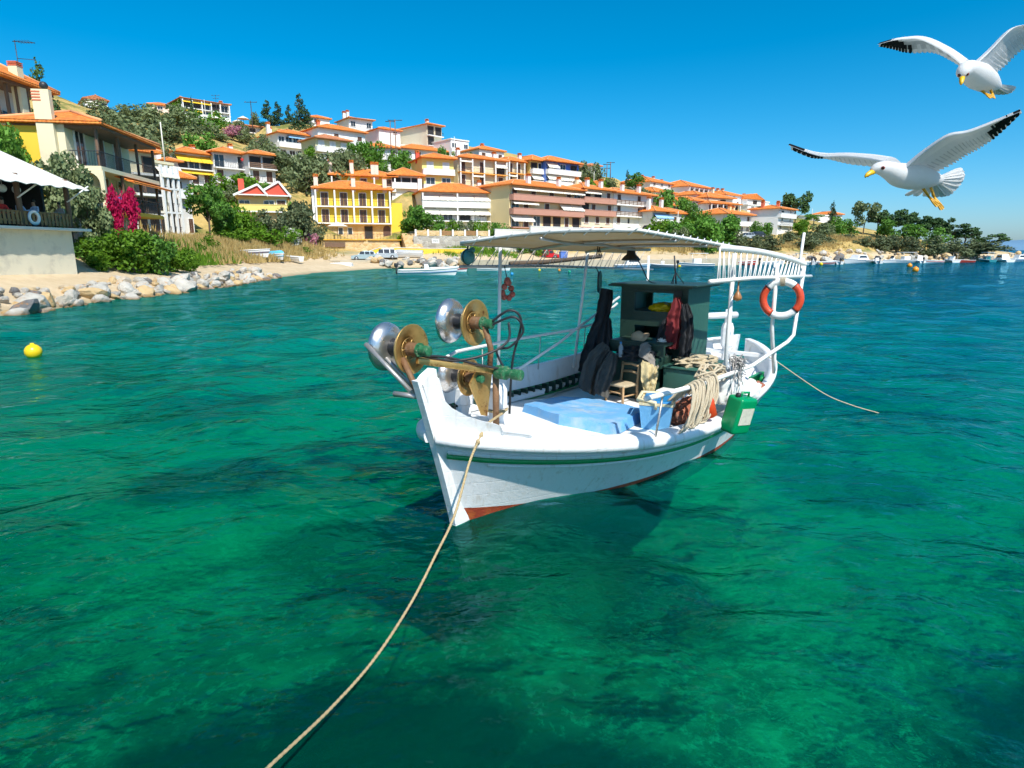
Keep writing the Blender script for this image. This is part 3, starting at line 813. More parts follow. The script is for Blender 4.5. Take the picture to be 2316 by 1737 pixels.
def yellow_apartments():
    o, w, h = house('yellow_apartments', 'bright yellow apartment house with white columns and shuttered balconies on stone ground floor', 718, 886, 541, 427, 111, 17, 8,
                    [('a.nn.o.a', 0, 'n', ''), ('dddd', 1.5, 'i', ''), ('dddd', 1.5, 'i', '')], wall='yellow', base=M_STONEY, cols=4, rise=1.6, chim=((-0.95, -0.9, 1.2), (0.02, -0.9, 1.2), (0.86, -0.9, 1.2)), chm='pink', cat='apartment house', gz=-0.3)
    m = MB(); m.box(-w / 2 - 0.5, -w / 2 - 0.05, -4.3, 4, 0, h + 0.4); m.build('end_wall', wallm('white'), o)
    m = MB(); m.box(w / 2 + 0.02, w / 2 + 2.2, -3.2, 4, -1, h - 2.0); m.build('side_wing', wallm('yellow'), o)
    # ground floor pieces in front of the stone
    house('yellow_rear_house', 'upper yellow apartment house with pink chimneys behind the front one', 755, 898, 520, 397, 121, 17, 7,
          [('...', 0, 'n', ''), ('...', 0, 'n', ''), ('d.d.d', 0, 'n', ''), ('s.s.s', 1.2, 'i', '')], wall='yellow', cols=3, rise=1.5, chim=((-1.0, -0.6, 1.9), (-0.35, -0.9, 1.7), (0.3, -0.9, 1.5), (0.42, -0.9, 1.5)), chm='pink', cat='apartment house', ground=False)
    # terrace of golden stone in front
    p, tw, ax, ay = facade(727, 905, 566, 103.5, 17)
    t = tag(empty('stone_terrace', p, R(17)), 'golden stone terrace with steps below the yellow apartment house', 'terrace')
    zt = at(727, 541, 103.5).z - p.z
    m = MB(); m.box(0, tw, 0.3, 9.0, -3, zt - 0.12); m.build('terrace_wall', M_STONEY, t)
    m = MB(); m.box(-0.3, tw + 0.3, 0.0, 9.0, zt - 0.116, zt); m.build('terrace_floor', wallm('ochre'), t)
    m = MB(); m.box(0.6, tw * 0.30, 0.1, 0.296, 0.5, zt - 0.5); m.build('shutter_panel', M_WOOD, t)
    for i in range(10):
        m = MB(); m.box(tw * 0.36 + i * 0.28, tw * 0.36 + (i + 1) * 0.28, -1.0, 0.296, -2, 0.1 + i * (zt - 0.1) / 10); m.build('step', M_STONEY, t)
    m = MB(); zz = zt
    for i in range(24): m.box(i * tw / 24, i * tw / 24 + 0.04, 0.05, 0.09, zz, zz + 0.85)
    m.box(0, tw, 0.04, 0.1, zz + 0.854, zz + 0.9); m.build('railing', M_IRON, t)
    for i in range(9):
        m = MB(); m.box(tw + 0.32 + 0.2, tw + 3.4, 2.0 - i * 0.75, 2.0 - (i - 1) * 0.75 - 0.004, -3, 3.2 - i * 0.36); m.build('step', M_STONEY, t)
    GROUND.append((p.x, p.y, p.z)); q = p + ax * tw; GROUND.append((q.x, q.y, p.z))
    # parasol and table on the terrace
    c = at(757, 541, 103.5); umb = tag(empty('parasol', Vector((c.x, c.y + 2.0, p.z + zt))), 'open cream parasol on the stone terrace of the yellow house', 'parasol')
    m = MB(); m.tube([(0, 0, 0), (0, 0, 2.7)], 0.03, 6); m.build('pole', M_WOOD, umb)
    m = MB(); m.lathe([(1.75, 2.1), (0.02, 2.85), (0.0, 2.85), (1.7, 2.06)], 8, smooth=False); m.build('canopy', AWN['W'], umb)
    tb = tag(empty('terrace_table', Vector((c.x - 0.2, c.y + 2.4, p.z + zt))), 'dark table with chairs under the cream parasol', 'table')
    m = MB(); m.box(-0.6, 0.6, -0.4, 0.4, 0.68, 0.73); m.build('table_top', M_WOOD, tb)
    for sx in (-0.5, 0.5):
        for sy in (-0.3, 0.3): m = MB(); m.box(sx - 0.03, sx + 0.03, sy - 0.03, sy + 0.03, 0, 0.678); m.build('leg', M_WOOD, tb)

def chk(p):
    return p
def left_houses():
    # cream house: front faces the water, end wall painted yellow
    p, w, ax, ay = facade(185, 318, 560, 43, 99)
    d = 4.2
    z = lambda y: at(185, y, 43).z - p.z
    o = tag(empty('cream_house', p, R(99)), 'cream house with yellow end wall, timber balconies and tall chimney on the left shore', 'house')
    GROUND.append((p.x + 0.5, p.y, p.z)); q = p + ax * w; GROUND.append((q.x + 0.5, q.y, p.z))
    ze, zb, zl = z(281), z(374), z(470)
    m = MB(); m.box(0, w, 0, d, zl, ze); m.build('wall', wallm('cream'), o)
    m = MB(); m.box(0.05, w, 0.05, d, -3, zl - 0.004); m.build('stone_base', M_STONEG, o)
    m = MB(); m.box(-0.06, -0.004, 1.35, d + 1.2, zl + 0.4, ze - 0.15); m.build('yellow_wall', wallm('yellow'), o)
    m = MB(); m.box(-0.45, -0.065, 0.45, 1.45, zl - 1, ze + 2.0); m.box(-0.1, -0.004, 0.0, 0.446, zl, ze); ch = m.build('chimney_stack', wallm('cream'), o)
    for i in range(4):
        m = MB(); m.box(-0.47, -0.1, 0.95, 1.47, ze + 1.3 + i * 0.17, ze + 1.38 + i * 0.17); m.build('brick_band', wallm('brick'), ch)
    m = MB(); m.ball((-0.27, 0.75, ze + 2.25), 0.24); m.tube([(-0.27, 0.75, ze + 2.0), (-0.27, 0.75, ze + 2.2)], 0.1); m.build('chimney_cowl', M_IRON, ch)
    rm, rr = hip_roof(w - 0.7, 5.4, 0.5, 1.1, 0.18)
    ro = rm.build('roof', M_TILE, o, (w / 2 - 0.35, 0.75, ze)); rr.build('ridge_cap', M_RIDGE, ro)
    m = MB(); m.box(-0.05, w - 0.4, -2.2, 3.4, ze - 0.2, ze - 0.004)
    m.build('eave_boards', M_WOOD, o)
    for zz, za in ((zb, ze), (zl, zb)):
        m = MB(); m.box(-0.02, w + 0.4, -1.9, -0.004, zz - 0.28, zz); sl = m.build('balcony_slab', wallm('cream' if zz == zb else 'ochre'), o)
        r = MB()
        for i in range(int(w / 0.16)): r.box(0.05 + i * 0.16, 0.075 + i * 0.16, -1.86, -1.84, zz, zz + 0.92)
        for i in range(11): r.box(0.03, 0.055, -1.85 + i * 0.16, -1.83 + i * 0.16, zz, zz + 0.92)
        r.box(0.0, w + 0.3, -1.88, -1.82, zz + 0.924, zz + 0.97); r.box(0.0, 0.06, -1.815, -0.05, zz + 0.924, zz + 0.97)
        r.build('railing', M_IRON, sl)
        for i in range(4):
            m = MB(); xx = 0.25 + i * (w - 0.2) / 3; m.box(xx - 0.08, xx + 0.08, -1.8, -1.64, zz, za - (0.2 if za == ze else 0.29)); m.build('post', M_WOOD, o)
        for i, xx in enumerate((1.6, 4.4, 7.2)):
            wh = 2.3; pane, frm = win_mesh('d' if (i + (zz == zl)) % 3 else 'g', 1.2, wh)
            wo = link('shutter_door', pane, o, (xx, -0.006, zz + 0.05)); link('frame', frm, wo)
    # tiled lean-to over the lower balcony and the arch at its near end
    m = MB(); m.prism([(-2.5, zb - 0.75), (-1.2, zb - 0.32), (-1.2, zb - 0.2), (-2.5, zb - 0.6)], w * 0.36, w + 1.0, 'x'); m.build('porch_roof', M_TILE, o)
    pts = [(-2.0, zl), (-2.0, zb - 0.3), (0, zb - 0.3), (0, zl), (-0.25, zl)] + [(-1.0 + 0.75 * math.cos(a * math.pi / 10), zl + 1.55 + 0.75 * math.sin(a * math.pi / 10)) for a in range(11)] + [(-1.75, zl)]
    m = MB(); m.prism(pts, -0.12, 0.12, 'x'); m.build('arch', wallm('cream'), o)
    m = MB(); m.box(-0.10, 2.4, -1.95, -1.92, zl + 0.04, zl + 0.9); m.build('blue_screen', wallm('blue'), o)
    # upper-left house
    p, w, ax, ay = facade(-60, 134, 300, 52, 92)
    z = lambda y, x=-60: at(x, y, 52).z - p.z
    o = tag(empty('hill_house', p, R(92)), 'white house with orange roof and dark timber veranda in the top left corner', 'house')
    g = p + ax * w * 0.5; GROUND.append((g.x, g.y, p.z - 0.8)); 
    ze = z(168)
    m = MB(); m.box(0, w - 3.6, 0, 6, -4, ze); m.build('wall', wallm('white'), o)
    rm, rr = hip_roof(w - 3.4, 9.5, 0.4, 2.0, 0.2)
    ro = rm.build('roof', M_TILE, o, (w / 2 - 2.0, 2.2, ze)); rr.build('ridge_cap', M_RIDGE, ro)
    m = MB(); m.box(-0.4, w - 3.4, -2.4, 6, ze - 0.25, ze - 0.004); m.build('eave_boards', M_WOOD, o)
    m = MB(); m.box(-0.2, w - 3.3, -2.2, -0.004, -0.25, 0); sl = m.build('balcony_slab', wallm('white'), o)
    for i in range(6):
        m = MB(); xx = 0.3 + i * (w - 4.2) / 5; m.box(xx - 0.1, xx + 0.1, -2.1, -1.9, 0, ze - 0.254); m.build('post', M_WOOD, o)
    r = MB(); r.box(-0.1, w - 3.4, -2.12, -2.06, 1.0, 1.06)
    for i in range(int((w - 3.6) / 0.2)): r.box(i * 0.2, i * 0.2 + 0.025, -2.1, -2.08, 0, 1.0)
    r.build('railing', M_IRON, sl)
    for i in range(4):
        pane, frm = win_mesh('d' if i % 2 else 'g', 1.3, 2.3); wo = link('shutter_door', pane, o, ((w - 3.6) * (0.2 + 0.22 * i), -0.006, 0.05)); link('frame', frm, wo)
    c = o.matrix_basis.inverted() @ at(39, 182, 55)
    m = MB(); m.box(c.x - 0.35, c.x + 0.35, c.y - 0.35, c.y + 0.35, c.z - 3, c.z + 1.05); ch = m.build('chimney', wallm('cream'), ro, Vector((0, 0, 0)) - Vector(ro.location))
    for i in range(3):
        m = MB(); m.box(c.x - 0.38, c.x + 0.38, c.y - 0.38, c.y + 0.38, c.z + 1.06 + i * 0.13, c.z + 1.13 + i * 0.13); m.build('brick_band', wallm('brick'), ch)
    an = MB(); an.tube([(0, 0, -1.5), (0, 0, 2.6)], 0.035, 5); an.tube([(-0.2, 0, 2.5), (1.5, 0.2, 2.45)], 0.03, 5); an.tube([(0, 0, 1.2), (1.4, 0.2, 1.15)], 0.025, 5)
    for i in range(6): an.tube([(0.2 + i * 0.22, -0.4, 2.48), (0.2 + i * 0.22, 0.5, 2.48)], 0.015, 4)
    tag(an.build('antenna', M_IRON, None, at(42, 150, 56) - Vector((0, 0, 0.6))), 'television antenna beside the chimney in the top left corner', 'antenna')
    house('cream_block', 'tall cream block with orange roof edge right of the timber balconied house', 312, 366, 530, 341, 60, 60, 7, [('dd', 1.0, 'i', ''), ('oo', 1.2, 'i', ''), ('oo', 1.2, 'i', ''), ('.o', 0.8, 'n', '')], wall='cream', rise=0.8)
    house('white_pier_house', 'narrow white house with stacked balconies and white piers on the left shore', 366, 406, 532, 368, 71, 74, 7, [('o.o', 1.2, 'i', ''), ('o.o', 1.2, 'i', ''), ('o.o', 1.2, 'i', 'W')], wall='cream', roof='flat', cols=3, base=M_STONEG)
    house('box_house', 'grey house with brown shutters and small tiled roof above the fig tree', 404, 440, 528, 403, 80, 52, 5, [('d.d', 0, 'n', ''), ('..', 0, 'n', ''), ('o.', 1.2, 'w', '')], wall='grey', rise=0.8)

def restaurant():
    # terrace on a concrete wall under a white canvas roof
    p, w, ax, ay = facade(0, 172, 600, 31, 84)
    global Yr_
    Yr = Yr_ = 31 + w * math.sin(R(84)); p = p - ax * 8; w += 8
    z = lambda y, x=170: at(x, y, Yr).z - p.z
    o = tag(empty('beach_restaurant', p, R(84)), 'beach restaurant terrace with white canvas roof and wooden fence on a concrete wall', 'restaurant')
    zd = z(517); zr = z(424); d = 9.0
    for t in (0, 0.5, 1): q = p + ax * w * t; GROUND.append((q.x + 1.0, q.y, p.z - 0.1))
    m = MB(); m.box(0, w, 0, d, -1.5, zd - 0.14); m.build('concrete_wall', M_CONC, o)
    m = MB(); m.box(-0.2, w + 0.9, -0.5, d, zd - 0.136, zd); m.build('deck', M_CONC2, o)
    n = int(w / 0.24)
    for i in range(n):
        m = MB(); x = i * 0.24 + 0.03; m.box(x, x + 0.15, -0.20, -0.165, zd + 0.10, zd + 0.74)
        if i > n - 60: m.build('fence_slat', M_SLAT, o)
    m = MB()
    for i in range(n - 60 + 1): m.box(i * 0.24 + 0.03, i * 0.24 + 0.18, -0.20, -0.165, zd + 0.10, zd + 0.74)
    if n > 60: m.build('fence_slats', M_SLAT, o)
    m = MB(); m.box(0, w, -0.16, -0.10, zd + 0.68, zd + 0.79); m.box(0, w, -0.16, -0.10, zd + 0.25, zd + 0.34); m.build('fence_rail', M_SLAT, o)
    k = 0
    x = w - 0.1
    while x > 0:
        m = MB(); m.tube([(x, -0.1, zd), (x, -0.1, zr + 0.4)], 0.13, 8); m.build('post', M_WOOD, o); 
        m = MB(); m.tube([(x - 0.1, -0.15, zd + 1.4), (x + 0.7, -0.9, zr + 0.1)], 0.04, 6); m.build('strut', M_TRIM, o)
        x -= 3.1
    # canvas roof: bays with a sag between the posts
    rows = []
    for i in range(7):
        q = i / 6
        rows.append([(-1 + (w + 1.0) * k / 24, -0.9 + q * 6.0, zr + 0.05 + q * 2.6 - 0.12 * abs(math.sin(k * math.pi / 6)) * (1 - q * 0.4)) for k in range(25)])
    m = MB(); m.sheet(rows, 0.05); m.build('canvas_roof', M_CANVAS, o)
    m = MB()
    val = [[(-1 + (w + 1.0) * k / 48, -0.9 - 0.02 - 0.5 * s, zr + 0.06 - s * (0.26 + 0.05 * math.sin(k * 1.9))) for k in range(49)] for s in (0, 0.5, 1)]
    m.sheet(val, 0.03); m.build('valance', M_CANVAS, o)
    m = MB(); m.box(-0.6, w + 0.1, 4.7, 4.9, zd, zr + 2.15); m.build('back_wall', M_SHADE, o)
    m = MB(); m.prism([(1.6, zd), (4.6, zd), (4.6, zr + 2.1), (1.6, zr + 0.85)], w + 0.12, w + 0.25, 'x'); m.build('end_wall', M_SHADE, o)  # added dark screen that stands for the shaded interior
    for xx in (w - 3.4, w - 2.6): m = MB(); m.ball((xx, 0.5, zr - 0.35), 0.2); m.tube([(xx, 0.5, zr - 0.2), (xx, 0.5, zr + 0.5)], 0.012, 4); m.build('lamp_globe', M_TRIM, o)
    return o
# ------------------------------------------------------------------ land
SHORE = [(-20.0, -30), (-20.4, 10), (-20.6, 24.9), (-21.2, 29.6), (-21.0, 36.6), (-21.0, 42), (-21.4, 47.4), (-22.9, 60.4), (-22.6, 73.4), (-19.6, 87), (-17, 92.5), (-6.4, 93.5), (9.1, 92.0), (23, 96), (37.2, 110), (50.8, 120.4), (69.3, 133), (91.3, 146), (118, 157), (140, 163), (147, 170), (138, 182), (110, 198), (90, 235), (70, 340), (-320, 340), (-320, -30)]
def shore_dist(X, Y):
    P = np.array(SHORE)
    best = np.full(X.shape, 1e9)
    inside = np.zeros(X.shape, bool)
    n = len(P)
    for i in range(n):
        a, b = P[i], P[(i + 1) % n]
        d = b - a
        t = np.clip(((X - a[0]) * d[0] + (Y - a[1]) * d[1]) / (d @ d), 0, 1)
        best = np.minimum(best, np.hypot(X - a[0] - t * d[0], Y - a[1] - t * d[1]))
        c = ((a[1] > Y) != (b[1] > Y)) & (X < (b[0] - a[0]) * (Y - a[1]) / (b[1] - a[1] + 1e-12) + a[0])
        inside ^= c
    return np.where(inside, best, -best)
EXTRA = []
def cp(px, py, Y): q = at(px, py, Y); EXTRA.append((q.x, q.y, q.z))
for a in [(0, 625, 28), (120, 615, 34), (200, 598, 38), (300, 602, 42), (420, 590, 52), (480, 583, 62), (560, 570, 74), (620, 585, 76), (690, 592, 86), (560, 548, 82), (480, 545, 72), (650, 545, 92), (700, 548, 98),
          (430, 520, 80), (620, 515, 100), (800, 589, 96), (870, 588, 97), (960, 585, 99), (820, 571, 101), (1000, 560, 107), (1060, 562, 106), (1140, 560, 112), (1240, 582, 112), (1300, 560, 118), (1400, 540, 125), (1500, 545, 128),
          (1100, 535, 116), (1560, 560, 128), (1650, 560, 135), (1700, 550, 142), (1760, 556, 138), (1820, 560, 142), (1900, 540, 155), (1960, 535, 165), (2050, 545, 168), (2150, 556, 166), (2250, 570, 165), (2300, 575, 165),
          (1880, 505, 185), (1950, 522, 180), (2080, 545, 178), (1820, 520, 165), (1760, 530, 155),
          (460, 320, 128), (500, 285, 155), (300, 245, 190), (250, 290, 140), (380, 300, 130), (420, 330, 112), (640, 420, 112), (660, 390, 125), (700, 380, 130), (760, 375, 128), (680, 270, 168), (600, 275, 165), (100, 200, 150), (0, 190, 150),
          (250, 340, 75), (330, 330, 95), (120, 262, 75), (40, 270, 70), (100, 420, 55), (20, 480, 45), (1400, 400, 180), (1430, 425, 170), (1380, 425, 160), (1290, 400, 185), (1560, 500, 140), (1700, 490, 170), (1800, 490, 180), (1180, 350, 185), (900, 300, 190), (1050, 330, 190)]: cp(*a)
EXTRA += [(-150, 60, 26), (-150, 120, 32), (-150, 210, 36), (-60, 250, 32), (40, 250, 18), (-250, 300, 20), (-100, 330, 24), (50, 330, 8), (0, 225, 30), (120, 200, 8), (-90, 20, 14), (-150, 0, 20), (60, 225, 14), (-26, 10, 1.4), (-30, -20, 3)]
def make_terrain():
    pts = np.array(GROUND + EXTRA)
    keep = []
    for p in pts:
        if all((p[0] - k[0]) ** 2 + (p[1] - k[1]) ** 2 > 9 for k in keep): keep.append(p)
    pts = np.array(keep)
    D = np.hypot(pts[:, None, 0] - pts[None, :, 0], pts[:, None, 1] - pts[None, :, 1])
    k = len(pts)
    A = np.zeros((k + 3, k + 3)); A[:k, :k] = D + np.eye(k) * -1.2
    Q = np.c_[np.ones(k), pts[:, :2]]; A[:k, k:] = Q; A[k:, :k] = Q.T
    sol = np.linalg.solve(A, np.r_[pts[:, 2], 0, 0, 0])
    def base(X, Y):
        X, Y = np.asarray(X, float), np.asarray(Y, float)
        r = np.hypot(X[..., None] - pts[:, 0], Y[..., None] - pts[:, 1])
        return r @ sol[:k] + sol[k] + sol[k + 1] * X + sol[k + 2] * Y
    def height(X, Y):
        X, Y = np.asarray(X, float), np.asarray(Y, float)
        sd = shore_dist(X, Y)
        b = base(X, Y)
        bank = 1.0 * (1 - np.exp(-np.maximum(sd, 0) / 1.4))
        s = np.clip(sd / 9.0, 0, 1); s = s * s * (3 - 2 * s)
        z = bank + np.maximum(b - 1.0, -0.3) * s
        z = z + 0.12 * np.sin(X * 0.9) * np.sin(Y * 0.8 + 1) * s
        return np.where(sd > 0, z, np.maximum(sd * 0.42, -7.5))
    xs = np.concatenate([np.arange(-320, -80, 6.0), np.arange(-80, 60, 1.25), np.arange(60, 180, 2.5)])
    ys = np.concatenate([np.arange(-30, 20, 4.0), np.arange(20, 130, 1.25), np.arange(130, 342, 3.0)])
    X, Y = np.meshgrid(xs, ys)
    Z = height(X, Y)
    n, m = X.shape
    co = np.stack([X, Y, Z], -1).reshape(-1, 3)
    idx = np.arange(n * m).reshape(n, m)
    q = np.stack([idx[:-1, :-1], idx[:-1, 1:], idx[1:, 1:], idx[1:, :-1]], -1).reshape(-1, 4)
    me = bpy.data.meshes.new('hillside'); me.from_pydata(co.tolist(), [], q.tolist())
    me.polygons.foreach_set('use_smooth', np.ones(len(q), bool)); me.update()
    t = NT('hillside_ground')
    p = t.pos()
    z = t.node('SeparateXYZ'); t.l.new(p, z.inputs[0])
    dirt = t.mix(t.noise(p, 0.9, 6, 0.7), (0.40, 0.29, 0.17), (0.70, 0.58, 0.40))
    grs = t.mix(t.noise(p, 1.1, 6, 0.7), (0.30, 0.21, 0.07), (0.62, 0.45, 0.17))
    grs = t.mix(t.ramp(t.noise(p, 0.22, 5, 0.65), [(0.48, 0.0), (0.62, 0.85)]), grs, (0.10, 0.14, 0.035))
    hz = t.math('ADD', z.outputs[2], t.math('MULTIPLY', t.noise(p, 0.35, 4), 1.2))
    c = t.mix(t.ramp(hz, [(0.0, 0.0), (1.0, 1.0)]), dirt, grs)
    f = t.node('MapRange'); t.put(f.inputs[0], hz); f.inputs[1].default_value = 2.3; f.inputs[2].default_value = 3.1
    c = t.mix(f.outputs[0], dirt, grs)
    sl = t.node('NewGeometry'); nz = t.node('SeparateXYZ'); t.l.new(sl.outputs['Normal'], nz.inputs[0])
    c = t.mix(t.ramp(nz.outputs[2], [(0.55, 0.8), (0.75, 0.0)]), c, (0.55, 0.44, 0.28))
    wet = t.node('MapRange'); t.put(wet.inputs[0], z.outputs[2]); wet.inputs[1].default_value = 0.3; wet.inputs[2].default_value = -0.1
    c = t.mix(wet.outputs[0], c, (0.22, 0.20, 0.12))
    t.bsdf(c, 0.95, nrm=t.bump(t.noise(p, 2.5, 6, 0.7), 0.6, 0.25), spec=0.1)
    me.materials.append(t.m)
    tag(link('hillside', me), kind='structure')
    return height
build_town()
ground_h = make_terrain()
# ------------------------------------------------------------------ trees, bushes
def leaf_cloud(seed, blobs, n, size, outward=0.5, flat=1.0):
    """leaf-sized faces spread over a set of lumps [(centre, radii)]"""
    g = np.random.default_rng(seed)
    C = np.array([b[0] for b in blobs], float); Rr = np.array([b[1] for b in blobs], float)
    wgt = Rr.prod(1) ** 0.66; k = g.choice(len(blobs), n, p=wgt / wgt.sum())
    d = g.normal(size=(n, 3)); d /= np.linalg.norm(d, axis=1)[:, None]
    r = 1 - np.abs(g.normal(0, 0.22, n)); r *= g.uniform(0.8, 1.06, n)
    pos = C[k] + d * Rr[k] * r[:, None]
    nr = d * outward + g.normal(size=(n, 3)) * 0.6; nr[:, 2] += 0.25; nr /= np.linalg.norm(nr, axis=1)[:, None]
    up = g.normal(size=(n, 3)); u = np.cross(nr, up); u /= np.linalg.norm(u, axis=1)[:, None]; v = np.cross(nr, u)
    s = (size * g.uniform(0.6, 1.35, n))[:, None]
    a, b, c, e = pos - u * s, pos - v * s * 0.7 * flat, pos + u * s, pos + v * s * 0.7 * flat
    V = np.stack([a, b, c, e], 1).reshape(-1, 3)
    return V, np.arange(n * 4).reshape(-1, 4)
def cloud_mesh(name, mat, *a, **k):
    V, F = leaf_cloud(*a, **k)
    V[:, :2] *= 0.5 / np.percentile(np.abs(V[:, :2]), 97); V[:, 2] /= np.percentile(V[:, 2], 99)
    me = bpy.data.meshes.new(name); me.from_pydata(V.tolist(), [], F.tolist()); me.materials.append(mat); me.update()
    return me
def lumps(kind, seed):
    g = random.Random(seed)
    B = []
    if kind == 'bush':
        for i in range(15):
            a, r = g.uniform(0, 6.28), g.uniform(0, 0.34) ** 0.9
            z = g.uniform(0.22, 0.74) - r * 0.55
            q = g.uniform(0.12, 0.22)
            B.append(((r * math.cos(a), r * math.sin(a), max(z, 0.12)), (q * 1.1, q * 1.1, q)))
    elif kind == 'tree':
        for i in range(17):
            a, r = g.uniform(0, 6.28), 0.36 * math.sqrt(g.random())
            z = 0.62 + g.uniform(-0.27, 0.27) * math.sqrt(max(0.05, 1 - (r / 0.42) ** 2))
            q = g.uniform(0.10, 0.19)
            B.append(((r * math.cos(a), r * math.sin(a), z), (q, q, q * 0.85)))
    elif kind == 'cypress':
        for i in range(20):
            z = 0.06 + 0.9 * (i / 19.0); rr = 0.40 * (1 - z) ** 0.75 + 0.03
            a = g.uniform(0, 6.28)
            B.append(((rr * 0.5 * math.cos(a), rr * 0.5 * math.sin(a), z), (rr * g.uniform(0.45, 0.75), rr * g.uniform(0.45, 0.75), 0.07)))
    elif kind == 'pine':
        for i in range(15):
            a, r = g.uniform(0, 6.28), 0.42 * math.sqrt(g.random())
            z = 0.80 - 0.45 * r + g.uniform(-0.22, 0.12)
            B.append(((r * math.cos(a), r * math.sin(a), z), (g.uniform(0.11, 0.19), g.uniform(0.11, 0.19), g.uniform(0.05, 0.09))))
    return B
_crowns = {}
def crown(kind, leaf, var, n):
    key = (kind, leaf, var, n)
    if key not in _crowns:
        _crowns[key] = cloud_mesh(leaf + '_crown', LEAF[leaf], 100 + var * 7 + len(_crowns), lumps(kind, var * 13 + 5), n, {'bush': 0.040, 'tree': 0.036, 'cypress': 0.030, 'pine': 0.032}[kind] * (1500 / n) ** 0.35)
    return _crowns[key]
_trunks = {}
def trunk(kind, var):
    key = (kind, var)
    if key not in _trunks:
        g = random.Random(var)
        m = MB()
        top = {'bush': 0.4, 'tree': 0.62, 'cypress': 0.9, 'pine': 0.78}[kind]
        m.tube([(0, 0, -0.12), (g.uniform(-.02, .02), 0, top * 0.4), (g.uniform(-.04, .04), g.uniform(-.04, .04), top)], [0.035, 0.026, 0.012], 6)
        for i in range(5):
            a = g.uniform(0, 6.28); z = top * g.uniform(0.35, 0.75)
            m.tube([(0, 0, z), (0.14 * math.cos(a), 0.14 * math.sin(a), z + 0.12), (0.26 * math.cos(a), 0.26 * math.sin(a), z + 0.18)], [0.016, 0.011, 0.005], 5)
        _trunks[key] = m.mesh('trunk', M_BARK)
    return _trunks[key]
NAMES = dict(bush='bush', tree='tree', cypress='cypress_tree', pine='pine_tree')
def plant(kind, leaf, label, px, py, w, h, Y, group=None, n=1300, lean=0.0):
    q = at(px, py, Y)
    f = q.y * CP - (q.z - CAM_H) * SP
    W = w / FPX * f
    zt = at(px, py - h, Y).z
    zg = float(ground_h(np.array([q.x]), np.array([q.y]))[0])
    zb = min(q.z, zg) if zg < q.z + 6 else q.z
    if zg < 0: zb = q.z
    H = min(zt - zb, W * {'bush': 1.3, 'tree': 2.0, 'cypress': 4.5, 'pine': 1.6}[kind]) if label.find('bougain') < 0 else zt - zb
    o = empty(NAMES[kind], (q.x, q.y, zb), rnd.uniform(0, 6.28))
    o.scale = (W, W, H) if kind != 'bush' else (W, W, max(H, 0.3))
    tag(o, label, 'tree' if kind != 'bush' else 'bush', group)
    v = rnd.randrange(3)
    link('crown' if kind != 'bush' else 'foliage', crown(kind, leaf, v, n), o)
    link('trunk' if kind != 'bush' else 'stem', trunk(kind, v), o)
    return o
ORD = ['first', 'second', 'third', 'fourth', 'fifth', 'sixth', 'seventh', 'eighth', 'ninth', 'tenth', 'eleventh', 'twelfth', 'thirteenth', 'fourteenth']
def stand(kind, leaf, desc, where, items, n=1300):
    items = sorted(items)
    for i, it in enumerate(items):
        if len(items) == 1: lab = desc + ' ' + where
        else: lab = '%s %s, %s from the left' % (desc, where, ORD[i] if i < len(items) - 1 else 'last')
        plant(kind, leaf, lab, *it, group=('%s %s' % (desc.split()[-1] + 's', where)) if len(items) > 1 else None, n=n)
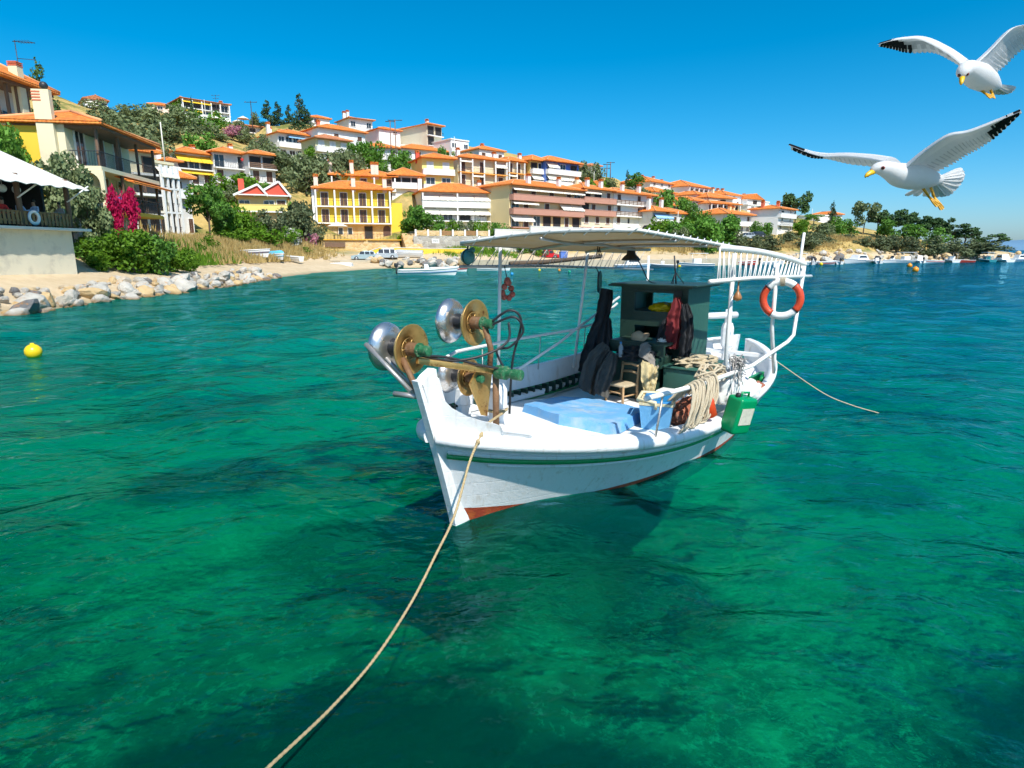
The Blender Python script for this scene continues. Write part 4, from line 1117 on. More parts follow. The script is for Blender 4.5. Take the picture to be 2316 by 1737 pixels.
def plant_all():
    stand('bush', 'olive', 'grey green olive bush', 'on the slope below the hilltop hotel', [(350, 300, 74, 62, 142), (402, 306, 84, 66, 145), (446, 325, 70, 55, 138), (385, 336, 90, 62, 128), (320, 292, 66, 52, 150), (286, 286, 60, 46, 150), (255, 300, 70, 55, 135), (290, 318, 80, 56, 125), (335, 335, 90, 54, 120)])
    stand('bush', 'green', 'dark green bush', 'above the yellow awning house', [(430, 346, 60, 44, 124), (474, 346, 60, 44, 126), (505, 342, 44, 30, 126), (395, 352, 50, 30, 118)])
    stand('bush', 'green', 'low garden bush', 'in front of the hilltop hotel', [(436, 268, 62, 22, 165), (490, 270, 60, 16, 166)])
    stand('cypress', 'cypress', 'small dark cypress', 'in front of the hilltop hotel', [(437, 264, 14, 42, 164)])
    stand('bush', 'green', 'round green bush', 'alone on the dry slope', [(478, 302, 34, 26, 146)])
    stand('tree', 'pink', 'pink blossom tree', 'on the slope beside the white porch house', [(528, 328, 36, 44, 148)])
    stand('bush', 'olive', 'grey bush', 'behind the antenna mast on the ridge', [(577, 280, 32, 24, 176)])
    stand('cypress', 'cypress', 'tall dark cypress', 'on the ridge above the ivy house', [(608, 290, 36, 60, 168), (630, 290, 30, 56, 170), (655, 290, 22, 50, 172), (680, 298, 42, 82, 168), (697, 290, 26, 40, 172)], 1600)
    stand('cypress', 'pine', 'dark fir', 'behind the top left house', [(96, 225, 60, 76, 80)], 2200)
    stand('bush', 'olive', 'wild olive bush', 'on the slope above the yellow apartments', [(650, 402, 74, 56, 124), (692, 420, 84, 68, 120), (742, 412, 84, 62, 122), (792, 402, 66, 60, 126), (768, 384, 54, 42, 132), (722, 392, 64, 42, 130)])
    stand('tree', 'green', 'leafy green tree', 'left of the white three storey pair', [(808, 364, 44, 42, 140)])
    stand('bush', 'bright', 'bright green creeper', 'below the ivy house', [(642, 380, 44, 34, 130), (705, 362, 30, 34, 134)])
    stand('bush', 'scrub', 'dark olive bush', 'between pediment house and yellow apartments', [(676, 480, 64, 58, 99), (686, 522, 74, 56, 96), (712, 500, 40, 66, 103)])
    stand('tree', 'green', 'dense fig tree', 'below the grey box house', [(474, 532, 86, 112, 76), (502, 528, 60, 70, 80)], 2600)
    stand('bush', 'bright', 'bright leafy bush', 'left of the pediment house', [(530, 520, 66, 60, 84), (562, 522, 60, 40, 86), (512, 522, 50, 44, 82)], 1600)
    stand('bush', 'bright', 'grape vine', 'over the balcony house pergola', [(532, 432, 84, 38, 104)])
    stand('bush', 'olive', 'narrow olive bush', 'behind the red chimney', [(524, 462, 34, 50, 100)])
    stand('bush', 'scrub', 'blue green bush', 'below the pediment house', [(600, 520, 62, 44, 91), (640, 520, 58, 46, 92), (578, 524, 50, 30, 90)])
    stand('bush', 'bright', 'low green hedge bush', 'on top of the dry bank', [(545, 545, 60, 26, 80), (595, 545, 66, 26, 84), (650, 540, 50, 26, 90), (500, 548, 50, 26, 76)])
    stand('bush', 'white', 'white flowering oleander', 'beside the yellow apartment terrace', [(661, 556, 46, 38, 91)], 1600)
    stand('bush', 'pink', 'pink flowering oleander', 'beside the yellow apartment terrace', [(703, 560, 36, 32, 96)], 1400)
    stand('bush', 'bright', 'bright green creeper mound', 'on the bank beside the restaurant', [(250, 612, 96, 78, 41), (304, 617, 108, 96, 41), (396, 606, 66, 44, 46), (424, 606, 44, 24, 48), (225, 612, 70, 42, 39)], 3200)
    stand('bush', 'green', 'dark green bush', 'on the bank beside the restaurant', [(203, 602, 78, 66, 40), (352, 612, 80, 74, 43), (214, 545, 56, 70, 42)], 2600)
    stand('tree', 'olive', 'grey olive tree', 'between restaurant and cream house', [(150, 460, 130, 112, 40), (205, 512, 92, 112, 40.5), (120, 440, 90, 80, 39)], 3200)
    stand('tree', 'green', 'green pine', 'above the restaurant roof', [(30, 400, 110, 150, 41), (4, 380, 90, 120, 40)], 3600)
    stand('tree', 'magenta', 'magenta bougainvillea', 'climbing beside the cream house', [(287, 522, 54, 94, 41.5)], 3000)
    stand('bush', 'bright', 'yellow green hedge tree', 'beside the yellow apartments', [(918, 492, 36, 76, 110)], 1600)
    stand('tree', 'green', 'round dark tree', 'behind the grey stone garden wall', [(948, 534, 66, 66, 110), (985, 532, 44, 44, 110), (930, 512, 40, 50, 111)], 1800)
    stand('tree', 'bright', 'small bright tree', 'behind the grey stone garden wall', [(1022, 532, 34, 34, 110), (1086, 534, 32, 34, 110)])
    stand('tree', 'olive', 'small olive tree', 'behind the grey stone garden wall', [(1055, 536, 34, 36, 110)])
    stand('bush', 'green', 'green bush', 'left of the long apartment block', [(1127, 534, 36, 44, 113), (1150, 540, 40, 22, 112)])
    stand('bush', 'bright', 'clipped bright hedge', 'before the long apartment block', [(1184, 524, 34, 20, 110), (1214, 522, 34, 12, 111)])
    stand('bush', 'olive', 'olive bush', 'right of the blue house', [(1320, 416, 46, 48, 160), (1350, 416, 38, 46, 162), (1380, 430, 50, 26, 158)])
    stand('bush', 'bright', 'light green bush', 'right of the blue house', [(1336, 426, 46, 20, 152), (1372, 424, 30, 24, 156)])
    stand('cypress', 'cypress', 'slim dark cypress', 'right of the apartment row roof', [(1418, 424, 14, 38, 172)])
    stand('tree', 'green', 'dark green tree', 'beside the slim cypress', [(1436, 438, 40, 46, 168)])
    stand('bush', 'olive', 'grey green bush', 'above the white end of the apartment row', [(1410, 446, 50, 28, 150), (1450, 450, 50, 26, 152)])
    stand('bush', 'green', 'green bush', 'under the far cluster of houses', [(1472, 462, 50, 30, 150), (1508, 460, 52, 30, 152), (1545, 456, 40, 30, 158), (1568, 504, 46, 44, 146), (1598, 520, 36, 40, 143)])
    stand('bush', 'bright', 'bright vine', 'below the blue awning', [(1480, 524, 44, 30, 128), (1510, 524, 36, 36, 129), (1545, 520, 40, 44, 131)])
    stand('tree', 'green', 'large dark green tree', 'on the bank below the arch house', [(1582, 556, 78, 60, 126), (1624, 552, 74, 60, 128), (1650, 532, 46, 46, 132), (1560, 550, 46, 40, 125)], 2000)
    stand('bush', 'olive', 'grey agave scrub', 'left of the large dark trees', [(1538, 545, 34, 30, 124)])
    stand('bush', 'scrub', 'dark bush', 'above the small boats', [(1660, 566, 64, 42, 130), (1708, 570, 44, 36, 131), (1742, 568, 50, 36, 134), (1686, 562, 40, 26, 132)])
    stand('bush', 'green', 'palm like bush', 'between arch house and white block', [(1706, 520, 30, 34, 148), (1730, 522, 28, 26, 149)])
    stand('tree', 'pine', 'tall dark pine', 'behind the white block house', [(1798, 502, 52, 64, 165), (1780, 500, 34, 50, 168)], 2000)
    stand('pine', 'green', 'flat topped tree', 'left of the flat roofed shore house', [(1840, 512, 38, 28, 172)])
    stand('bush', 'bright', 'bright green bush', 'right of the white block house', [(1815, 528, 42, 30, 156)])
    stand('bush', 'scrub', 'wide dark bush', 'above the dirt path', [(1828, 562, 68, 36, 140)], 1800)
    stand('bush', 'olive', 'olive scrub', 'below the flat roofed shore house', [(1866, 540, 40, 34, 158), (1850, 532, 30, 26, 160)])
    stand('cypress', 'cypress', 'pointed fir', 'in front of the red roofed shore house', [(1880, 506, 22, 48, 172)])
    stand('bush', 'green', 'leafy bush', 'at the left end of the pine grove', [(1892, 535, 46, 44, 164), (1918, 532, 36, 36, 166)])
    stand('tree', 'olive', 'tall pale eucalyptus', 'at the left end of the pine grove', [(1952, 526, 50, 68, 168)], 2000)
    stand('pine', 'pine', 'dark pine', 'in the grove on the headland', [(1984, 528, 50, 52, 168), (2016, 532, 56, 56, 168), (2046, 534, 50, 52, 168), (2074, 538, 52, 48, 167), (2100, 544, 46, 50, 166), (2122, 548, 56, 54, 166), (2152, 552, 60, 44, 165), (2182, 554, 54, 38, 165), (2235, 554, 60, 24, 164)], 1800)
    stand('bush', 'green', 'sunlit low pine', 'in front of the headland grove', [(2000, 530, 46, 34, 164), (2062, 538, 54, 30, 163), (2116, 546, 50, 30, 162)])
    stand('bush', 'scrub', 'dark juniper bush', 'above the moored boats', [(1956, 562, 34, 26, 150), (1992, 568, 50, 34, 150), (2028, 568, 54, 34, 151), (2062, 564, 44, 22, 152), (2116, 570, 54, 34, 152), (2160, 560, 60, 18, 156), (2232, 572, 80, 24, 155), (2200, 560, 60, 16, 158)], 1500)
    stand('bush', 'olive', 'scrubby olive bush', 'high on the slope under the ridge', [(230, 268, 60, 40, 165), (540, 300, 40, 26, 160), (500, 322, 44, 26, 140), (556, 318, 44, 22, 150), (596, 335, 50, 30, 138), (570, 340, 40, 26, 132), (620, 350, 40, 26, 134)])
    stand('bush', 'green', 'garden bush', 'between the upper hill houses', [(748, 300, 40, 26, 165), (850, 310, 40, 28, 160), (842, 335, 50, 26, 155), (905, 345, 44, 26, 158), (1000, 345, 46, 30, 160), (1030, 350, 36, 26, 160), (1066, 352, 34, 22, 160), (945, 335, 40, 26, 168)])
    stand('bush', 'green', 'green shrub', 'around the lower left houses', [(455, 460, 44, 36, 100), (420, 470, 40, 50, 92), (600, 445, 50, 30, 108), (640, 450, 40, 40, 106), (560, 455, 40, 36, 104), (490, 470, 50, 44, 96), (350, 420, 44, 60, 84), (395, 440, 40, 50, 88)], 1600)
    stand('bush', 'olive', 'grey shrub', 'behind the cream house', [(345, 345, 70, 48, 105), (270, 330, 70, 48, 110), (215, 300, 70, 50, 118), (310, 352, 60, 40, 96)], 1500)
    stand('bush', 'scrub', 'dusty shrub', 'on the bank below the apartment row', [(1230, 548, 40, 22, 112), (1300, 546, 44, 22, 116), (1360, 540, 44, 24, 121), (1420, 540, 46, 24, 125), (1480, 548, 44, 26, 126)])
    stand('bush', 'green', 'thick bush', 'below the low orange roofed house', [(1520, 535, 44, 34, 128), (1552, 530, 40, 36, 134), (1600, 545, 60, 40, 124), (1640, 560, 50, 34, 128)], 1600)
    stand('bush', 'scrub', 'wild bush', 'on the dry slope of the headland', [(1780, 545, 36, 22, 146), (1870, 556, 40, 20, 150), (1910, 548, 34, 18, 158), (1930, 560, 30, 16, 152), (1848, 545, 30, 18, 154)])
    stand('bush', 'bright', 'weedy bush', 'behind the dry grass', [(470, 560, 40, 26, 66), (452, 574, 36, 24, 60), (690, 575, 36, 16, 90), (620, 552, 44, 18, 88)])
plant_all()
# ------------------------------------------------------------------ shore rocks
def rock_mesh(seed, sub=2):
    g = random.Random(seed)
    bm = bmesh.new()
    bmesh.ops.create_icosphere(bm, subdivisions=sub, radius=0.5)
    off = Vector((g.uniform(0, 50), g.uniform(0, 50), g.uniform(0, 50)))
    for v in bm.verts:
        v.co *= 1 + 0.35 * mnoise.noise(v.co * 2.2 + off)
    for k in range(6):                   # broken flat faces
        nrm = Vector((g.gauss(0, 1), g.gauss(0, 1), g.gauss(0, 1))).normalized(); dd = g.uniform(0.26, 0.4)
        for v in bm.verts:
            e = v.co.dot(nrm) - dd
            if e > 0: v.co -= nrm * e * 0.9
    m = MB().bm(bm)
    return m.mesh('rock', M_ROCK)
ROCKS = [rock_mesh(i) for i in range(9)]
def rock_bank(name, pts, n, lo, hi, smin, smax, zoff=0.0, seed=1):
    root = tag(empty(name), kind='structure')
    g = random.Random(seed)
    segs = [(Vector(a), Vector(b)) for a, b in zip(pts[:-1], pts[1:])]
    L = [(b - a).length for a, b in segs]
    for i in range(n):
        k = g.choices(range(len(segs)), L)[0]
        a, b = segs[k]
        t = g.random(); d = (b - a).normalized(); inn = Vector((-d.y, d.x))
        off = g.uniform(lo, hi)
        p = a + (b - a) * t + inn * off
        z = float(ground_h(np.array([p.x]), np.array([p.y]))[0])
        s = smin + (smax - smin) * g.random() ** 2.2
        s *= 1.15 if off < 0.9 else 0.8
        z = max(z, -0.15)
        link('stone', g.choice(ROCKS), root, (p.x, p.y, z + s * 0.16 + zoff), (g.uniform(-0.5, 0.5), g.uniform(-0.5, 0.5), g.uniform(0, 6.28)), (s * g.uniform(0.9, 1.6), s * g.uniform(0.8, 1.2), s * g.uniform(0.6, 0.95)))
    return root
rock_bank('left_rock_bank', SHORE[2:8], 298, -0.7, 1.8, 0.32, 1.05, seed=3)
rock_bank('middle_rock_bank', [(-18.5, 90), (-16.5, 92.6), (-5.5, 93.6)], 90, -0.6, 4.0, 0.5, 1.7, 0.25, seed=5)
rock_bank('headland_rocks', [(50.8, 120.4), (69.3, 133), (91.3, 146), (118, 157), (140, 163)], 150, -0.5, 5.0, 0.6, 2.2, 0.2, seed=7)
# ------------------------------------------------------------------ fishing boat
BOAT_LOC = Vector((1.786, 8.573, 0.0))
BOAT_YAW = math.atan2(-0.785, -0.62)
BM = Matrix.Translation(BOAT_LOC) @ Matrix.Rotation(BOAT_YAW, 4, 'Z')
HL, ST = 3.74, -3.8                       # stem and stern at the waterline; x forward, y to port
def sheer(t):
    m = 0.52
    if t > m: return 0.56 + 0.42 * ((t - m) / (1 - m)) ** 2.0
    return 0.56 + 0.40 * ((m - t) / m) ** 2.0
def half_sheer(t):
    if t < 0.47: return 1.36 * max(0.0, 1 - ((0.47 - t) / 0.475) ** 3.0) ** 0.62
    return 1.36 * max(0.0, 1 - abs((t - 0.47) / 0.53) ** 2.9) ** 0.62
def half_wl(t): return 1.14 * max(0.0, 1 - abs((t - 0.47) / 0.53) ** 2.0) ** 1.0
KEEL = -0.75
def hp(t, z, off=0.0):                   # a point of the port side of the hull
    zs = sheer(t)
    if t > 0.5: rk = 0.28 * max(0, z) ** 1.1 - 0.30 * max(0, -z) ** 1.1
    else: rk = -(0.28 * max(0, z) ** 1.2 - 0.25 * max(0, -z))
    x = ST + (HL - ST) * t + rk * abs(2 * t - 1) ** 3
    hw, hs = half_wl(t), half_sheer(t)
    if z >= 0: y = hw + (hs - hw) * min(1.0, z / zs) ** 1.1
    else: y = hw * max(0.0, 1 - (z / (KEEL - 0.02)) ** 2) ** 0.75
    return Vector((x, max(y, 0.03) + off, z))
def tx(x): return (x - ST) / (HL - ST)
def boot(t): return 0.01 + 0.15 * max(0, 2 * t - 1) ** 4
def deckz(x):
    t = tx(x)
    if x > 1.0: return sheer(t) - 0.05
    if x > 0.2: return sheer(t) - 0.05 - 0.10 * (1.0 - x) / 0.8
    return 0.46 if x > -2.4 else 0.46 + (-2.4 - x) * 0.1
def white_paint():
    t = NT('boat_white')
    co = t.coord()
    n = t.noise(co, 1.7, 6, 0.65)
    c = t.mix(n, (0.76, 0.77, 0.77), (0.84, 0.84, 0.83))
    c = t.mix(t.math('MULTIPLY', t.ramp(t.noise(co, 4.5, 7, 0.75), [(0.57, 0.0), (0.72, 1.0)]), 0.4), c, (0.44, 0.43, 0.38))
    st = t.noise(t.coord('Object', (2.2, 2.2, 0.35)), 6.0, 4, 0.6)
    c = t.mix(t.math('MULTIPLY', t.ramp(st, [(0.57, 0.0), (0.72, 1.0)]), 0.45), c, (0.46, 0.38, 0.27))
    z = t.node('SeparateXYZ'); t.l.new(co, z.inputs[0])
    seam = t.math('ABSOLUTE', t.math('SINE', t.math('MULTIPLY', z.outputs[2], 22.0)))
    h = t.math('ADD', t.math('MULTIPLY', t.ramp(seam, [(0.0, 0.0), (0.12, 1.0)]), 0.35), t.noise(co, 22, 5, 0.7))
    t.bsdf(c, 0.38, nrm=t.bump(h, 0.35, 0.012))
    return t.m
B_WHITE = white_paint()
B_DECK = paint('deck_white', (0.80, 0.80, 0.79), 0.5, 0.05, 2.5, 0.3, ((0.52, 0.50, 0.45), 0.60, 0.35), bscale=25)
B_RED = paint('antifouling_red', (0.30, 0.045, 0.02), 0.6, 0.35, 3.0, 0.4, ((0.55, 0.16, 0.03), 0.55, 0.7))
B_GREEN = paint('green_paint', (0.008, 0.27, 0.075), 0.35, 0.2, 3.0, 0.25, ((0.32, 0.32, 0.14), 0.68, 0.5), bscale=20)
B_MOTOR = paint('flaking_green_paint', (0.012, 0.13, 0.05), 0.6, 0.5, 14.0, 0.6, ((0.32, 0.30, 0.22), 0.52, 0.75), bscale=60)
B_DKGREEN = paint('dark_shaded_green_paint', (0.014, 0.042, 0.030), 0.5, 0.3, 2.5, 0.25, ((0.05, 0.06, 0.045), 0.55, 0.6), bscale=20)  # near-black cabin front has the canopy's shade put into its green
B_TEAL = paint('teal_green_paint', (0.03, 0.105, 0.08), 0.5, 0.25, 2.0, 0.2, bscale=20)
B_STEEL = paint('spool_steel', (0.62, 0.61, 0.60), 0.28, 0.12, 3.0, 0.1, ((0.45, 0.33, 0.18), 0.6, 0.4), metal=0.9)
def gold():
    t = NT('rusty_gold_metal')
    co = t.coord()
    c = t.mix(t.noise(co, 5.0, 6, 0.7), (0.40, 0.21, 0.05), (0.70, 0.48, 0.18))
    c = t.mix(t.ramp(t.noise(co, 9.0, 6, 0.75), [(0.55, 0.0), (0.68, 1.0)]), c, (0.20, 0.07, 0.025))
    t.bsdf(c, t.math('ADD', t.math('MULTIPLY', t.noise(co, 12.0, 4), 0.3), 0.25), 0.7, t.bump(t.noise(co, 40, 4), 0.2, 0.004))
    return t.m
B_GOLD = gold()
B_RUST = paint('rusted_iron', (0.22, 0.12, 0.06), 0.7, 0.4, 8.0, 0.4, ((0.42, 0.36, 0.28), 0.55, 0.6), metal=0.3, bscale=40)
B_GALV = paint('galvanised_pipe', (0.42, 0.40, 0.38), 0.42, 0.2, 6.0, 0.2, ((0.35, 0.18, 0.08), 0.6, 0.7), metal=0.6)
B_PIPE = paint('white_pipe', (0.78, 0.77, 0.73), 0.4, 0.06, 4.0, 0.15, ((0.45, 0.30, 0.18), 0.66, 0.7))
B_BLACK = paint('black_rubber', (0.016, 0.017, 0.02), 0.5, 0.3, 6.0, 0.1)
B_HATCH = paint('faded_blue_cover', (0.13, 0.37, 0.66), 0.7, 0.25, 1.6, 0.35, ((0.44, 0.50, 0.52), 0.46, 0.75), bscale=9)
def canvas_tarp():
    t = NT('canopy_canvas')
    co = t.coord()
    c = t.mix(t.noise(co, 0.9, 5, 0.6), (0.44, 0.39, 0.29), (0.56, 0.50, 0.38))
    wv = t.noise(t.coord('Object', (0.5, 3.0, 1.0)), 1.6, 4, 0.6, 0.8)
    c = t.mix(t.math('MULTIPLY', t.ramp(wv, [(0.56, 0.0), (0.70, 1.0)]), 0.7), c, (0.46, 0.33, 0.13))
    d = t.node('BsdfDiffuse'); t.put(d.inputs[0], c)
    tr = t.node('BsdfTranslucent'); t.put(tr.inputs[0], t.mix(0.4, c, (0.8, 0.6, 0.3)))
    mx = t.node('MixShader'); mx.inputs[0].default_value = 0.42
    t.l.new(d.outputs[0], mx.inputs[1]); t.l.new(tr.outputs[0], mx.inputs[2]); t.l.new(mx.outputs[0], t.out.inputs['Surface'])
    return t.m
B_CANVAS = canvas_tarp()
boat = tag(empty('fishing_boat', BOAT_LOC, BOAT_YAW), 'white wooden fishing boat with green stripe, canopy and green cabin, moored in front', 'boat')
TS = [0.5 - 0.5 * math.cos(math.pi * i / 52) for i in range(53)]
def side(rowf, m, mirror=True):
    m.grid([rowf(t) for t in TS])
    if mirror: m.grid([[Vector((p.x, -p.y, p.z)) for p in reversed(rowf(t))] for t in TS])
mb = MB()
side(lambda t: [hp(t, boot(t) + (sheer(t) - boot(t)) * k / 9) for k in range(10)], mb)
hull = mb.build('hull', B_WHITE, boat, fix=True)
mb = MB()
side(lambda t: [hp(t, KEEL * (1 - 0.5 * abs(2 * t - 1) ** 4) + (boot(t) - KEEL * (1 - 0.5 * abs(2 * t - 1) ** 4)) * k / 6) for k in range(7)], mb)
mb.build('bottom', B_RED, boat, fix=True)
# inner side of the hull and the deck
mb = MB()
TI = [t for t in TS if 0.015 < t < 0.985]
def inner(t, k):
    p = hp(t, sheer(t)); q = hp(t, max(deckz(p.x) - 0.02, 0.2))
    z = q.z + (sheer(t) - 0.012 - q.z) * k
    w = hp(t, z)
    return Vector((w.x, max(w.y - 0.055, 0.0), z))
mb.grid([[inner(t, k / 4) for k in range(5)] for t in TI])
mb.grid([[Vector((p.x, -p.y, p.z)) for p in [inner(t, k / 4) for k in range(4, -1, -1)]] for t in TI])
mb.build('inner_planking', B_DECK, boat, fix=True)
mb = MB()
rows = []
for t in TI:
    p = inner(t, 0); x = p.x
    zz = deckz(x)
    rows.append([(x, p.y * (k / 6.0) * 1.02, zz + 0.035 * (1 - (k / 6.0) ** 2)) for k in range(-6, 7)])
mb.grid(rows)
mb.build('deck', B_DECK, boat, fix=True)
# stem and stern posts
def post_profile(t_end, sgn, zt, th, wd):
    m = MB()
    zs = [-0.02, 0.08, 0.2, 0.45, 0.7, 0.95] + ([1.15, 1.3] if zt > 1.3 else []) + [zt]
    rows = []
    for z in zs:
        x = hp(t_end, z).x
        a, b = x + sgn * th, x - sgn * 0.16
        rows.append([(a, -wd * 0.55, z), (a, wd * 0.55, z), (b, wd, z), (b, -wd, z)])
    m.grid(rows, smooth=False, close=True)
    m.add(rows[-1], [(0, 1, 2, 3)]); m.add(rows[0], [(3, 2, 1, 0)])
    return m
post_profile(1.0, 1, 1.49, 0.07, 0.07).build('stem', B_WHITE, boat, fix=True)
post_profile(0.0, -1, 1.02, 0.06, 0.06).build('stern_post', B_WHITE, boat, fix=True)
# bow cheeks with the hollow for the rollers
for s in (1, -1):
    m = MB()
    prof = [(4.20, 1.46), (4.13, 1.52), (4.03, 1.57), (4.015, 1.45), (4.0, 1.32), (3.96, 1.22), (3.88, 1.14), (3.78, 1.09), (3.70, 1.06), (3.68, 1.0), (3.48, 0.95)]
    top, bot, topi, boti = [], [], [], []
    for x_, zt in prof:
        t = min(1.0, tx(x_ - 0.27)); b = hp(t, sheer(t) - 0.01); e = max(0.035, b.y - 0.02)
        top.append((x_, s * (e + 0.02), zt)); bot.append((b.x, s * e, b.z))
        topi.append((x_ - 0.02, s * max(0.0, e - 0.06), zt)); boti.append((b.x - 0.02, s * max(0.0, e - 0.06), b.z))
    m.grid([bot, top, topi, boti], smooth=False)
    m.build('bow_cheek', B_WHITE, boat, fix=True)
# rail: broad and rounded from the bow to midships on the visible side
def strip(name, t0, t1, zoff, prof, mat, sides=(1, -1), n=40, par=None):
    for s in sides:
        m = MB(); rows = []
        for i in range(n + 1):
            t = t0 + (t1 - t0) * i / n
            p = hp(t, max(sheer(t) + zoff if zoff > -9 else 0.1, 0.02))
            q = hp(min(t + 0.004, 0.9995), p.z); r = hp(max(min(t, 0.9915) - 0.004, 0), p.z)
            d = (q - r).normalized(); o = Vector((d.y, -d.x, 0)); o = -o if o.y < 0 else o
            rows.append([(p.x + o.x * a, s * (p.y + o.y * a), p.z + b) for a, b in prof])
        m.grid(rows, smooth=True, close=True)
        m.add(rows[0], [tuple(range(len(prof)))]); m.add(rows[-1], [tuple(range(len(prof) - 1, -1, -1))])
        m.build(name, mat, par or boat, fix=True)
RAILP = [(0.07, -0.10), (0.085, -0.05), (0.075, 0.0), (0.03, 0.035), (-0.10, 0.04), (-0.16, 0.02), (-0.16, -0.03), (-0.02, -0.06), (0.0, -0.11)]
strip('rail', 0.585, 0.9995, 0.0, RAILP, B_WHITE, (1,), 60)
strip('rail', 0.585, 0.9995, 0.0, RAILP, B_WHITE, (-1,), 60)
strip('gunwale', 0.005, 0.583, 0.0, [(0.035, -0.06), (0.035, 0.02), (-0.09, 0.025), (-0.09, -0.02), (0.0, -0.05)], B_WHITE)
strip('rubbing_strake', 0.02, 0.998, -0.235, [(-0.01, -0.03), (0.028, -0.024), (0.036, 0.0), (0.028, 0.024), (-0.01, 0.03)], B_GREEN)
strip('wale', 0.03, 0.997, -0.185, [(-0.01, -0.02), (0.03, -0.02), (0.03, 0.016), (-0.01, 0.022)], B_WHITE)
strip('wale', 0.04, 0.97, -0.29, [(-0.01, -0.022), (0.016, -0.018), (0.016, 0.016), (-0.01, 0.02)], B_WHITE)
# raised wash board on the far side with the green slot below it
m = MB(); rows = []; g2 = MB(); rows2 = []
for i in range(25):
    t = 0.40 + 0.50 * i / 24
    p = hp(t, sheer(t)); k = 0.30 * min(1, (0.92 - t) / 0.12 + 0.35)
    z0 = sheer(t) + 0.10
    rows.append([(p.x, -(p.y - 0.05), z0), (p.x, -(p.y - 0.02), z0 + k), (p.x, -(p.y + 0.03), z0 + k), (p.x, -(p.y + 0.0), z0)])
    rows2.append([(p.x, -(p.y - 0.02), z0 - 0.01), (p.x, -(p.y - 0.02), z0 - 0.14), (p.x, -(p.y - 0.16), z0 - 0.15)])
m.grid(rows, smooth=False, close=True); m.add(rows[0], [(0, 1, 2, 3)]); m.add(rows[-1], [(3, 2, 1, 0)])
m.build('wash_board', B_WHITE, boat, fix=True)
g2.grid(rows2, smooth=False); wb = g2.build('scupper_strip', B_GREEN, boat)
for i in range(20):
    t = 0.42 + 0.46 * i / 19; p = hp(t, sheer(t))
    m = MB(); m.box(p.x - 0.02, p.x + 0.02, -(p.y - 0.025), -(p.y - 0.13), sheer(t) - 0.04, sheer(t) + 0.095); m.build('rib', B_DKGREEN, boat)
# bitts
def bitt(x, y, z0, z1, w, head=True, name='bitt'):
    m = MB()
    n = 8
    def ring(r, z): return [(x + r * math.cos(math.pi / 8 + k * math.pi / 4), y + r * math.sin(math.pi / 8 + k * math.pi / 4), z) for k in range(n)]
    hh = z1 - z0
    rr = [ring(w * 0.72, z0), ring(w * 0.66, z0 + hh * 0.35), ring(w * 1.0, z0 + hh * 0.42), ring(w * 1.0, z0 + hh * 0.88), ring(w * 0.75, z1)]
    m.grid(rr, smooth=False, close=True); m.add(rr[-1], [tuple(range(n))])
    return m.build(name, B_WHITE, boat, fix=True)
bitt(2.88, -0.22, 0.78, 1.20, 0.125)
bitt(2.95, -0.62, 0.80, 1.16, 0.11)
# spools of the net hauler, turning on a cross axle
def spool(c, r, gap, fl, name='net_spool', flip=False):
    c = Vector(c)
    M = Matrix.Translation(c) @ Matrix.Rotation(R(6), 4, 'Z') @ Matrix.Rotation(-math.pi / 2, 4, 'X')     # local z -> boat +y
    root = None
    m = MB(); m.lathe([(r * 0.34, -gap), (r * 0.36, -gap * 0.5), (r * 0.30, 0), (r * 0.36, gap * 0.5), (r * 0.34, gap)], 28, M); root = m.build(name, B_BLACK, boat)
    m = MB(); m.lathe([(r * 0.30, -gap * 0.55), (r * 0.50, -gap * 0.50), (r * 0.80, -gap * 0.72), (r * 0.96, -gap * 1.10), (r, -gap * 1.34), (r * 0.985, -gap * 1.36), (r * 0.8, -gap * 1.12), (r * 0.2, -gap * 0.95)], 40, M)
    m.build('outer_flange', B_STEEL, root)
    m = MB(); m.lathe([(r * 0.30, gap * 0.55), (r * 0.55, gap * 0.72), (r * 0.85, gap * 0.95), (r * 0.99, gap * 1.25), (r, gap * 1.34), (r * 0.985, gap * 1.36), (r * 0.85, gap * 1.22), (r * 0.45, gap * 1.0), (r * 0.43, gap * 0.93), (r * 0.2, gap * 0.92)], 40, M)
    m.build('inner_flange', B_GOLD, root)
    m = MB(); m.lathe([(r * 0.43, gap * 1.02), (r * 0.46, gap * 1.06), (r * 0.43, gap * 1.09), (r * 0.42, gap * 1.02)], 28, M)
    for k in range(6):
        a = k * math.pi / 3; p = M @ Vector((r * 0.22 * math.cos(a), r * 0.22 * math.sin(a), gap * 1.0)); q = M @ Vector((r * 0.43 * math.cos(a), r * 0.43 * math.sin(a), gap * 1.02)); m.tube([p, q], r * 0.035, 5)
    m.build('hub_ring', B_GOLD, root)
    m = MB(); m.lathe([(0.2 * r + 0.012, gap * 0.9), (r * 0.27, gap * 1.1), (r * 0.27, gap * 2.0), (r * 0.25, gap * 2.05)], 24, M, False); m.build('gear_housing', B_RUST, root)
    m = MB(); m.lathe([(r * 0.29, gap * 2.0), (r * 0.29, gap * 2.12), (r * 0.2, gap * 2.14), (r * 0.19, gap * 2.5), (r * 0.21, gap * 2.52), (r * 0.21, gap * 2.95), (r * 0.14, gap * 3.0)], 16, M, False)
    for k in range(6):
        a = k * math.pi / 3; m.ball(M @ Vector((r * 0.25 * math.cos(a), r * 0.25 * math.sin(a), gap * 2.14)), r * 0.04, 6, 4)
    m.build('hydraulic_motor', B_MOTOR, root)
    return M
spool((3.97, -0.50, 1.70), 0.235, 0.125, 1)
spool((3.17, -0.42, 1.88), 0.235, 0.125, 1)
spool((3.30, -0.36, 1.34), 0.19, 0.10, 1)
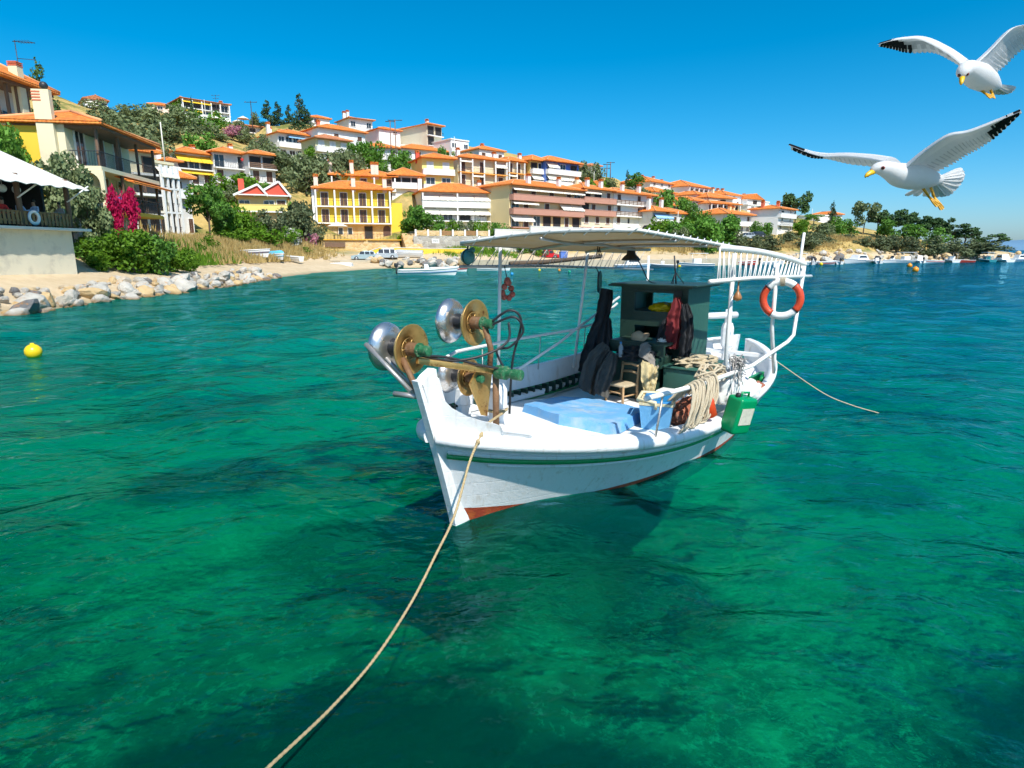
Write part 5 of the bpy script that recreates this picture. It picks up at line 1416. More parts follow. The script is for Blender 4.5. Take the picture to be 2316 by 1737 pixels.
m = MB(); m.tube([(3.12, -0.02, 0.82), (3.12, -0.02, 1.38)], 0.034, 10); m.tube([(3.10, -0.12, 1.38), (3.10, -0.10, 1.62), (3.15, -0.14, 1.86)], 0.03, 10); m.build('hauler_post', B_RUST, boat)
m = MB()
d = Vector((3.95, -0.28, 1.60)) - Vector((3.12, -0.02, 1.40))
m.M = Matrix.Translation(Vector((3.12, -0.02, 1.40)) + d / 2) @ d.to_track_quat('X', 'Z').to_matrix().to_4x4()
m.cbox((0, 0, 0), (d.length, 0.06, 0.06), 0.01); m.build('hauler_beam', B_GOLD, boat)
m = MB(); m.M = Matrix.Translation((3.12, 0.10, 1.40)) @ Matrix.Rotation(-math.pi / 2, 4, 'X'); m.lathe([(0.07, -0.1), (0.07, 0.02), (0.045, 0.03), (0.045, 0.10), (0.055, 0.11), (0.055, 0.20), (0.03, 0.21)], 16, None, False); m.build('drive_motor', B_MOTOR, boat)
m = MB(); m.prism([(3.06, 1.36), (3.14, 0.92), (3.22, 0.95), (3.40, 1.30), (3.30, 1.42)], -0.14, -0.12); m.build('guard_plate', B_GOLD, boat)
def hose(pts, r, mat, name='hose', n=8, k=6):
    P = [Vector(p) for p in pts]; out = []
    for i in range(len(P) - 1):
        a, b, c, d_ = P[max(i - 1, 0)], P[i], P[i + 1], P[min(i + 2, len(P) - 1)]
        for j in range(k):
            t = j / k
            out.append(0.5 * ((2 * b) + (c - a) * t + (2 * a - 5 * b + 4 * c - d_) * t * t + (3 * b - a - 3 * c + d_) * t ** 3))
    out.append(P[-1])
    return MB().tube(out, r, n), out
for pts in ([(3.95, -0.30, 1.64), (3.65, -0.20, 1.60), (3.35, -0.05, 1.50), (3.14, 0.06, 1.44)], [(3.95, -0.32, 1.66), (3.6, -0.18, 1.56), (3.3, 0.0, 1.60), (3.10, 0.12, 1.72), (3.06, 0.10, 1.90)],
            [(3.14, -0.08, 1.86), (3.06, 0.16, 1.96), (2.98, 0.22, 1.82), (3.06, 0.12, 1.66), (3.13, 0.0, 1.62), (3.10, 0.06, 1.46)], [(3.14, -0.06, 1.90), (3.04, 0.10, 2.02), (2.96, 0.18, 1.90), (3.0, 0.10, 1.5), (3.0, 0.06, 0.95)]):
    hose(pts, 0.0125, B_BLACK)[0].build('hydraulic_hose', B_BLACK, boat)
for dx in (0.0, 0.14):
    m = MB(); m.tube([(4.16 - dx, -0.10 - dx, 1.34), (4.26 - dx * 1.2, -0.62 - dx, 1.76)], 0.022, 8); m.build('roller_bar', B_GALV, boat)
m = MB(); m.tube([(4.16, -0.06, 1.33), (4.22, -0.30, 1.33)], 0.026, 8); m.build('roller_bracket', B_GALV, boat)
m = MB(); m.tube([(4.1, -0.12, 1.35), (4.05, -0.36, 1.62)], 0.03, 8); m.build('spool_bracket', B_RUST, boat)
# blue covered fish hold
m = MB()
corners = [(2.20, 0.86), (0.95, 0.62), (0.62, -0.25), (1.05, -0.62), (1.92, -0.60), (2.30, 0.2)]
low = [(x, y, deckz(x) + 0.02) for x, y in corners]; hi = [(x * 0.985 + 0.02, y * 0.96, deckz(x) + 0.13 + (0.015 if i % 2 else 0)) for i, (x, y) in enumerate(corners)]
nn = 6; rows = []
cx = sum(p[0] for p in corners) / 6; cy = sum(p[1] for p in corners) / 6
dense = lambda L: [Vector(L[i]).lerp(Vector(L[(i + 1) % 6]), j / 5) for i in range(6) for j in range(5)]
dl, dh = dense(low), dense(hi)
gq = random.Random(4)
ring = [p + Vector((gq.uniform(-.01, .01), gq.uniform(-.01, .01), gq.uniform(-.008, .01))) for p in dh]
m.grid([dl, ring], smooth=False, close=True)
rows = [ring]
for k in range(1, 6):
    rows.append([p.lerp(Vector((cx, cy, deckz(cx) + 0.12)), k / 5.5) + Vector((0, 0, 0.012 + 0.014 * mnoise.noise(p * 3 + Vector((k, 0, 0))))) for p in ring])
m.grid(rows, close=True); m.add(rows[-1], [tuple(range(30))], True)
hold = m.build('hold_cover', B_HATCH, boat, fix=True)
# cabin
cx0, cx1, cy0, cy1, cz0, cz1 = -0.78, -1.62, -0.74, 0.34, 0.44, 2.06
wx0, wx1, wz0, wz1 = -0.50, 0.12, 1.70, 1.98
m = MB()
for a, b, c_, d_ in ((cy0, cy1, cz0, 1.30), (cy0, cy1, wz1, cz1), (cy0, wx0, 1.30, wz1), (wx1, cy1, 1.30, wz1), (wx0, wx1, 1.48, wz0)): m.box(cx0 - 0.03, cx0, a, b, c_, d_ - 0.0005)
cabin = m.build('cabin', B_DKGREEN, boat)
m = MB(); m.box(cx1, cx0 - 0.031, cy1 - 0.03, cy1, cz0, cz1); m.build('side_panel', B_TEAL, cabin)
m = MB(); m.box(cx1, cx0 - 0.031, cy0, cy0 + 0.03, cz0, cz1); m.build('side_panel', B_TEAL, cabin)
m = MB()
for a, b, c_, d_ in ((cy0 + .031, cy1 - .031, cz0, 1.45), (cy0 + .031, cy1 - .031, 2.02, cz1), (cy0 + .031, -0.60, 1.45, 2.02), (0.27, cy1 - .031, 1.45, 2.02)): m.box(cx1, cx1 + 0.03, a, b, c_, d_ - 0.0005)
m.build('back_panel', B_TEAL, cabin)
m = MB(); m.box(cx1 - 0.06, cx0 + 0.16, cy0 - 0.14, cy1 + 0.12, cz1 + 0.003, cz1 + 0.03); m.box(cx1 - 0.0, cx0 + 0.2, cy0 - 0.08, cy1 + 0.2, cz1 + 0.034, cz1 + 0.05); m.build('cabin_roof', B_DKGREEN, cabin)
m = MB()
for a, b, c_, d_ in ((wx0 - .02, wx1 + .02, wz1, wz1 + .03), (wx0 - .02, wx1 + .02, wz0 - .03, wz0), (wx0 - .03, wx0, wz0 - .03, wz1 + .03), (wx1, wx1 + .03, wz0 - .03, wz1 + .03)): m.box(cx0 - 0.01, cx0 + 0.02, a, b, c_, d_ - 0.0004)
m.build('window_frame', B_DKGREEN, cabin)
m = MB(); m.box(cx0 + 0.0, cx0 + 0.50, cy0 + 0.1, cy1 - 0.1, 1.26, 1.295); m.box(cx0 + 0.46, cx0 + 0.50, cy0 + 0.1, cy1 - 0.1, 1.12, 1.259); m.build('shelf', B_DKGREEN, cabin)
m = MB(); m.box(cx1 + 0.04, cx0 - 0.04, cy0 + 0.04, cy1 - 0.04, 1.64, 1.68); m.build('inner_shelf', M_WOOD, cabin)
m = MB(); m.box(cx0 + 0.004, cx0 + 0.03, 0.14, 0.25, 1.93, 2.02); m.build('switch_box', B_BLACK, cabin)
m = MB(); m.cbox((-0.42, -0.2, 0.78), (0.62, 0.75, 0.62), 0.02); m.build('engine_box', B_DKGREEN, boat)
m = MB(); m.cbox((-0.75, 0.50, 0.72), (0.95, 0.52, 0.5), 0.02); m.cbox((-0.75, 0.50, 0.985), (1.0, 0.56, 0.03), 0.01); m.build('side_locker', B_TEAL, boat)
m = MB(); m.cbox((0.10, 0.62, 0.60), (0.24, 0.50, 0.30), 0.015); m.build('white_locker', B_DECK, boat)
# tiller, rudder head
m = MB(); m.tube([(-2.55, -0.42, 1.46), (-3.62, 0.10, 1.44)], [0.05, 0.06], 8); m.build('tiller', B_WHITE, boat)
bitt(-3.45, 0.02, 0.60, 1.30, 0.11, name='rudder_head')
m = MB(); m.cbox((-3.45, 0.02, 1.42), (0.12, 0.1, 0.26), 0.02); m.build('tiller_cap', B_WHITE, boat)
m = MB(); m.box(-3.5, -3.38, -0.75, 0.75, 0.74, 0.80); m.build('stern_thwart', B_DECK, boat)
m = MB(); m.tube([(-2.2, 1.06, 0.62), (-2.25, 1.0, 0.5)], 0.05, 6); m.box(-2.5, -1.9, 0.94, 1.0, 0.50, 0.66); m.build('side_hatch', B_GREEN, boat)
# pipes: canopy posts, outboard rack, gallows
def pipe(name, pts, r=0.024, mat=None, n=8):
    m = MB(); m.tube(pts, r, n); return m.build(name, mat or B_PIPE, boat)
pipe('canopy_post', [(1.66, -1.20, 0.85), (1.60, -1.20, 2.66)], 0.022)
pipe('canopy_post', [(-0.25, -1.24, 0.80), (-0.52, -1.20, 2.58)], 0.022)
pipe('canopy_post', [(-0.62, 1.0, 0.50), (-0.66, 1.0, 2.56)], 0.03)
pipe('canopy_post', [(-2.4, -1.1, 0.8), (-2.5, -1.15, 2.5)], 0.022)
pipe('canopy_post', [(1.2, -1.2, 1.0), (0.2, -1.2, 1.26), (-0.2, -1.2, 1.40), (-1.6, -1.22, 1.82)], 0.02)
pipe('hand_rail', [(3.2, -0.62, 1.5), (2.7, -0.95, 1.46), (1.2, -1.2, 1.42), (-0.2, -1.22, 1.40), (-0.8, -1.22, 1.44), (-1.5, -1.2, 1.72)], 0.02)
for x_, zb in ((0.7, 0.92), (-0.5, 0.86), (2.2, 1.0)): pipe('rail_cord', [(x_, -1.2 + max(0, x_ - 1.2) * 0.2, 1.42), (x_ + 0.03, -1.22 + max(0, x_ - 1.2) * 0.25, zb)], 0.007, B_GALV, 5)
def bez(P, n=14):
    P = [Vector(p) for p in P]; return hose(P, 0.01, B_PIPE, k=n)[1]
up = bez([(0.30, 1.15, 2.63), (-0.9, 1.24, 2.58), (-2.0, 1.34, 2.48), (-2.72, 1.40, 2.38)])
pipe('rack_tube', up, 0.04)
pipe('rack_bar', [(0.69, 1.20, 2.24), (-0.6, 1.28, 2.24), (-2.75, 1.50, 2.20)], 0.026)
mu = MB(); L = 21
for i in range(L):
    f = i / L; a = Vector((0.45, 1.20, 2.24)).lerp(Vector((-2.6, 1.48, 2.20)), f); a2 = Vector((0.45, 1.20, 2.24)).lerp(Vector((-2.6, 1.48, 2.20)), f + 0.45 / L)
    j = min(len(up) - 1, int((f * 0.97 + 0.02) * len(up))); j2 = min(len(up) - 1, int((f + 0.5 / L) * 0.97 * len(up)))
    m = MB(); m.tube([a, up[j]], 0.008, 5); m.tube([up[j], a2], 0.008, 5); m.build('lacing_cord', B_PIPE, boat)
pipe('rack_post', [(-1.62, 1.38, 0.86), (-1.40, 1.36, 1.5), (-1.32, 1.38, 2.42)], 0.028)
pipe('gallows_pipe', [(2.30, 1.24, 1.15), (0.9, 1.30, 1.08), (-0.6, 1.37, 1.08), (-1.9, 1.46, 1.26), (-2.12, 1.48, 1.34), (-2.3, 1.47, 1.9), (-2.45, 1.46, 2.36)], 0.028)
pipe('gallows_pipe_brace', [(-1.62, 1.38, 0.82), (-1.5, 1.40, 1.18)], 0.024)
m = MB(); m.tube([(2.05, 1.24, 0.62), (1.92, 1.25, 1.14)], 0.012, 6); m.build('gallows_stay', B_GALV, boat)
pipe('flag_pole', [(-2.55, 1.36, 2.30), (-2.75, 1.34, 2.86)], 0.022)
pipe('starboard_bar', [(2.25, -1.3, 2.40), (0.5, -1.32, 2.38), (-3.0, -1.3, 2.24)], 0.02, B_GALV)
for i in range(34):
    f = i / 34.0; x_ = 2.2 - 4.6 * f; m = MB(); m.tube([(x_, -1.3, 2.40 - 0.16 * f * 0.88), (x_ - (0.12 if i % 2 else -0.02), -1.16, 2.66 - 0.05 * f)], 0.005, 4); m.build('lacing_cord', B_GALV, boat)
pipe('wooden_spar', [(1.2, -1.36, 2.42), (0.4, -1.36, 2.43), (-1.2, -1.36, 2.50)], 0.032, M_BARK)
# canopy
NX, NY = 14, 10
def can(i, j):
    fx, fy = i / NX, j / NY
    x1 = -0.15 if fy > 0.5 else -0.15 - (0.5 - fy) * 3.2
    x = 2.42 + (x1 - 2.42) * fx
    y = -1.12 + 2.27 * fy
    ef = 2.67 + (2.77 - 2.67) * fy + 0.05 * math.sin(math.pi * fy)
    ea = 2.56 + (2.63 - 2.56) * fy + 0.06 * math.sin(math.pi * fy)
    z = ef + (ea - ef) * fx - 0.022 * abs(math.sin(fx * math.pi * 4)) * math.sin(math.pi * fy)
    return Vector((x, y, z))
m = MB(); m.sheet([[can(i, j) for j in range(NY + 1)] for i in range(NX + 1)], 0.012); canopy = m.build('canopy', B_CANVAS, boat, fix=True)
edge = [can(0, j) for j in range(NY + 1)] + [can(i, NY) for i in range(1, NX + 1)]
m = MB(); m.tube([p + Vector((0, 0, 0.012)) for p in edge], 0.017, 8); m.build('edge_pipe', B_PIPE, canopy)
m = MB(); m.tube([can(i, 0) for i in range(NX + 1)], 0.02, 6); m.build('edge_pipe', B_GALV, canopy)
for i in range(1, 22):
    k = i / 22 * (len(edge) - 1); a = edge[int(k)].lerp(edge[min(int(k) + 1, len(edge) - 1)], k - int(k))
    m = MB(); dd = (edge[min(int(k) + 1, len(edge) - 1)] - edge[int(k)]).normalized()
    m.tube([a + Vector((0, 0, 0.045)) + dd * 0.05, a + Vector((0.02, 0.02, 0.02)) , a - dd * 0.06 + Vector((-0.02, -0.02, -0.03))], 0.008, 5); m.build('lashing', B_PIPE, canopy)
for fx in (0.33, 0.66):
    m = MB(); m.tube([can(fx * NX, j) - Vector((0, 0, 0.03)) for j in range(NY + 1)], 0.018, 6); m.build('canopy_bow', B_GALV, canopy)
m = MB(); m.tube([can(NX * i / 6, 5) - Vector((0, 0, 0.05)) for i in range(7)], 0.018, 6); m.build('canopy_ridge', B_GALV, canopy)
pipe('antenna_stand', [(-1.0, 0.05, 2.09), (-0.95, 0.02, 2.52)], 0.012, B_BLACK)
for a in (0, 2.1, 4.2): pipe('antenna_leg', [(-1.0 + 0.12 * math.cos(a), 0.05 + 0.12 * math.sin(a), 2.10), (-0.98, 0.04, 2.28)], 0.007, B_BLACK, 5)

for te, sg in ((1.0, 1), (0.0, -1)):
    m = MB(); rows = []
    for z in (-0.7, -0.35, -0.1, -0.024):
        x = hp(te, z).x; a, b = x + sg * 0.07, x - sg * 0.16
        rows.append([(a, -0.04, z), (a, 0.04, z), (b, 0.07, z), (b, -0.07, z)])
    m.grid(rows, smooth=False, close=True); m.build('keel_foot', B_RED, boat, fix=True)
# ------------------------------------------------------------------ gear lying in the boat
def inboat(name, base, label, cat, tilt=None, rz=0.0, group=None):
    o = empty(name, BM @ Vector(base), BOAT_YAW + rz)
    if tilt: o.rotation_euler = (tilt[0], tilt[1], BOAT_YAW + rz)
    return tag(o, label, cat, group)
C_BLUE = paint('cooler_blue', (0.16, 0.42, 0.66), 0.45, 0.1, 3, 0.1, ((0.35, 0.45, 0.5), 0.62, 0.5))
C_DBLUE = paint('cooler_deep_blue', (0.02, 0.20, 0.46), 0.4, 0.15, 3, 0.1)
C_CREAM = paint('cream_plastic', (0.66, 0.57, 0.36), 0.45, 0.15, 5, 0.1)
C_JERRY = paint('jerrycan_green', (0.0, 0.26, 0.09), 0.32, 0.06, 3, 0.05)
C_PAPER = paint('paper_label', (0.62, 0.60, 0.48), 0.8, 0.12, 9, 0.1, ((0.34, 0.33, 0.27), 0.5, 0.6))
C_ORANGE = paint('orange_red_plastic', (0.62, 0.06, 0.012), 0.35, 0.12, 4, 0.05)
C_BUOYW = paint('lifebuoy_white', (0.78, 0.77, 0.74), 0.45, 0.05, 4, 0.2)
C_BUOYR = paint('lifebuoy_red', (0.62, 0.065, 0.02), 0.42, 0.1, 4, 0.2)
C_ROPE = paint('pale_rope', (0.52, 0.44, 0.31), 0.9, 0.25, 18, 0.6, bscale=120)
C_ROPE2 = paint('mooring_rope', (0.50, 0.38, 0.20), 0.9, 0.3, 25, 0.7, ((0.22, 0.16, 0.10), 0.55, 0.6), bscale=140)
C_NAVY = paint('dark_cloth', (0.012, 0.014, 0.018), 0.85, 0.4, 5, 0.5, bscale=14)
C_GREYC = paint('grey_cloth', (0.075, 0.075, 0.07), 0.9, 0.35, 4, 0.6, bscale=12)
C_GREYL = paint('light_grey_cloth', (0.20, 0.185, 0.165), 0.9, 0.3, 4, 0.6, bscale=14)
C_BEIGE = paint('beige_lining', (0.48, 0.40, 0.22), 0.9, 0.25, 6, 0.5, bscale=18)
C_REDC = paint('red_cloth', (0.15, 0.012, 0.016), 0.85, 0.3, 5, 0.5, bscale=14)
C_CHAIR = paint('chair_wood', (0.42, 0.27, 0.14), 0.6, 0.2, 6, 0.2)
C_RUSH = paint('rush_seat', (0.46, 0.38, 0.25), 0.9, 0.25, 20, 0.6, bscale=60)
C_NET = paint('red_net', (0.34, 0.11, 0.06), 0.95, 0.45, 14, 1.0, ((0.50, 0.32, 0.22), 0.5, 0.6), bscale=50)
C_WHITEBAG = paint('white_sack', (0.74, 0.74, 0.70), 0.6, 0.06, 5, 0.3, bscale=10)
C_HAT = paint('straw_hat', (0.42, 0.33, 0.22), 0.9, 0.2, 10, 0.4, bscale=60)
C_YELLOW = paint('yellow_plastic', (0.80, 0.55, 0.01), 0.35, 0.08, 3, 0.05)
C_TEALF = paint('sea_green_float', (0.05, 0.20, 0.19), 0.5, 0.25, 8, 0.3, ((0.2, 0.3, 0.27), 0.55, 0.5))
C_PINKF = paint('faded_red_float', (0.42, 0.10, 0.07), 0.6, 0.25, 10, 0.3)
C_BRONZE = paint('wood_float', (0.34, 0.15, 0.05), 0.4, 0.3, 8, 0.2)
def clear_mat():
    t = NT('clear_plastic'); t.bsdf((0.65, 0.75, 0.82), 0.12, trans=0.6, spec=0.5); return t.m
C_CLEAR = clear_mat()

o = inboat('cooler_box', (1.28, 0.90, deckz(1.28) + 0.02), 'light blue cooler box with cream handle beside the blue hold cover', 'cooler', rz=R(20))
def taper(m, w0, d0, w1, d1, z0, z1):
    v = [(-w0, -d0, z0), (w0, -d0, z0), (w0, d0, z0), (-w0, d0, z0), (-w1, -d1, z1), (w1, -d1, z1), (w1, d1, z1), (-w1, d1, z1)]
    return m.add(v, [(3, 2, 1, 0), (4, 5, 6, 7), (0, 1, 5, 4), (1, 2, 6, 5), (2, 3, 7, 6), (3, 0, 4, 7)])
m = MB(); taper(m, 0.20, 0.15, 0.245, 0.185, 0, 0.30); m.build('body', C_BLUE, o)
m = MB(); taper(m, 0.25, 0.19, 0.25, 0.19, 0.303, 0.33); m.build('rim', C_CREAM, o)
m = MB(); taper(m, 0.225, 0.165, 0.21, 0.15, 0.333, 0.352); m.build('lid', C_DBLUE, o)
m = MB(); m.tube([(-0.255, 0, 0.27), (-0.26, 0.0, 0.345), (-0.20, -0.205, 0.355), (0.2, -0.205, 0.355), (0.26, 0, 0.345), (0.255, 0, 0.27)], 0.022, 6); m.build('handle', C_CREAM, o)
m = MB(); m.cbox((0, 0.19, 0.29), (0.1, 0.02, 0.06), 0.006); m.build('latch', C_PAPER, o)

o = inboat('jerrycan', (0.38, 1.50, 0.40), 'green jerrycan with paper label hanging over the side of the fishing boat', 'jerrycan', tilt=(R(-9), R(-7)), rz=R(-16))
bm = bmesh.new(); bmesh.ops.create_cube(bm, size=1, matrix=Matrix.Translation((0, 0, 0.24)) @ Matrix.Diagonal((0.33, 0.22, 0.46, 1)))
bmesh.ops.bevel(bm, geom=bm.edges[:], offset=0.045, segments=4, affect='EDGES', profile=0.6); m = MB().bm(bm, True); m.build('body', C_JERRY, o)
m = MB(); m.box(-0.12, 0.12, 0.1115, 0.1155, 0.14, 0.35); m.build('paper_label', C_PAPER, o)
m = MB(); m.tube([(-0.1, 0, 0.45), (-0.09, 0, 0.52), (0.05, 0, 0.52), (0.06, 0, 0.45)], 0.016, 8); m.build('handle', C_JERRY, o)
m = MB(); m.lathe([(0.03, 0.45), (0.03, 0.51), (0.02, 0.515)], 12, Matrix.Translation((0.12, 0, 0))); m.build('cap', B_BLACK, o)

o = inboat('canister', (0.80, 1.36, 0.66), 'orange red plastic canister wedged beside the hanging rope', 'canister', tilt=(R(14), R(12)))
m = MB(); m.lathe([(0.05, 0), (0.085, 0.02), (0.09, 0.2), (0.075, 0.27), (0.035, 0.33), (0.03, 0.37), (0.0, 0.375)], 18); m.build('body', C_ORANGE, o)
m = MB(); m.lathe([(0.036, 0.34), (0.036, 0.38), (0.0, 0.385)], 12); m.build('cap', C_ORANGE, o)

g = random.Random(11)
m = MB()
for i in range(22):
    x0 = 0.62 + 0.034 * i; a = x0 + g.uniform(-.05, .05)
    pts = [(a + 0.06, 1.10 + g.uniform(-.06, .02), 0.92), (a, 1.26, 1.10 + g.uniform(0, .04)), (a + 0.02, 1.33 + g.uniform(0, .03), 1.10), (a + 0.12 + g.uniform(-.03, .05), 1.37 + g.uniform(-.02, .03), 0.90), (a + 0.20 + g.uniform(-.04, .06), 1.36 + g.uniform(-.03, .03), 0.70 + g.uniform(-.04, .03)), (a + 0.24 + g.uniform(-.04, .06), 1.33, 0.66 + g.uniform(-.03, .05))]
    m.v, m.f, m.sm, m.mi = m.v, m.f, m.sm, m.mi
    hs = hose(pts, 0.0135, C_ROPE, n=6, k=5)[1]; m.tube(hs, 0.0135, 6)
tag(m.build('rope_hank', C_ROPE, None, BM.translation, (0, 0, BOAT_YAW)), 'thick hank of pale rope hanging over the white side pipe', 'rope')
m = MB()
for i in range(9):
    r = 0.15 + g.uniform(-.03, .05); c = Vector((0.30 + g.uniform(-.1, .1), 1.18 + g.uniform(-.06, .04), 1.10 + i * 0.012))
    m.tube([c + Vector((1.9 * r * math.cos(a), 0.6 * r * math.sin(a), 0.05 * math.sin(a * 2 + i) - 0.10 * abs(math.cos(a)))) for a in [k * 2 * math.pi / 18 for k in range(18)]], 0.014, 6, closed=True)
tag(m.build('rope_coil', C_ROPE, None, BM.translation, (0, 0, BOAT_YAW)), 'loose coil of pale rope lying on the white side pipe', 'rope')
m = MB()
for i in range(16):
    p0 = Vector((-0.12, 1.34, 1.18)); pts = [p0 + Vector((g.gauss(0, .05), g.gauss(0, .05), g.gauss(0, .05))) for _ in range(6)] + [p0 + Vector((g.uniform(-.1, .3), g.uniform(0, .15), -g.uniform(.1, .38)))]
    m.tube(hose(pts, 0.006, B_GALV, k=4)[1], 0.006, 5)
tag(m.build('twine_tangle', B_GALV, None, BM.translation, (0, 0, BOAT_YAW)), 'tangle of dark twine knotted round the white side pipe', 'twine')

def lump(name, label, cat, base, radii, mat, jit=0.12, seed=1, rz=0.0, fold=3.0, sub=4):
    bm = bmesh.new(); bmesh.ops.create_icosphere(bm, subdivisions=sub, radius=1.0)
    off = Vector((seed * 3.1, seed * 1.7, 0))
    for v in bm.verts:
        n_ = v.co.normalized(); d_ = 1 + jit * (mnoise.noise(v.co * fold + off) + 0.6 * mnoise.noise(v.co * fold * 2.3 + off))
        v.co = Vector((n_.x * radii[0] * d_, n_.y * radii[1] * d_, max(n_.z * radii[2] * d_, -radii[2] * 0.55)))
    return tag(MB().bm(bm, True).build(name, mat, None, BM @ Vector(base), (0, 0, BOAT_YAW + rz)), label, cat)
lump('sack', 'bulging white sack on the side of the boat next to the jerrycan', 'sack', (-0.20, 1.22, 0.80), (0.34, 0.17, 0.28), C_WHITEBAG, 0.22, 2)
lump('white_bag', 'long white bag draped over the gunwale behind the jerrycan', 'bag', (-0.55, 1.33, 0.70), (0.42, 0.14, 0.17), C_WHITEBAG, 0.2, 5)
lump('net_heap', 'reddish fishing net heaped on the stern side deck', 'net', (-1.35, 1.16, 0.58), (0.36, 0.16, 0.12), C_NET, 0.3, 8)
lump('net_heap', 'red brown fishing net bundled under the hanging rope', 'net', (0.72, 1.08, 0.62), (0.34, 0.2, 0.22), C_NET, 0.35, 9)
lump('net_pile', 'pale fishing net piled on the green side locker', 'net', (-0.75, 0.50, 1.03), (0.42, 0.24, 0.08), C_RUSH, 0.5, 4)
lump('oilskin_heap', 'dark green oilskins heaped on the engine box', 'clothes', (-0.35, -0.18, 1.12), (0.30, 0.30, 0.13), C_NAVY, 0.4, 6)

# small rush chair
o = inboat('rush_chair', (0.10, -0.20, deckz(0.1) + 0.005), 'small wooden chair with rush seat in the middle of the boat', 'chair', rz=R(-12))
s = 0.15
m = MB(); m.cbox((0, 0, 0.27), (0.32, 0.33, 0.035), 0.012); m.build('seat', C_RUSH, o)
for sx, sy, zt in ((s, s, 0.27), (s, -s, 0.27), (-s, s, 0.56), (-s, -s, 0.56)):
    m = MB(); m.tube([(sx * 1.05, sy * 1.05, 0), (sx, sy, 0.27), (sx - (0.04 if zt > 0.3 else 0), sy, zt)], 0.019, 7); m.build('leg', C_CHAIR, o)
for z_ in (0.42, 0.53):
    m = MB(); m.tube([(-s - 0.025, -s, z_), (-s - 0.05, 0, z_ + 0.012), (-s - 0.025, s, z_)], 0.020, 6); m.build('back_slat', C_CHAIR, o)
for y_ in (-s, s): m = MB(); m.tube([(-s, y_, 0.13), (s, y_, 0.13)], 0.011, 6); m.build('rung', C_CHAIR, o)
m = MB(); m.tube([(s, -s, 0.17), (s, s, 0.17)], 0.011, 6); m.build('rung', C_CHAIR, o)

# clothes: tubes of cloth, flattened and wrinkled
def cloth(name, label, limbs, mat, seed=1, cat='clothes'):
    root = None
    view = Vector((0.55, 0.84, 0.0)).normalized()      # the side the cloth is spread towards
    for i, (pts, rad, mt) in enumerate(limbs):
        P = hose(pts, 0.01, mat, k=10)[1]
        n = len(P); rows = []
        off = Vector((seed * 2.3, i * 5.1, 1))
        for j, p in enumerate(P):
            t = (P[min(j + 1, n - 1)] - P[max(j - 1, 0)]).normalized()
            wd = t.cross(view).normalized(); w = float(np.interp(j / (n - 1), np.linspace(0, 1, len(rad)), rad)) * 1.15
            row = []
            for k in range(-14, 15):
                q = k / 14.0
                fold = 0.030 * math.sin(q * 8.5 + seed + 1.6 * mnoise.noise(p * 3 + off) + j * 0.05) * min(1, j / 6 + 0.25) + 0.016 * math.sin(q * 19 + i * 2 + 2.5 * mnoise.noise(p * 4 + off * 2))
                cr_ = 0.035 * mnoise.noise(Vector((q * 1.2, 0, j * 0.35)) + off)
                row.append(p + wd * (w * (q + 0.05 * mnoise.noise(p * 6 + off))) + view * (fold + cr_ + 0.07 * (1 - q * q) * min(1, w / 0.1)))
            rows.append(row)
        m = MB(); m.sheet(rows, 0.012)
        if root is None: root = m.build(name, mt, None, BM.translation, (0, 0, BOAT_YAW))
        else: m.build('cloth_panel', mt, root)
    return tag(root, label, cat)
cloth('rubber_waders', 'black rubber waders hanging from the canopy post', [([(-0.55, -0.86, 2.02), (-0.50, -0.86, 1.80), (-0.42, -0.85, 1.62), (-0.30, -0.86, 1.35), (-0.10, -0.86, 1.05), (0.06, -0.88, 0.80)], [0.07, 0.10, 0.09, 0.12, 0.13, 0.07], C_NAVY), ([(-0.45, -0.80, 1.6), (-0.30, -0.74, 1.3), (-0.1, -0.70, 0.95), (0.05, -0.70, 0.8)], [0.06, 0.11, 0.1, 0.06], C_NAVY)], C_NAVY, 3)
cloth('grey_oilskins', 'grey oilskin trousers slumped against the waders', [([(-0.15, -0.62, 1.22), (0.05, -0.66, 1.02), (0.28, -0.62, 0.80), (0.42, -0.58, 0.62)], [0.07, 0.14, 0.16, 0.12], C_GREYC), ([(-0.05, -0.45, 1.15), (0.12, -0.42, 0.95), (0.30, -0.40, 0.75), (0.40, -0.36, 0.6)], [0.05, 0.12, 0.13, 0.1], C_GREYC)], C_GREYC, 5)
cloth('hung_jacket', 'dark red and black jacket hanging on the cabin front', [([(-0.68, 0.22, 1.93), (-0.66, 0.23, 1.70), (-0.64, 0.22, 1.45), (-0.62, 0.18, 1.2)], [0.03, 0.11, 0.12, 0.09], C_REDC), ([(-0.64, 0.12, 1.62), (-0.60, 0.06, 1.42), (-0.56, 0.06, 1.2), (-0.54, 0.08, 1.0)], [0.05, 0.085, 0.085, 0.07], C_NAVY), ([(-0.66, 0.34, 1.85), (-0.64, 0.40, 1.6), (-0.62, 0.42, 1.35), (-0.60, 0.40, 1.1)], [0.05, 0.075, 0.07, 0.06], C_NAVY)], C_REDC, 7)
cloth('grey_jacket', 'grey jacket with beige lining draped over the engine box', [([(-0.35, 0.0, 1.18), (-0.2, 0.06, 1.14), (-0.08, 0.1, 1.05)], [0.10, 0.17, 0.15], C_GREYL), ([(-0.1, 0.12, 1.04), (0.0, 0.16, 0.90), (0.06, 0.18, 0.74), (0.10, 0.22, 0.62)], [0.12, 0.11, 0.08, 0.02], C_BEIGE)], C_GREYL, 9)
o = inboat('straw_hat', (-0.52, -0.28, 1.30), 'pale brown straw hat on the green cabin shelf', 'hat', tilt=(R(20), R(25)))
m = MB(); m.lathe([(0.17, 0.0), (0.10, 0.015), (0.095, 0.07), (0.07, 0.11), (0.0, 0.12)], 22); m.build('crown_of_hat', C_HAT, o)
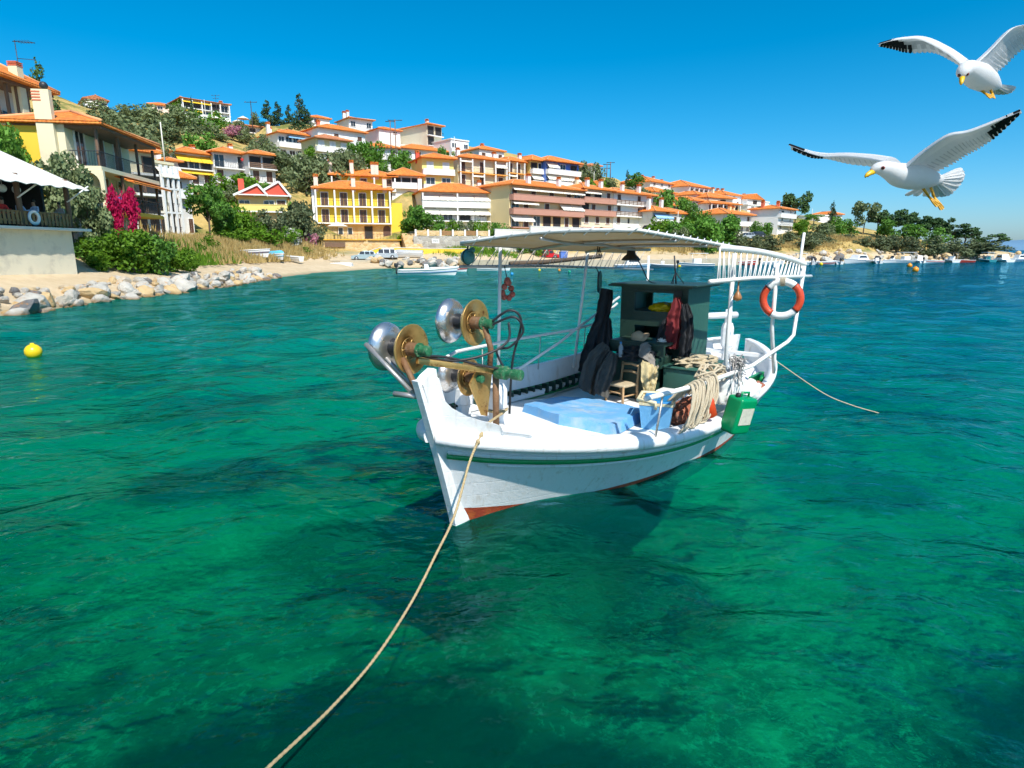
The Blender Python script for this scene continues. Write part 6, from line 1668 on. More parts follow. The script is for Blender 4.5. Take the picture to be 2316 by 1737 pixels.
m = MB(); m.lathe([(0.09, 0.012), (0.175, -0.008), (0.176, -0.002), (0.09, 0.02)], 22); m.build('brim', C_HAT, o)
o = inboat('water_bottle', (-0.10, -0.34, 1.08), 'clear plastic water bottle with blue cap among the oilskins', 'bottle', tilt=(R(8), R(-10)))
m = MB(); m.lathe([(0.034, 0), (0.037, 0.02), (0.036, 0.12), (0.034, 0.15), (0.014, 0.19), (0.014, 0.2)], 16); m.build('body', C_CLEAR, o)
m = MB(); m.lathe([(0.017, 0.195), (0.017, 0.225), (0, 0.226)], 12); m.build('cap', C_DBLUE, o)
lump('yellow_cloth', 'yellow bag lying inside the cabin window', 'bag', (-1.05, -0.15, 1.72), (0.2, 0.2, 0.10), C_YELLOW, 0.25, 3)
lump('dark_bag', 'dark bag beside the yellow bag inside the cabin window', 'bag', (-1.15, 0.14, 1.74), (0.13, 0.13, 0.13), C_GREYC, 0.15, 12)
lump('fish_floats', 'small heap of white and blue floats on the cabin shelf', 'floats', (-0.55, 0.08, 1.31), (0.09, 0.07, 0.04), C_WHITEBAG, 0.5, 14)
# lifebuoy on the rack post
o = empty('lifebuoy', BM @ Vector((-1.38, 1.46, 1.93)), BOAT_YAW); tag(o, 'orange and white lifebuoy tied to the white rack post', 'lifebuoy')
o.rotation_euler = (R(90), R(10), R(-24)); o.scale = (0.8, 0.8, 0.8)
def arc(r0, r1, a0, a1, n=14, rr=0.058): return [(r0 * math.cos(a0 + (a1 - a0) * i / n), r0 * math.sin(a0 + (a1 - a0) * i / n), 0) for i in range(n + 1)]
for k, (a0, a1, mt, nm) in enumerate(((60, 150, C_BUOYW, 'white_section'), (150, 250, C_BUOYR, 'red_section'), (250, 330, C_BUOYW, 'white_section'), (330, 420, C_BUOYR, 'red_section'))):
    m = MB(); m.tube(arc(0.30, 0, R(a0), R(a1)), 0.064, 14); m.build(nm, mt, o)
for a in (150, 250, 330, 60):
    m = MB(); c = Vector((0.30 * math.cos(R(a)), 0.30 * math.sin(R(a)), 0)); u = c.normalized()
    m.tube([c + (u * math.cos(q) + Vector((0, 0, 1)) * math.sin(q)) * 0.067 for q in [i * 2 * math.pi / 14 for i in range(14)]], 0.006, 5, closed=True); m.build('band', B_BLACK, o)
m = MB()
for i in range(4): 
    c = Vector((0.30 * math.cos(R(95 + i * 4)), 0.30 * math.sin(R(95 + i * 4)), 0)); u = c.normalized(); m.tube([c + (u * math.cos(q) + Vector((0, 0, 1)) * math.sin(q)) * 0.075 for q in [j * 2 * math.pi / 12 for j in range(12)]], 0.009, 5, closed=True)
m.build('lashing', C_ROPE, o)
# hanging floats, lamp, loops
m = MB(); c = Vector((1.46, -1.2, 2.10))
for i in range(9):
    a = i * 2 * math.pi / 9 + 0.3; m.ball(c + Vector((0.085 * math.cos(a), 0.03 * math.sin(a * 2), 0.115 * math.sin(a))), (0.042, 0.04, 0.042), 10, 8)
fl = tag(m.build('float_ring', C_PINKF, None, BM.translation, (0, 0, BOAT_YAW)), 'ring of faded red net floats hanging under the canopy', 'floats')
m = MB(); m.tube([c + Vector((0, 0, 0.12)), (1.46, -1.25, 2.40)], 0.006, 5); m.build('cord', B_BLACK, fl)
m = MB(); m.ball((2.24, -1.18, 2.52), 0.088, 20, 14); fl = tag(m.build('float_ball', C_TEALF, None, BM.translation, (0, 0, BOAT_YAW)), 'sea green ball float hanging from the canopy corner', 'float')
m = MB(); m.tube([(2.24 + 0.09 * math.cos(q), -1.18, 2.52 + 0.09 * math.sin(q)) for q in [j * 2 * math.pi / 20 for j in range(20)]], 0.009, 6, closed=True); m.tube([(2.24, -1.18, 2.60), (2.3, -1.12, 2.67)], 0.01, 5); m.build('cord', B_DKGREEN, fl)
m = MB(); m.ball((2.17, -1.22, 2.53), 0.06, 14, 10); m.ball((2.20, -1.14, 2.60), 0.035, 10, 8); m.build('small_float', C_TEALF, fl)
o = inboat('work_lamp', (0.0, -0.19, 2.46), 'black bell shaped work lamp hanging under the canopy', 'lamp')
m = MB(); m.lathe([(0.125, 0.0), (0.13, 0.012), (0.10, 0.05), (0.06, 0.085), (0.055, 0.16), (0.03, 0.2), (0.0, 0.205)], 24); m.build('shade', B_BLACK, o)
m = MB(); m.lathe([(0.0, 0.035), (0.10, 0.02), (0.118, 0.004)], 20); m.build('reflector', B_STEEL, o)
m = MB(); m.tube([(0.02, 0, 0.2), (0.03, 0, 0.32)], 0.006, 5); m.tube([(-0.02, 0, 0.2), (-0.03, 0, 0.32)], 0.006, 5); m.build('bracket', B_BLACK, o)
cb = hose([(0.0, -0.1, 2.5), (-0.25, -0.12, 2.32), (-0.6, -0.2, 2.16), (-0.95, -0.25, 2.11)], 0.008, B_BLACK)[0]; tag(cb.build('lamp_cable', B_BLACK, None, BM.translation, (0, 0, BOAT_YAW)), 'black coiled cable from the work lamp to the cabin roof', 'cable')
m = MB()
for k in range(3):
    cc = Vector((-0.86, -1.2 + 0.015 * k, 2.10)); m.tube([cc + Vector(((0.055 + .012 * k) * math.cos(q), 0.02 * math.cos(q), (0.15 + 0.012 * k) * math.sin(q))) for q in [j * 2 * math.pi / 22 for j in range(22)]], 0.008, 5, closed=True)
m.tube([(-0.86, -1.2, 2.25), (-0.86, -1.26, 2.34)], 0.008, 5)
tag(m.build('rope_loop', B_BLACK, None, BM.translation, (0, 0, BOAT_YAW)), 'dark rope loop hanging from the far side bar', 'rope')
m = MB(); m.lathe([(0, -0.075), (0.05, -0.055), (0.055, -0.02), (0.03, 0.03), (0.012, 0.06), (0.006, 0.18)], 16, Matrix.Translation((-0.25, 1.22, 2.03))); m.tube([(-0.25, 1.22, 2.18), (-0.3, 1.25, 2.26)], 0.006, 5)
tag(m.build('wooden_float', C_BRONZE, None, BM.translation, (0, 0, BOAT_YAW)), 'small brown pear shaped float hanging from the white rack', 'float')
for k, (x, y) in enumerate(((0.62, -0.35), (0.40, -0.45), (-0.3, -0.3))):
    m = MB(); p0 = Vector((x, y, 2.70)); m.tube([p0, p0 + Vector((0.01, 0, -0.10)), p0 + Vector((0.06, 0.02, -0.16))], 0.008, 5); m.tube([p0 + Vector((0.01, 0, -0.08)), p0 + Vector((-0.05, 0, -0.17))], 0.007, 5)
    tag(m.build('hook_cord', B_BLACK, None, BM.translation, (0, 0, BOAT_YAW)), 'knotted black cord under the canopy, %s one from the bow' % ORD[k], 'cord', 'cords under the canopy')
# mooring ropes
B0 = BM @ Vector((2.95, -0.06, 0.93))
mpts = [B0, on(1098, 962, 1.0), on(1088, 985, 0.97), at(1062, 1045, 5.15), at(1028, 1165, 4.75), at(985, 1256, 4.4), at(930, 1363, 4.0), at(850, 1486, 3.45), at(750, 1600, 2.95), at(605, 1737, 2.4), at(430, 1900, 1.9), at(250, 2060, 1.5)]
hs = hose(mpts, 0.013, C_ROPE2, k=9)[1]
fine = hose(mpts, 0.013, C_ROPE2, k=64)[1]
m = MB(); m.tube(fine, [(0.0128 - 0.004 * min(1, k / len(fine) * 1.3)) * (1 + 0.13 * math.sin(k * 1.35)) for k in range(len(fine))], 7)
for k in (12, 15, 18, 21): m.ball(hs[k], 0.024, 8, 6, 0.25, k)
c = BM @ Vector((2.88, -0.22, 0.93)); m.tube([c + Vector((0.12 * math.cos(q), 0.12 * math.sin(q), 0.0)) for q in [j * 2 * math.pi / 16 for j in range(16)]], 0.014, 6, closed=True); m.tube([c + Vector((0.11, -0.03, 0)), B0], 0.013, 6); m.tube([c + Vector((-0.08, -0.08, 0)), B0], 0.013, 6)
tag(m.build('mooring_rope', C_ROPE2), 'long tan mooring rope running from the bow post towards the lower left', 'rope')
sp = [BM @ Vector((-3.2, 0.9, 0.95)), BM @ Vector((-2.6, 1.02, 0.90)), at(1757, 818, 10.2), at(1860, 888, 10.1), at(1925, 916, 10.0), at(1990, 935, 9.9)]
m = MB(); m.tube(hose(sp, 0.01, C_ROPE, k=8)[1], 0.010, 6); tag(m.build('stern_rope', C_ROPE), 'thin rope slanting from the stern into the water', 'rope')
# ------------------------------------------------------------------ buoys
def buoy(px, py, r, mat, label, name='buoy', group=None):
    p = on(px, py); m = MB(); m.lathe([(0, -r)] + [(r * math.cos(q), r * math.sin(q)) for q in [R(-75 + 13.5 * i) for i in range(12)]] + [(r * 0.24, r * 0.98), (r * 0.22, r * 1.14), (0, r * 1.16)], 24, Matrix.Translation((p.x, p.y, r * 0.62)))
    return tag(m.build(name, mat), label, 'buoy', group)
buoy(77, 806, 0.19, C_YELLOW, 'round yellow buoy floating near the left shore')
C_ORB = paint('orange_buoy', (0.80, 0.28, 0.01), 0.4, 0.08); C_BLB = paint('blue_buoy', (0.02, 0.28, 0.62), 0.4, 0.08); C_GRB = paint('green_buoy', (0.0, 0.32, 0.18), 0.4, 0.08)
buoy(2057, 604, 0.36, C_ORB, 'orange buoy near the right shore, upper one of the two')
buoy(2070, 614, 0.36, C_ORB, 'orange buoy near the right shore, lower one of the two')
buoy(1158, 622, 0.17, C_BLB, 'small blue buoy above the ring of red floats')
buoy(1220, 613, 0.17, C_YELLOW, 'small yellow buoy off the quay below the red car')
buoy(1265, 613, 0.17, C_ORB, 'small orange buoy off the quay below the blue bin')
buoy(1288, 617, 0.17, C_GRB, 'small green buoy off the quay right of the orange one')
buoy(1537, 604, 0.22, C_YELLOW, 'small yellow buoy left of the blue and white boat')
buoy(1857, 600, 0.3, C_YELLOW, 'yellow buoy by the left end of the marina')
# ------------------------------------------------------------------ quay, walls
def gz(x, y): return float(ground_h(np.array([float(x)]), np.array([float(y)]))[0])
m = MB()
q = [(-6.5, 93.3), (9.1, 91.8), (23, 95.8), (37.2, 109.8), (50.0, 119.8), (46.5, 124), (34, 114), (21, 101), (9, 98.5), (-6.5, 99.5)]
m.prism(q, -2.5, 1.12, 'z')
M_QUAY = paint('weathered_quay_concrete', (0.50, 0.43, 0.31), 0.9, 0.2, 0.3, 0.4, ((0.30, 0.26, 0.19), 0.5, 0.6), bscale=5)
tag(m.build('quay', M_QUAY, fix=True), kind='structure')
m = MB(); m.prism([(a * 1.0, b) for a, b in [(-17, 95), (-6.6, 96), (-6.6, 103), (-14, 104), (-24, 98), (-30, 92), (-24, 88)]], 0.3, 1.14, 'z')
tag(m.build('shore_road', M_QUAY, fix=True), kind='structure')
p, w, ax, ay = facade(772, 1062, 586, 101.5, 6)
o = tag(empty('yellow_wall', p, R(6)), 'long low yellow painted wall along the shore road', 'wall')
m = MB(); m.prism([(0, -1.5), (w, -1.5), (w, 1.55), (w * 0.3, 1.75), (2, 0.35), (0, 0.1)], 0, 0.35); m.build('wall_face', wallm('yellow'), o)
m = MB(); m.prism([(2, 0.40), (w * 0.3, 1.78), (w, 1.58), (w, 1.68), (w * 0.3, 1.9), (2, 0.5)], -0.05, 0.9); m.build('coping', M_CONC2, o)
p, w, ax, ay = facade(936, 1112, 562, 106, 14)
o = tag(empty('stone_garden_wall', p, R(14)), 'grey stone garden wall with white posts below the white awning house', 'wall')
hz = at(936, 533, 106).z - p.z
m = MB(); m.box(0, w, 0, 0.5, -2, hz); m.build('wall_face', M_STONEG, o)
for i in range(7):
    m = MB(); x = 0.4 + i * (w - 0.8) / 6; m.box(x - 0.14, x + 0.14, 0.1, 0.4, hz, hz + 1.05); m.build('post', M_TRIM, o)
    if i < 6:
        m = MB(); m.box(x + 0.2, x + (w - 0.8) / 6 - 0.2, 0.2, 0.26, hz + 0.1, hz + 0.85); m.build('fence_panel', M_SLAT if i in (2, 4) else M_STONEY, o)
sp_ = at(985, 545, 105.6)
sg = tag(empty('wall_sign', sp_, R(14)), 'small white sign on the grey stone garden wall', 'sign')
m = MB(); m.box(-0.6, 0.6, -0.05, 0.0, -0.35, 0.35); m.build('board', M_TRIM, sg)
m = MB()
for i, x in enumerate((-0.4, -0.22, -0.02, 0.2, 0.38)): m.box(x - 0.05, x + 0.05, -0.06, -0.051, -0.12 + 0.03 * (i % 2), 0.12)
m.build('writing', M_IRON, sg)
for xa, xb, yb, hh, Y, yaw, lab, mt in ((1120, 1200, 545, 26, 108, 35, 'pale stone wall below the clipped hedge of the long apartment block', M_CONC2), (1200, 1470, 532, 20, 111, 42, 'long pale garden wall in front of the apartment row', M_CONC2)):
    p, w, ax, ay = facade(xa, xb, yb, Y, yaw); o = tag(empty('garden_wall', p, R(yaw)), lab, 'wall')
    hz = at(xa, yb - hh, Y).z - p.z
    m = MB(); m.box(0, w, 0, 0.3, -2, hz); m.build('wall_face', mt, o); m = MB(); m.box(-0.05, w + 0.05, -0.05, 0.35, hz + 0.003, hz + 0.1); m.build('coping', M_TRIM, o)
# ------------------------------------------------------------------ cars
M_TYRE = paint('tyre', (0.02, 0.02, 0.02), 0.8, 0.2); M_HUB = paint('hubcap', (0.45, 0.45, 0.46), 0.3, 0.1, metal=0.7)
CARP = dict(silver=paint('silver_paint', (0.52, 0.55, 0.57), 0.25, 0.03, metal=0.4, bump=0), pale=paint('pale_blue_paint', (0.42, 0.52, 0.55), 0.25, 0.03, metal=0.4, bump=0), red=paint('red_car_paint', (0.56, 0.012, 0.02), 0.25, 0.04, bump=0), dark=paint('dark_car_paint', (0.03, 0.035, 0.04), 0.25, 0.04, bump=0))
M_LAMP = paint('headlight_glass', (0.75, 0.75, 0.72), 0.15, 0.05, bump=0)
def car(label, px, py, Y, yaw, col, L=4.1, Hc=1.45, est=False):
    c = at(px, py, Y); z = c.z
    o = tag(empty('parked_car', (c.x, c.y, z), R(yaw)), label, 'car')
    W = 0.84; l = L / 2; mt = CARP[col]
    side = [(-l, 0.25), (-l * 0.98, 0.72), (-l * 0.55, 0.86), (l * 0.9, 0.92), (l, 0.7), (l, 0.25)]
    m = MB(); rows = []
    for y_, k in ((-W, 0.94), (-W * 1.02, 1.0), (W * 1.02, 1.0), (W, 0.94)): rows.append([(a * k, y_, 0.2 + (b - 0.2) * (1.0 if abs(y_) > W else 1.02)) for a, b in side])
    m.grid(rows, smooth=False, close=True); m.add(rows[0], [tuple(range(6))]); m.add(rows[-1], [tuple(range(5, -1, -1))]); body = m.build('body', mt, o, fix=True)
    rear = l * 0.92 if est else l * 0.78
    roof = [(-l * 0.52, 0.87), (-l * 0.18, Hc - 0.06), (0, Hc), (rear * 0.8, Hc - 0.04), (rear, 0.92)]
    m = MB(); rows = [[(a, s_ * (W * 0.97 - max(0, b - 0.9) * 0.35), b) for a, b in roof] for s_ in (-1, 1)]
    m.grid(rows, smooth=False); m.add(rows[0], [(4, 3, 2, 1, 0)]); m.add(rows[1], [(0, 1, 2, 3, 4)]); m.build('roof', mt, o, fix=True)
    m = MB()
    for s_ in (-1, 1):
        for a0, a1 in ((-l * 0.40, -l * 0.02), (l * 0.02, rear * 0.45), (rear * 0.5, rear * 0.85)):
            z1 = Hc - 0.12; yy = s_ * (W * 0.97 + 0.006); yt = s_ * (W * 0.97 - 0.35 * (z1 - 0.9) + 0.008)
            sh = 0.22 if a0 < -l * 0.1 else 0.0
            m.add([(a0, yy, 0.93), (a1, yy, 0.93), (a1, yt, z1), (a0 + sh, yt, z1)], [(0, 1, 2, 3)])
    m.add([(-l * 0.515, -W * 0.86, 0.90), (-l * 0.515, W * 0.86, 0.90), (-l * 0.2, W * 0.74, Hc - 0.09), (-l * 0.2, -W * 0.74, Hc - 0.09)], [(0, 1, 2, 3)])
    m.v = [(a - (0.02 if abs(b) < W * 0.87 else 0), b, c_ + (0.012 if abs(b) < W * 0.87 else 0)) for a, b, c_ in m.v]
    m.build('windows', M_GLASS, o)
    for a in (-l * 0.62, l * 0.6):
        for s_ in (-1, 1):
            m = MB(); M = Matrix.Translation((a, s_ * (W - 0.08), 0.31)) @ Matrix.Rotation(math.pi / 2, 4, 'X'); m.lathe([(0.2, -0.1), (0.31, -0.1), (0.32, 0), (0.31, 0.1), (0.2, 0.1)], 18, M); wh = m.build('wheel', M_TYRE, o)
            m = MB(); m.lathe([(0.0, -0.105), (0.19, -0.11), (0.2, 0.11), (0.0, 0.105)], 12, M); m.build('hubcap', M_HUB, wh)
    for s_ in (-1, 1):
        m = MB(); m.cbox((-l * 0.985, s_ * 0.6, 0.62), (0.08, 0.3, 0.14), 0.02); m.build('headlight', M_LAMP, o)
        m = MB(); m.cbox((l * 0.985, s_ * 0.66, 0.7), (0.06, 0.16, 0.22), 0.02); m.build('tail_light', CARP['red'], o)
car('pale blue silver hatchback parked by the shore rocks', 826, 589, 96.5, 12, 'pale')
car('silver estate car parked behind the pale blue hatchback', 868, 586, 98.5, 14, 'silver', 4.3, 1.62, True)
car('small red car parked on the quay seen under the boat canopy', 1243, 585, 111.5, 170, 'red', 3.6, 1.5, True)
car('dark car parked at the end of the apartment row wall', 1472, 526, 131, 120, 'dark', 4.0, 1.5, True)
car('dark car parked on the bank below the white block house', 1710, 538, 143, 20, 'dark', 4.0)
car('white car beside the dark one on the bank', 1688, 541, 142, 15, 'silver', 4.0)
# bin with baskets on the quay
c = at(1274, 594, 103); o = tag(empty('blue_bin', (c.x, c.y, 1.12), 0.2), 'bright blue bin with grey baskets on top on the quay', 'bin')
m = MB(); taper(m, 0.5, 0.45, 0.62, 0.55, 0.1, 1.15); m.build('bin_body', wallm('blue'), o); m = MB(); m.box(-0.66, 0.66, -0.6, 0.6, 1.154, 1.24); m.build('bin_rim', wallm('blue'), o)
m = MB(); taper(m, 0.45, 0.4, 0.55, 0.5, 1.25, 2.3); m.build('basket', M_HUB, o)
# ------------------------------------------------------------------ small boats
GEL = dict(white=paint('gelcoat_white', (0.78, 0.78, 0.77), 0.3, 0.04, bump=0.05), blue=paint('boat_blue', (0.05, 0.16, 0.34), 0.35, 0.1), pale=paint('boat_pale_blue', (0.30, 0.45, 0.52), 0.4, 0.1), red=paint('boat_red', (0.58, 0.05, 0.03), 0.4, 0.1), grey=paint('boat_grey', (0.42, 0.43, 0.44), 0.6, 0.1), purple=paint('boat_plum', (0.09, 0.06, 0.12), 0.5, 0.15), tarp=cloth_mat('blue_tarp', (0.10, 0.46, 0.66)), teal=paint('boat_teal', (0.02, 0.22, 0.26), 0.4, 0.1), black=B_BLACK)
def smallboat(label, px, py, L, yaw, hullm='white', kind='open', outb=True, stripe=None, z=0.0, Y=None, B=None, name='small_boat', trim='white', group=None, flip=False):
    p = on(px, py, z) if Y is None else at(px, py, Y)
    o = tag(empty(name, p, R(yaw)), label, 'boat', group)
    if flip: o.rotation_euler = (R(168), 0, R(yaw)); o.location.z += 0.35
    B = B or L * 0.34; fb = 0.30 + L * 0.055
    def sec(t, s): 
        hb = B / 2 * (1 - max(0, (t - 0.45) / 0.55) ** 2.4) * (0.86 + 0.14 * min(1, t * 4)); zz = fb * (0.85 + 0.35 * t ** 2)
        x = -L / 2 + L * t + 0.12 * L * t ** 4 * s * 0.5
        return (x, max(0.01, hb * (0.55 + 0.45 * s ** 0.6)), -0.18 + (zz + 0.18) * s)
    m = MB(); T = [i / 14 for i in range(15)]
    rows = [[sec(t, k / 4) for k in range(5)] for t in T]
    m.grid(rows); m.grid([[(x, -y, z_) for x, y, z_ in reversed(r)] for r in rows])
    m.add([rows[0][k] for k in range(5)] + [(x, -y, z_) for x, y, z_ in reversed(rows[0])], [tuple(range(10))])
    m.add([(r[0][0], s_ * r[0][1], r[0][2]) for r in rows for s_ in (-1, 1)], [(2 * i, 2 * i + 1, 2 * i + 3, 2 * i + 2) for i in range(14)])
    hu = m.build('hull', GEL[hullm], o, fix=True)
    m = MB(); top = [r[-1] for r in rows]
    for s_ in (-1, 1): m.tube([(x, s_ * y, z_) for x, y, z_ in top], 0.045, 6)
    m.build('gunwale', GEL[trim], o)
    m = MB(); m.add([(x, s_ * y * 0.97, z_ - (0.05 if kind in ('speed', 'cabin') and x > 0 else 0.22)) for x, y, z_ in top for s_ in (-1, 1)], [(2 * i, 2 * i + 1, 2 * i + 3, 2 * i + 2) for i in range(14)]); m.build('inside_deck', GEL['white' if hullm != 'grey' else 'grey'], o)
    if stripe:
        m = MB()
        for s_ in (-1, 1): m.tube([(sec(t, 0.62)[0], s_ * (sec(t, 0.62)[1] + 0.012), sec(t, 0.62)[2]) for t in T], 0.05, 5)
        m.build('stripe', GEL[stripe], o)
    if kind in ('speed', 'console'):
        m = MB(); m.cbox((0, 0, fb + 0.2), (0.5, B * 0.4, 0.6), 0.05); m.build('console', GEL['white'], o)
        m = MB(); m.add([(0.3, -B * 0.28, fb + 0.45), (0.3, B * 0.28, fb + 0.45), (0.05, B * 0.22, fb + 0.9), (0.05, -B * 0.22, fb + 0.9)], [(0, 1, 2, 3)]); m.build('windscreen', M_GLASS, o)
    if kind == 'cabin':
        m = MB(); taper(m, L * 0.22, B * 0.36, L * 0.14, B * 0.28, fb - 0.1, fb + 0.95); m.M = Matrix.Identity(4); m.build('cabin', GEL['white'], o)
        m = MB()
        for s_ in (-1, 1): m.add([(-L * 0.15, s_ * (B * 0.33), fb + 0.35), (L * 0.15, s_ * (B * 0.33), fb + 0.35), (L * 0.11, s_ * (B * 0.303), fb + 0.75), (-L * 0.11, s_ * (B * 0.303), fb + 0.75)], [(0, 1, 2, 3)])
        m.build('cabin_window', M_GLASS, o)
    if kind == 'canopy':
        for x in (-L * 0.25, L * 0.15):
            for s_ in (-1, 1): m = MB(); m.tube([(x, s_ * B * 0.36, fb - 0.1), (x, s_ * B * 0.34, fb + 1.45)], 0.025, 5); m.build('post', B_PIPE, o)
        m = MB(); m.cbox((-L * 0.05, 0, fb + 1.5), (L * 0.5, B * 0.8, 0.08), 0.03); m.build('canopy', GEL['black' if stripe == 'black' else 'white'], o)
        m = MB(); m.cbox((-L * 0.02, 0, fb + 0.3), (L * 0.22, B * 0.5, 0.8), 0.04); m.build('wheelhouse', GEL['white' if hullm != 'teal' else 'teal'], o)
    if kind == 'cover':
        rows2 = [[(x, y * 1.03 * math.cos(a), z_ + 0.05 + 0.38 * math.sin(a) * min(1, y / (B * 0.3))) for a in [math.pi * k / 8 for k in range(9)]] for x, y, z_ in top]
        m = MB(); m.grid(rows2); m.build('cover', GEL['grey' if stripe != 'tarp' else 'tarp'], o)
    if kind in ('open', 'console'):
        for x in (-L * 0.2, L * 0.12): m = MB(); m.cbox((x, 0, fb * 0.75), (0.25, B * 0.82, 0.05), 0.01); m.build('thwart', GEL['white'], o)
    if outb:
        ob = MB(); ob.cbox((-L / 2 - 0.18, 0, fb + 0.42), (0.42, 0.3, 0.42), 0.08); ob.build('outboard_motor', B_BLACK, o)
        ob = MB(); ob.cbox((-L / 2 - 0.16, 0, fb - 0.15), (0.16, 0.12, 0.75), 0.03); ob.build('motor_leg', B_BLACK, o)
    return o
smallboat('white speedboat with blue line and black outboard off the shore rocks', 965, 622, 6.0, 8, 'white', 'speed', True, 'blue', B=1.9)
smallboat('small white boat tied up behind the speedboat', 1012, 614, 4.6, 5, 'white', 'open', False, 'red', B=1.5)
smallboat('white rowing boat at the quay edge left of the canopy post', 1115, 612, 4.2, 4, 'white', 'open', False, B=1.4)
smallboat('grey covered boat standing on the yellow wall', 924, 579, 4.6, 182, 'white', 'cover', False, Y=100.0, B=1.7)
smallboat('plum striped boat standing ashore in the dry grass', 548, 578, 5.4, 8, 'white', 'open', True, 'purple', Y=70, B=1.7)
smallboat('boat under a bright blue tarpaulin in the dry grass', 624, 584, 3.2, -40, 'white', 'cover', False, 'tarp', Y=75, B=1.5)
smallboat('upturned white dinghy lying on the beach', 772, 604, 3.0, 175, 'white', 'open', False, Y=84, B=1.2, name='upturned_dinghy', flip=True)
smallboat('narrow white dinghy lying tilted beside the blue tarpaulin', 664, 588, 2.8, 150, 'white', 'open', False, Y=78, B=1.0, name='dinghy')
smallboat('blue hulled fishing boat with white wheelhouse behind the hanging lamp', 1430, 607, 5.0, 5, 'pale', 'cabin', False, 'blue', B=1.9)
smallboat('grey motor boat with black outboard right of the hanging lamp', 1498, 606, 4.0, 160, 'grey', 'console', True, B=1.8)
smallboat('pale blue wooden boat with white wheelhouse near the cabin roof', 1574, 604, 5.4, 178, 'pale', 'canopy', False, 'white', B=1.9)
smallboat('red and white boat seen through the white rack cords', 1668, 599, 6.6, 4, 'red', 'open', False, 'white', B=2.1)
smallboat('small white boat behind the white rack cords', 1745, 598, 4.6, 10, 'white', 'open', True)
MAR = [(1812, 595, 4.2, 30, 'white', 'canopy', 'teal', 'green topped boat at the left end of the marina'), (1838, 594, 4.6, 60, 'white', 'console', None, 'white motor boat at the left end of the marina'), (1866, 594, 4.4, 20, 'grey', 'open', 'red', 'grey boat with red stripe at the left end of the marina'),
       (1893, 593, 4.6, 75, 'white', 'open', 'red', 'low white boat with red stripe left of the large motor yacht'), (1942, 591, 8.0, 205, 'white', 'cabin', None, 'large white motor yacht under the rocky bank'), (1983, 591, 5.0, 70, 'white', 'console', 'blue', 'white boat with blue line right of the large motor yacht'),
       (2018, 590, 4.8, 200, 'white', 'speed', None, 'white speedboat left of the flat canopy boat'), (2046, 590, 6.2, 185, 'white', 'canopy', None, 'white boat with flat white canopy at the marina'), (2076, 590, 4.4, 80, 'white', 'cabin', 'blue', 'white cabin boat with blue line in the middle of the marina'),
       (2112, 590, 4.0, 190, 'white', 'open', 'red', 'white and red boat in the middle of the marina'), (2150, 589, 5.6, 75, 'white', 'canopy', 'black', 'white boat with black canopy at the marina'), (2182, 589, 4.2, 190, 'red', 'open', None, 'low red boat right of the black canopy boat'),
       (2230, 588, 5.4, 80, 'teal', 'canopy', None, 'teal boat with white top at the marina'), (2266, 588, 6.4, 80, 'white', 'cabin', None, 'broad white cabin boat near the right edge of the marina'), (2306, 587, 6.0, 190, 'white', 'cabin', 'blue', 'white motor boat cut by the right edge')]
for px, py, L, yaw, hm, kd, stp, lab in MAR: smallboat(lab, px, py + 4.5, L, yaw, hm, kd, kd != 'canopy' and L < 6, stp, name='moored_boat', group='boats moored along the marina')
# ------------------------------------------------------------------ poles and masts
def pole(label, px, py, ytop, Y, r=0.09, arms=(), mat=None, name='utility_pole', cat='pole'):
    b = at(px, py, Y); t = at(px, ytop, Y); zg = gz(b.x, b.y); zb = min(b.z, zg) - 0.3
    o = tag(empty(name, (b.x, b.y, zb)), label, cat)
    m = MB(); m.tube([(0, 0, 0), (0, 0, t.z - zb)], [r, r * 0.7], 7); m.build('pole', mat or M_CONC2, o)
    for k, (dz, wd) in enumerate(arms):
        m = MB(); m.tube([(-wd / 2, 0, t.z - zb - dz), (wd / 2, 0.1, t.z - zb - dz)], r * 0.6, 5); m.build('cross_arm', M_IRON, o)
        m = MB()
        for s_ in (-0.45, 0, 0.45): m.lathe([(0.06, 0), (0.07, 0.12), (0.03, 0.2)], 6, Matrix.Translation((s_ * wd, 0.05, t.z - zb - dz)))
        m.build('insulator', M_WOOD, o)
pole('tall pale pole rising above the yellow awning house', 372, 360, 276, 98, 0.11)
pole('dark mast with small dish right of the hilltop hotel', 573, 305, 228, 160, 0.12, ((0.3, 3.0),), M_IRON, 'antenna_mast', 'mast')
pole('mast on the hilltop hotel roof', 488, 226, 214, 172, 0.06, ((0.2, 2.0), (0.9, 1.4)), M_IRON, 'antenna_mast', 'mast')
pole('thin pale pole in front of the hilltop hotel', 466, 270, 225, 160, 0.07)
pole('power pole beside the plain white house, left one of two', 884, 325, 273, 158, 0.14, ((0.2, 2.2),), M_WOOD)
pole('power pole beside the plain white house, right one of two', 895, 325, 270, 158, 0.14, ((0.2, 3.4),), M_WOOD)
pole('pale pole in front of the flat roofed white house', 1028, 345, 309, 160, 0.09)
pole('power pole on the skyline right of the brick red shutters, left one', 1372, 405, 370, 175, 0.14, ((0.2, 2.0), (1.2, 1.6)), M_WOOD)
pole('power pole on the skyline right of the brick red shutters, right one', 1380, 405, 366, 176, 0.14, ((0.2, 2.2),), M_WOOD)
pole('thin pole between the trees right of the blue house', 1343, 420, 388, 156, 0.07)
pole('leaning pale pole in front of the far cluster', 1532, 515, 478, 128, 0.08)
pole('lamp post below the arch house', 1657, 560, 530, 130, 0.06)
pole('pale pole left of the large dark trees', 1578, 500, 470, 146, 0.07)
pole('thin pole left of the flat roofed shore house', 1836, 490, 472, 180, 0.08)
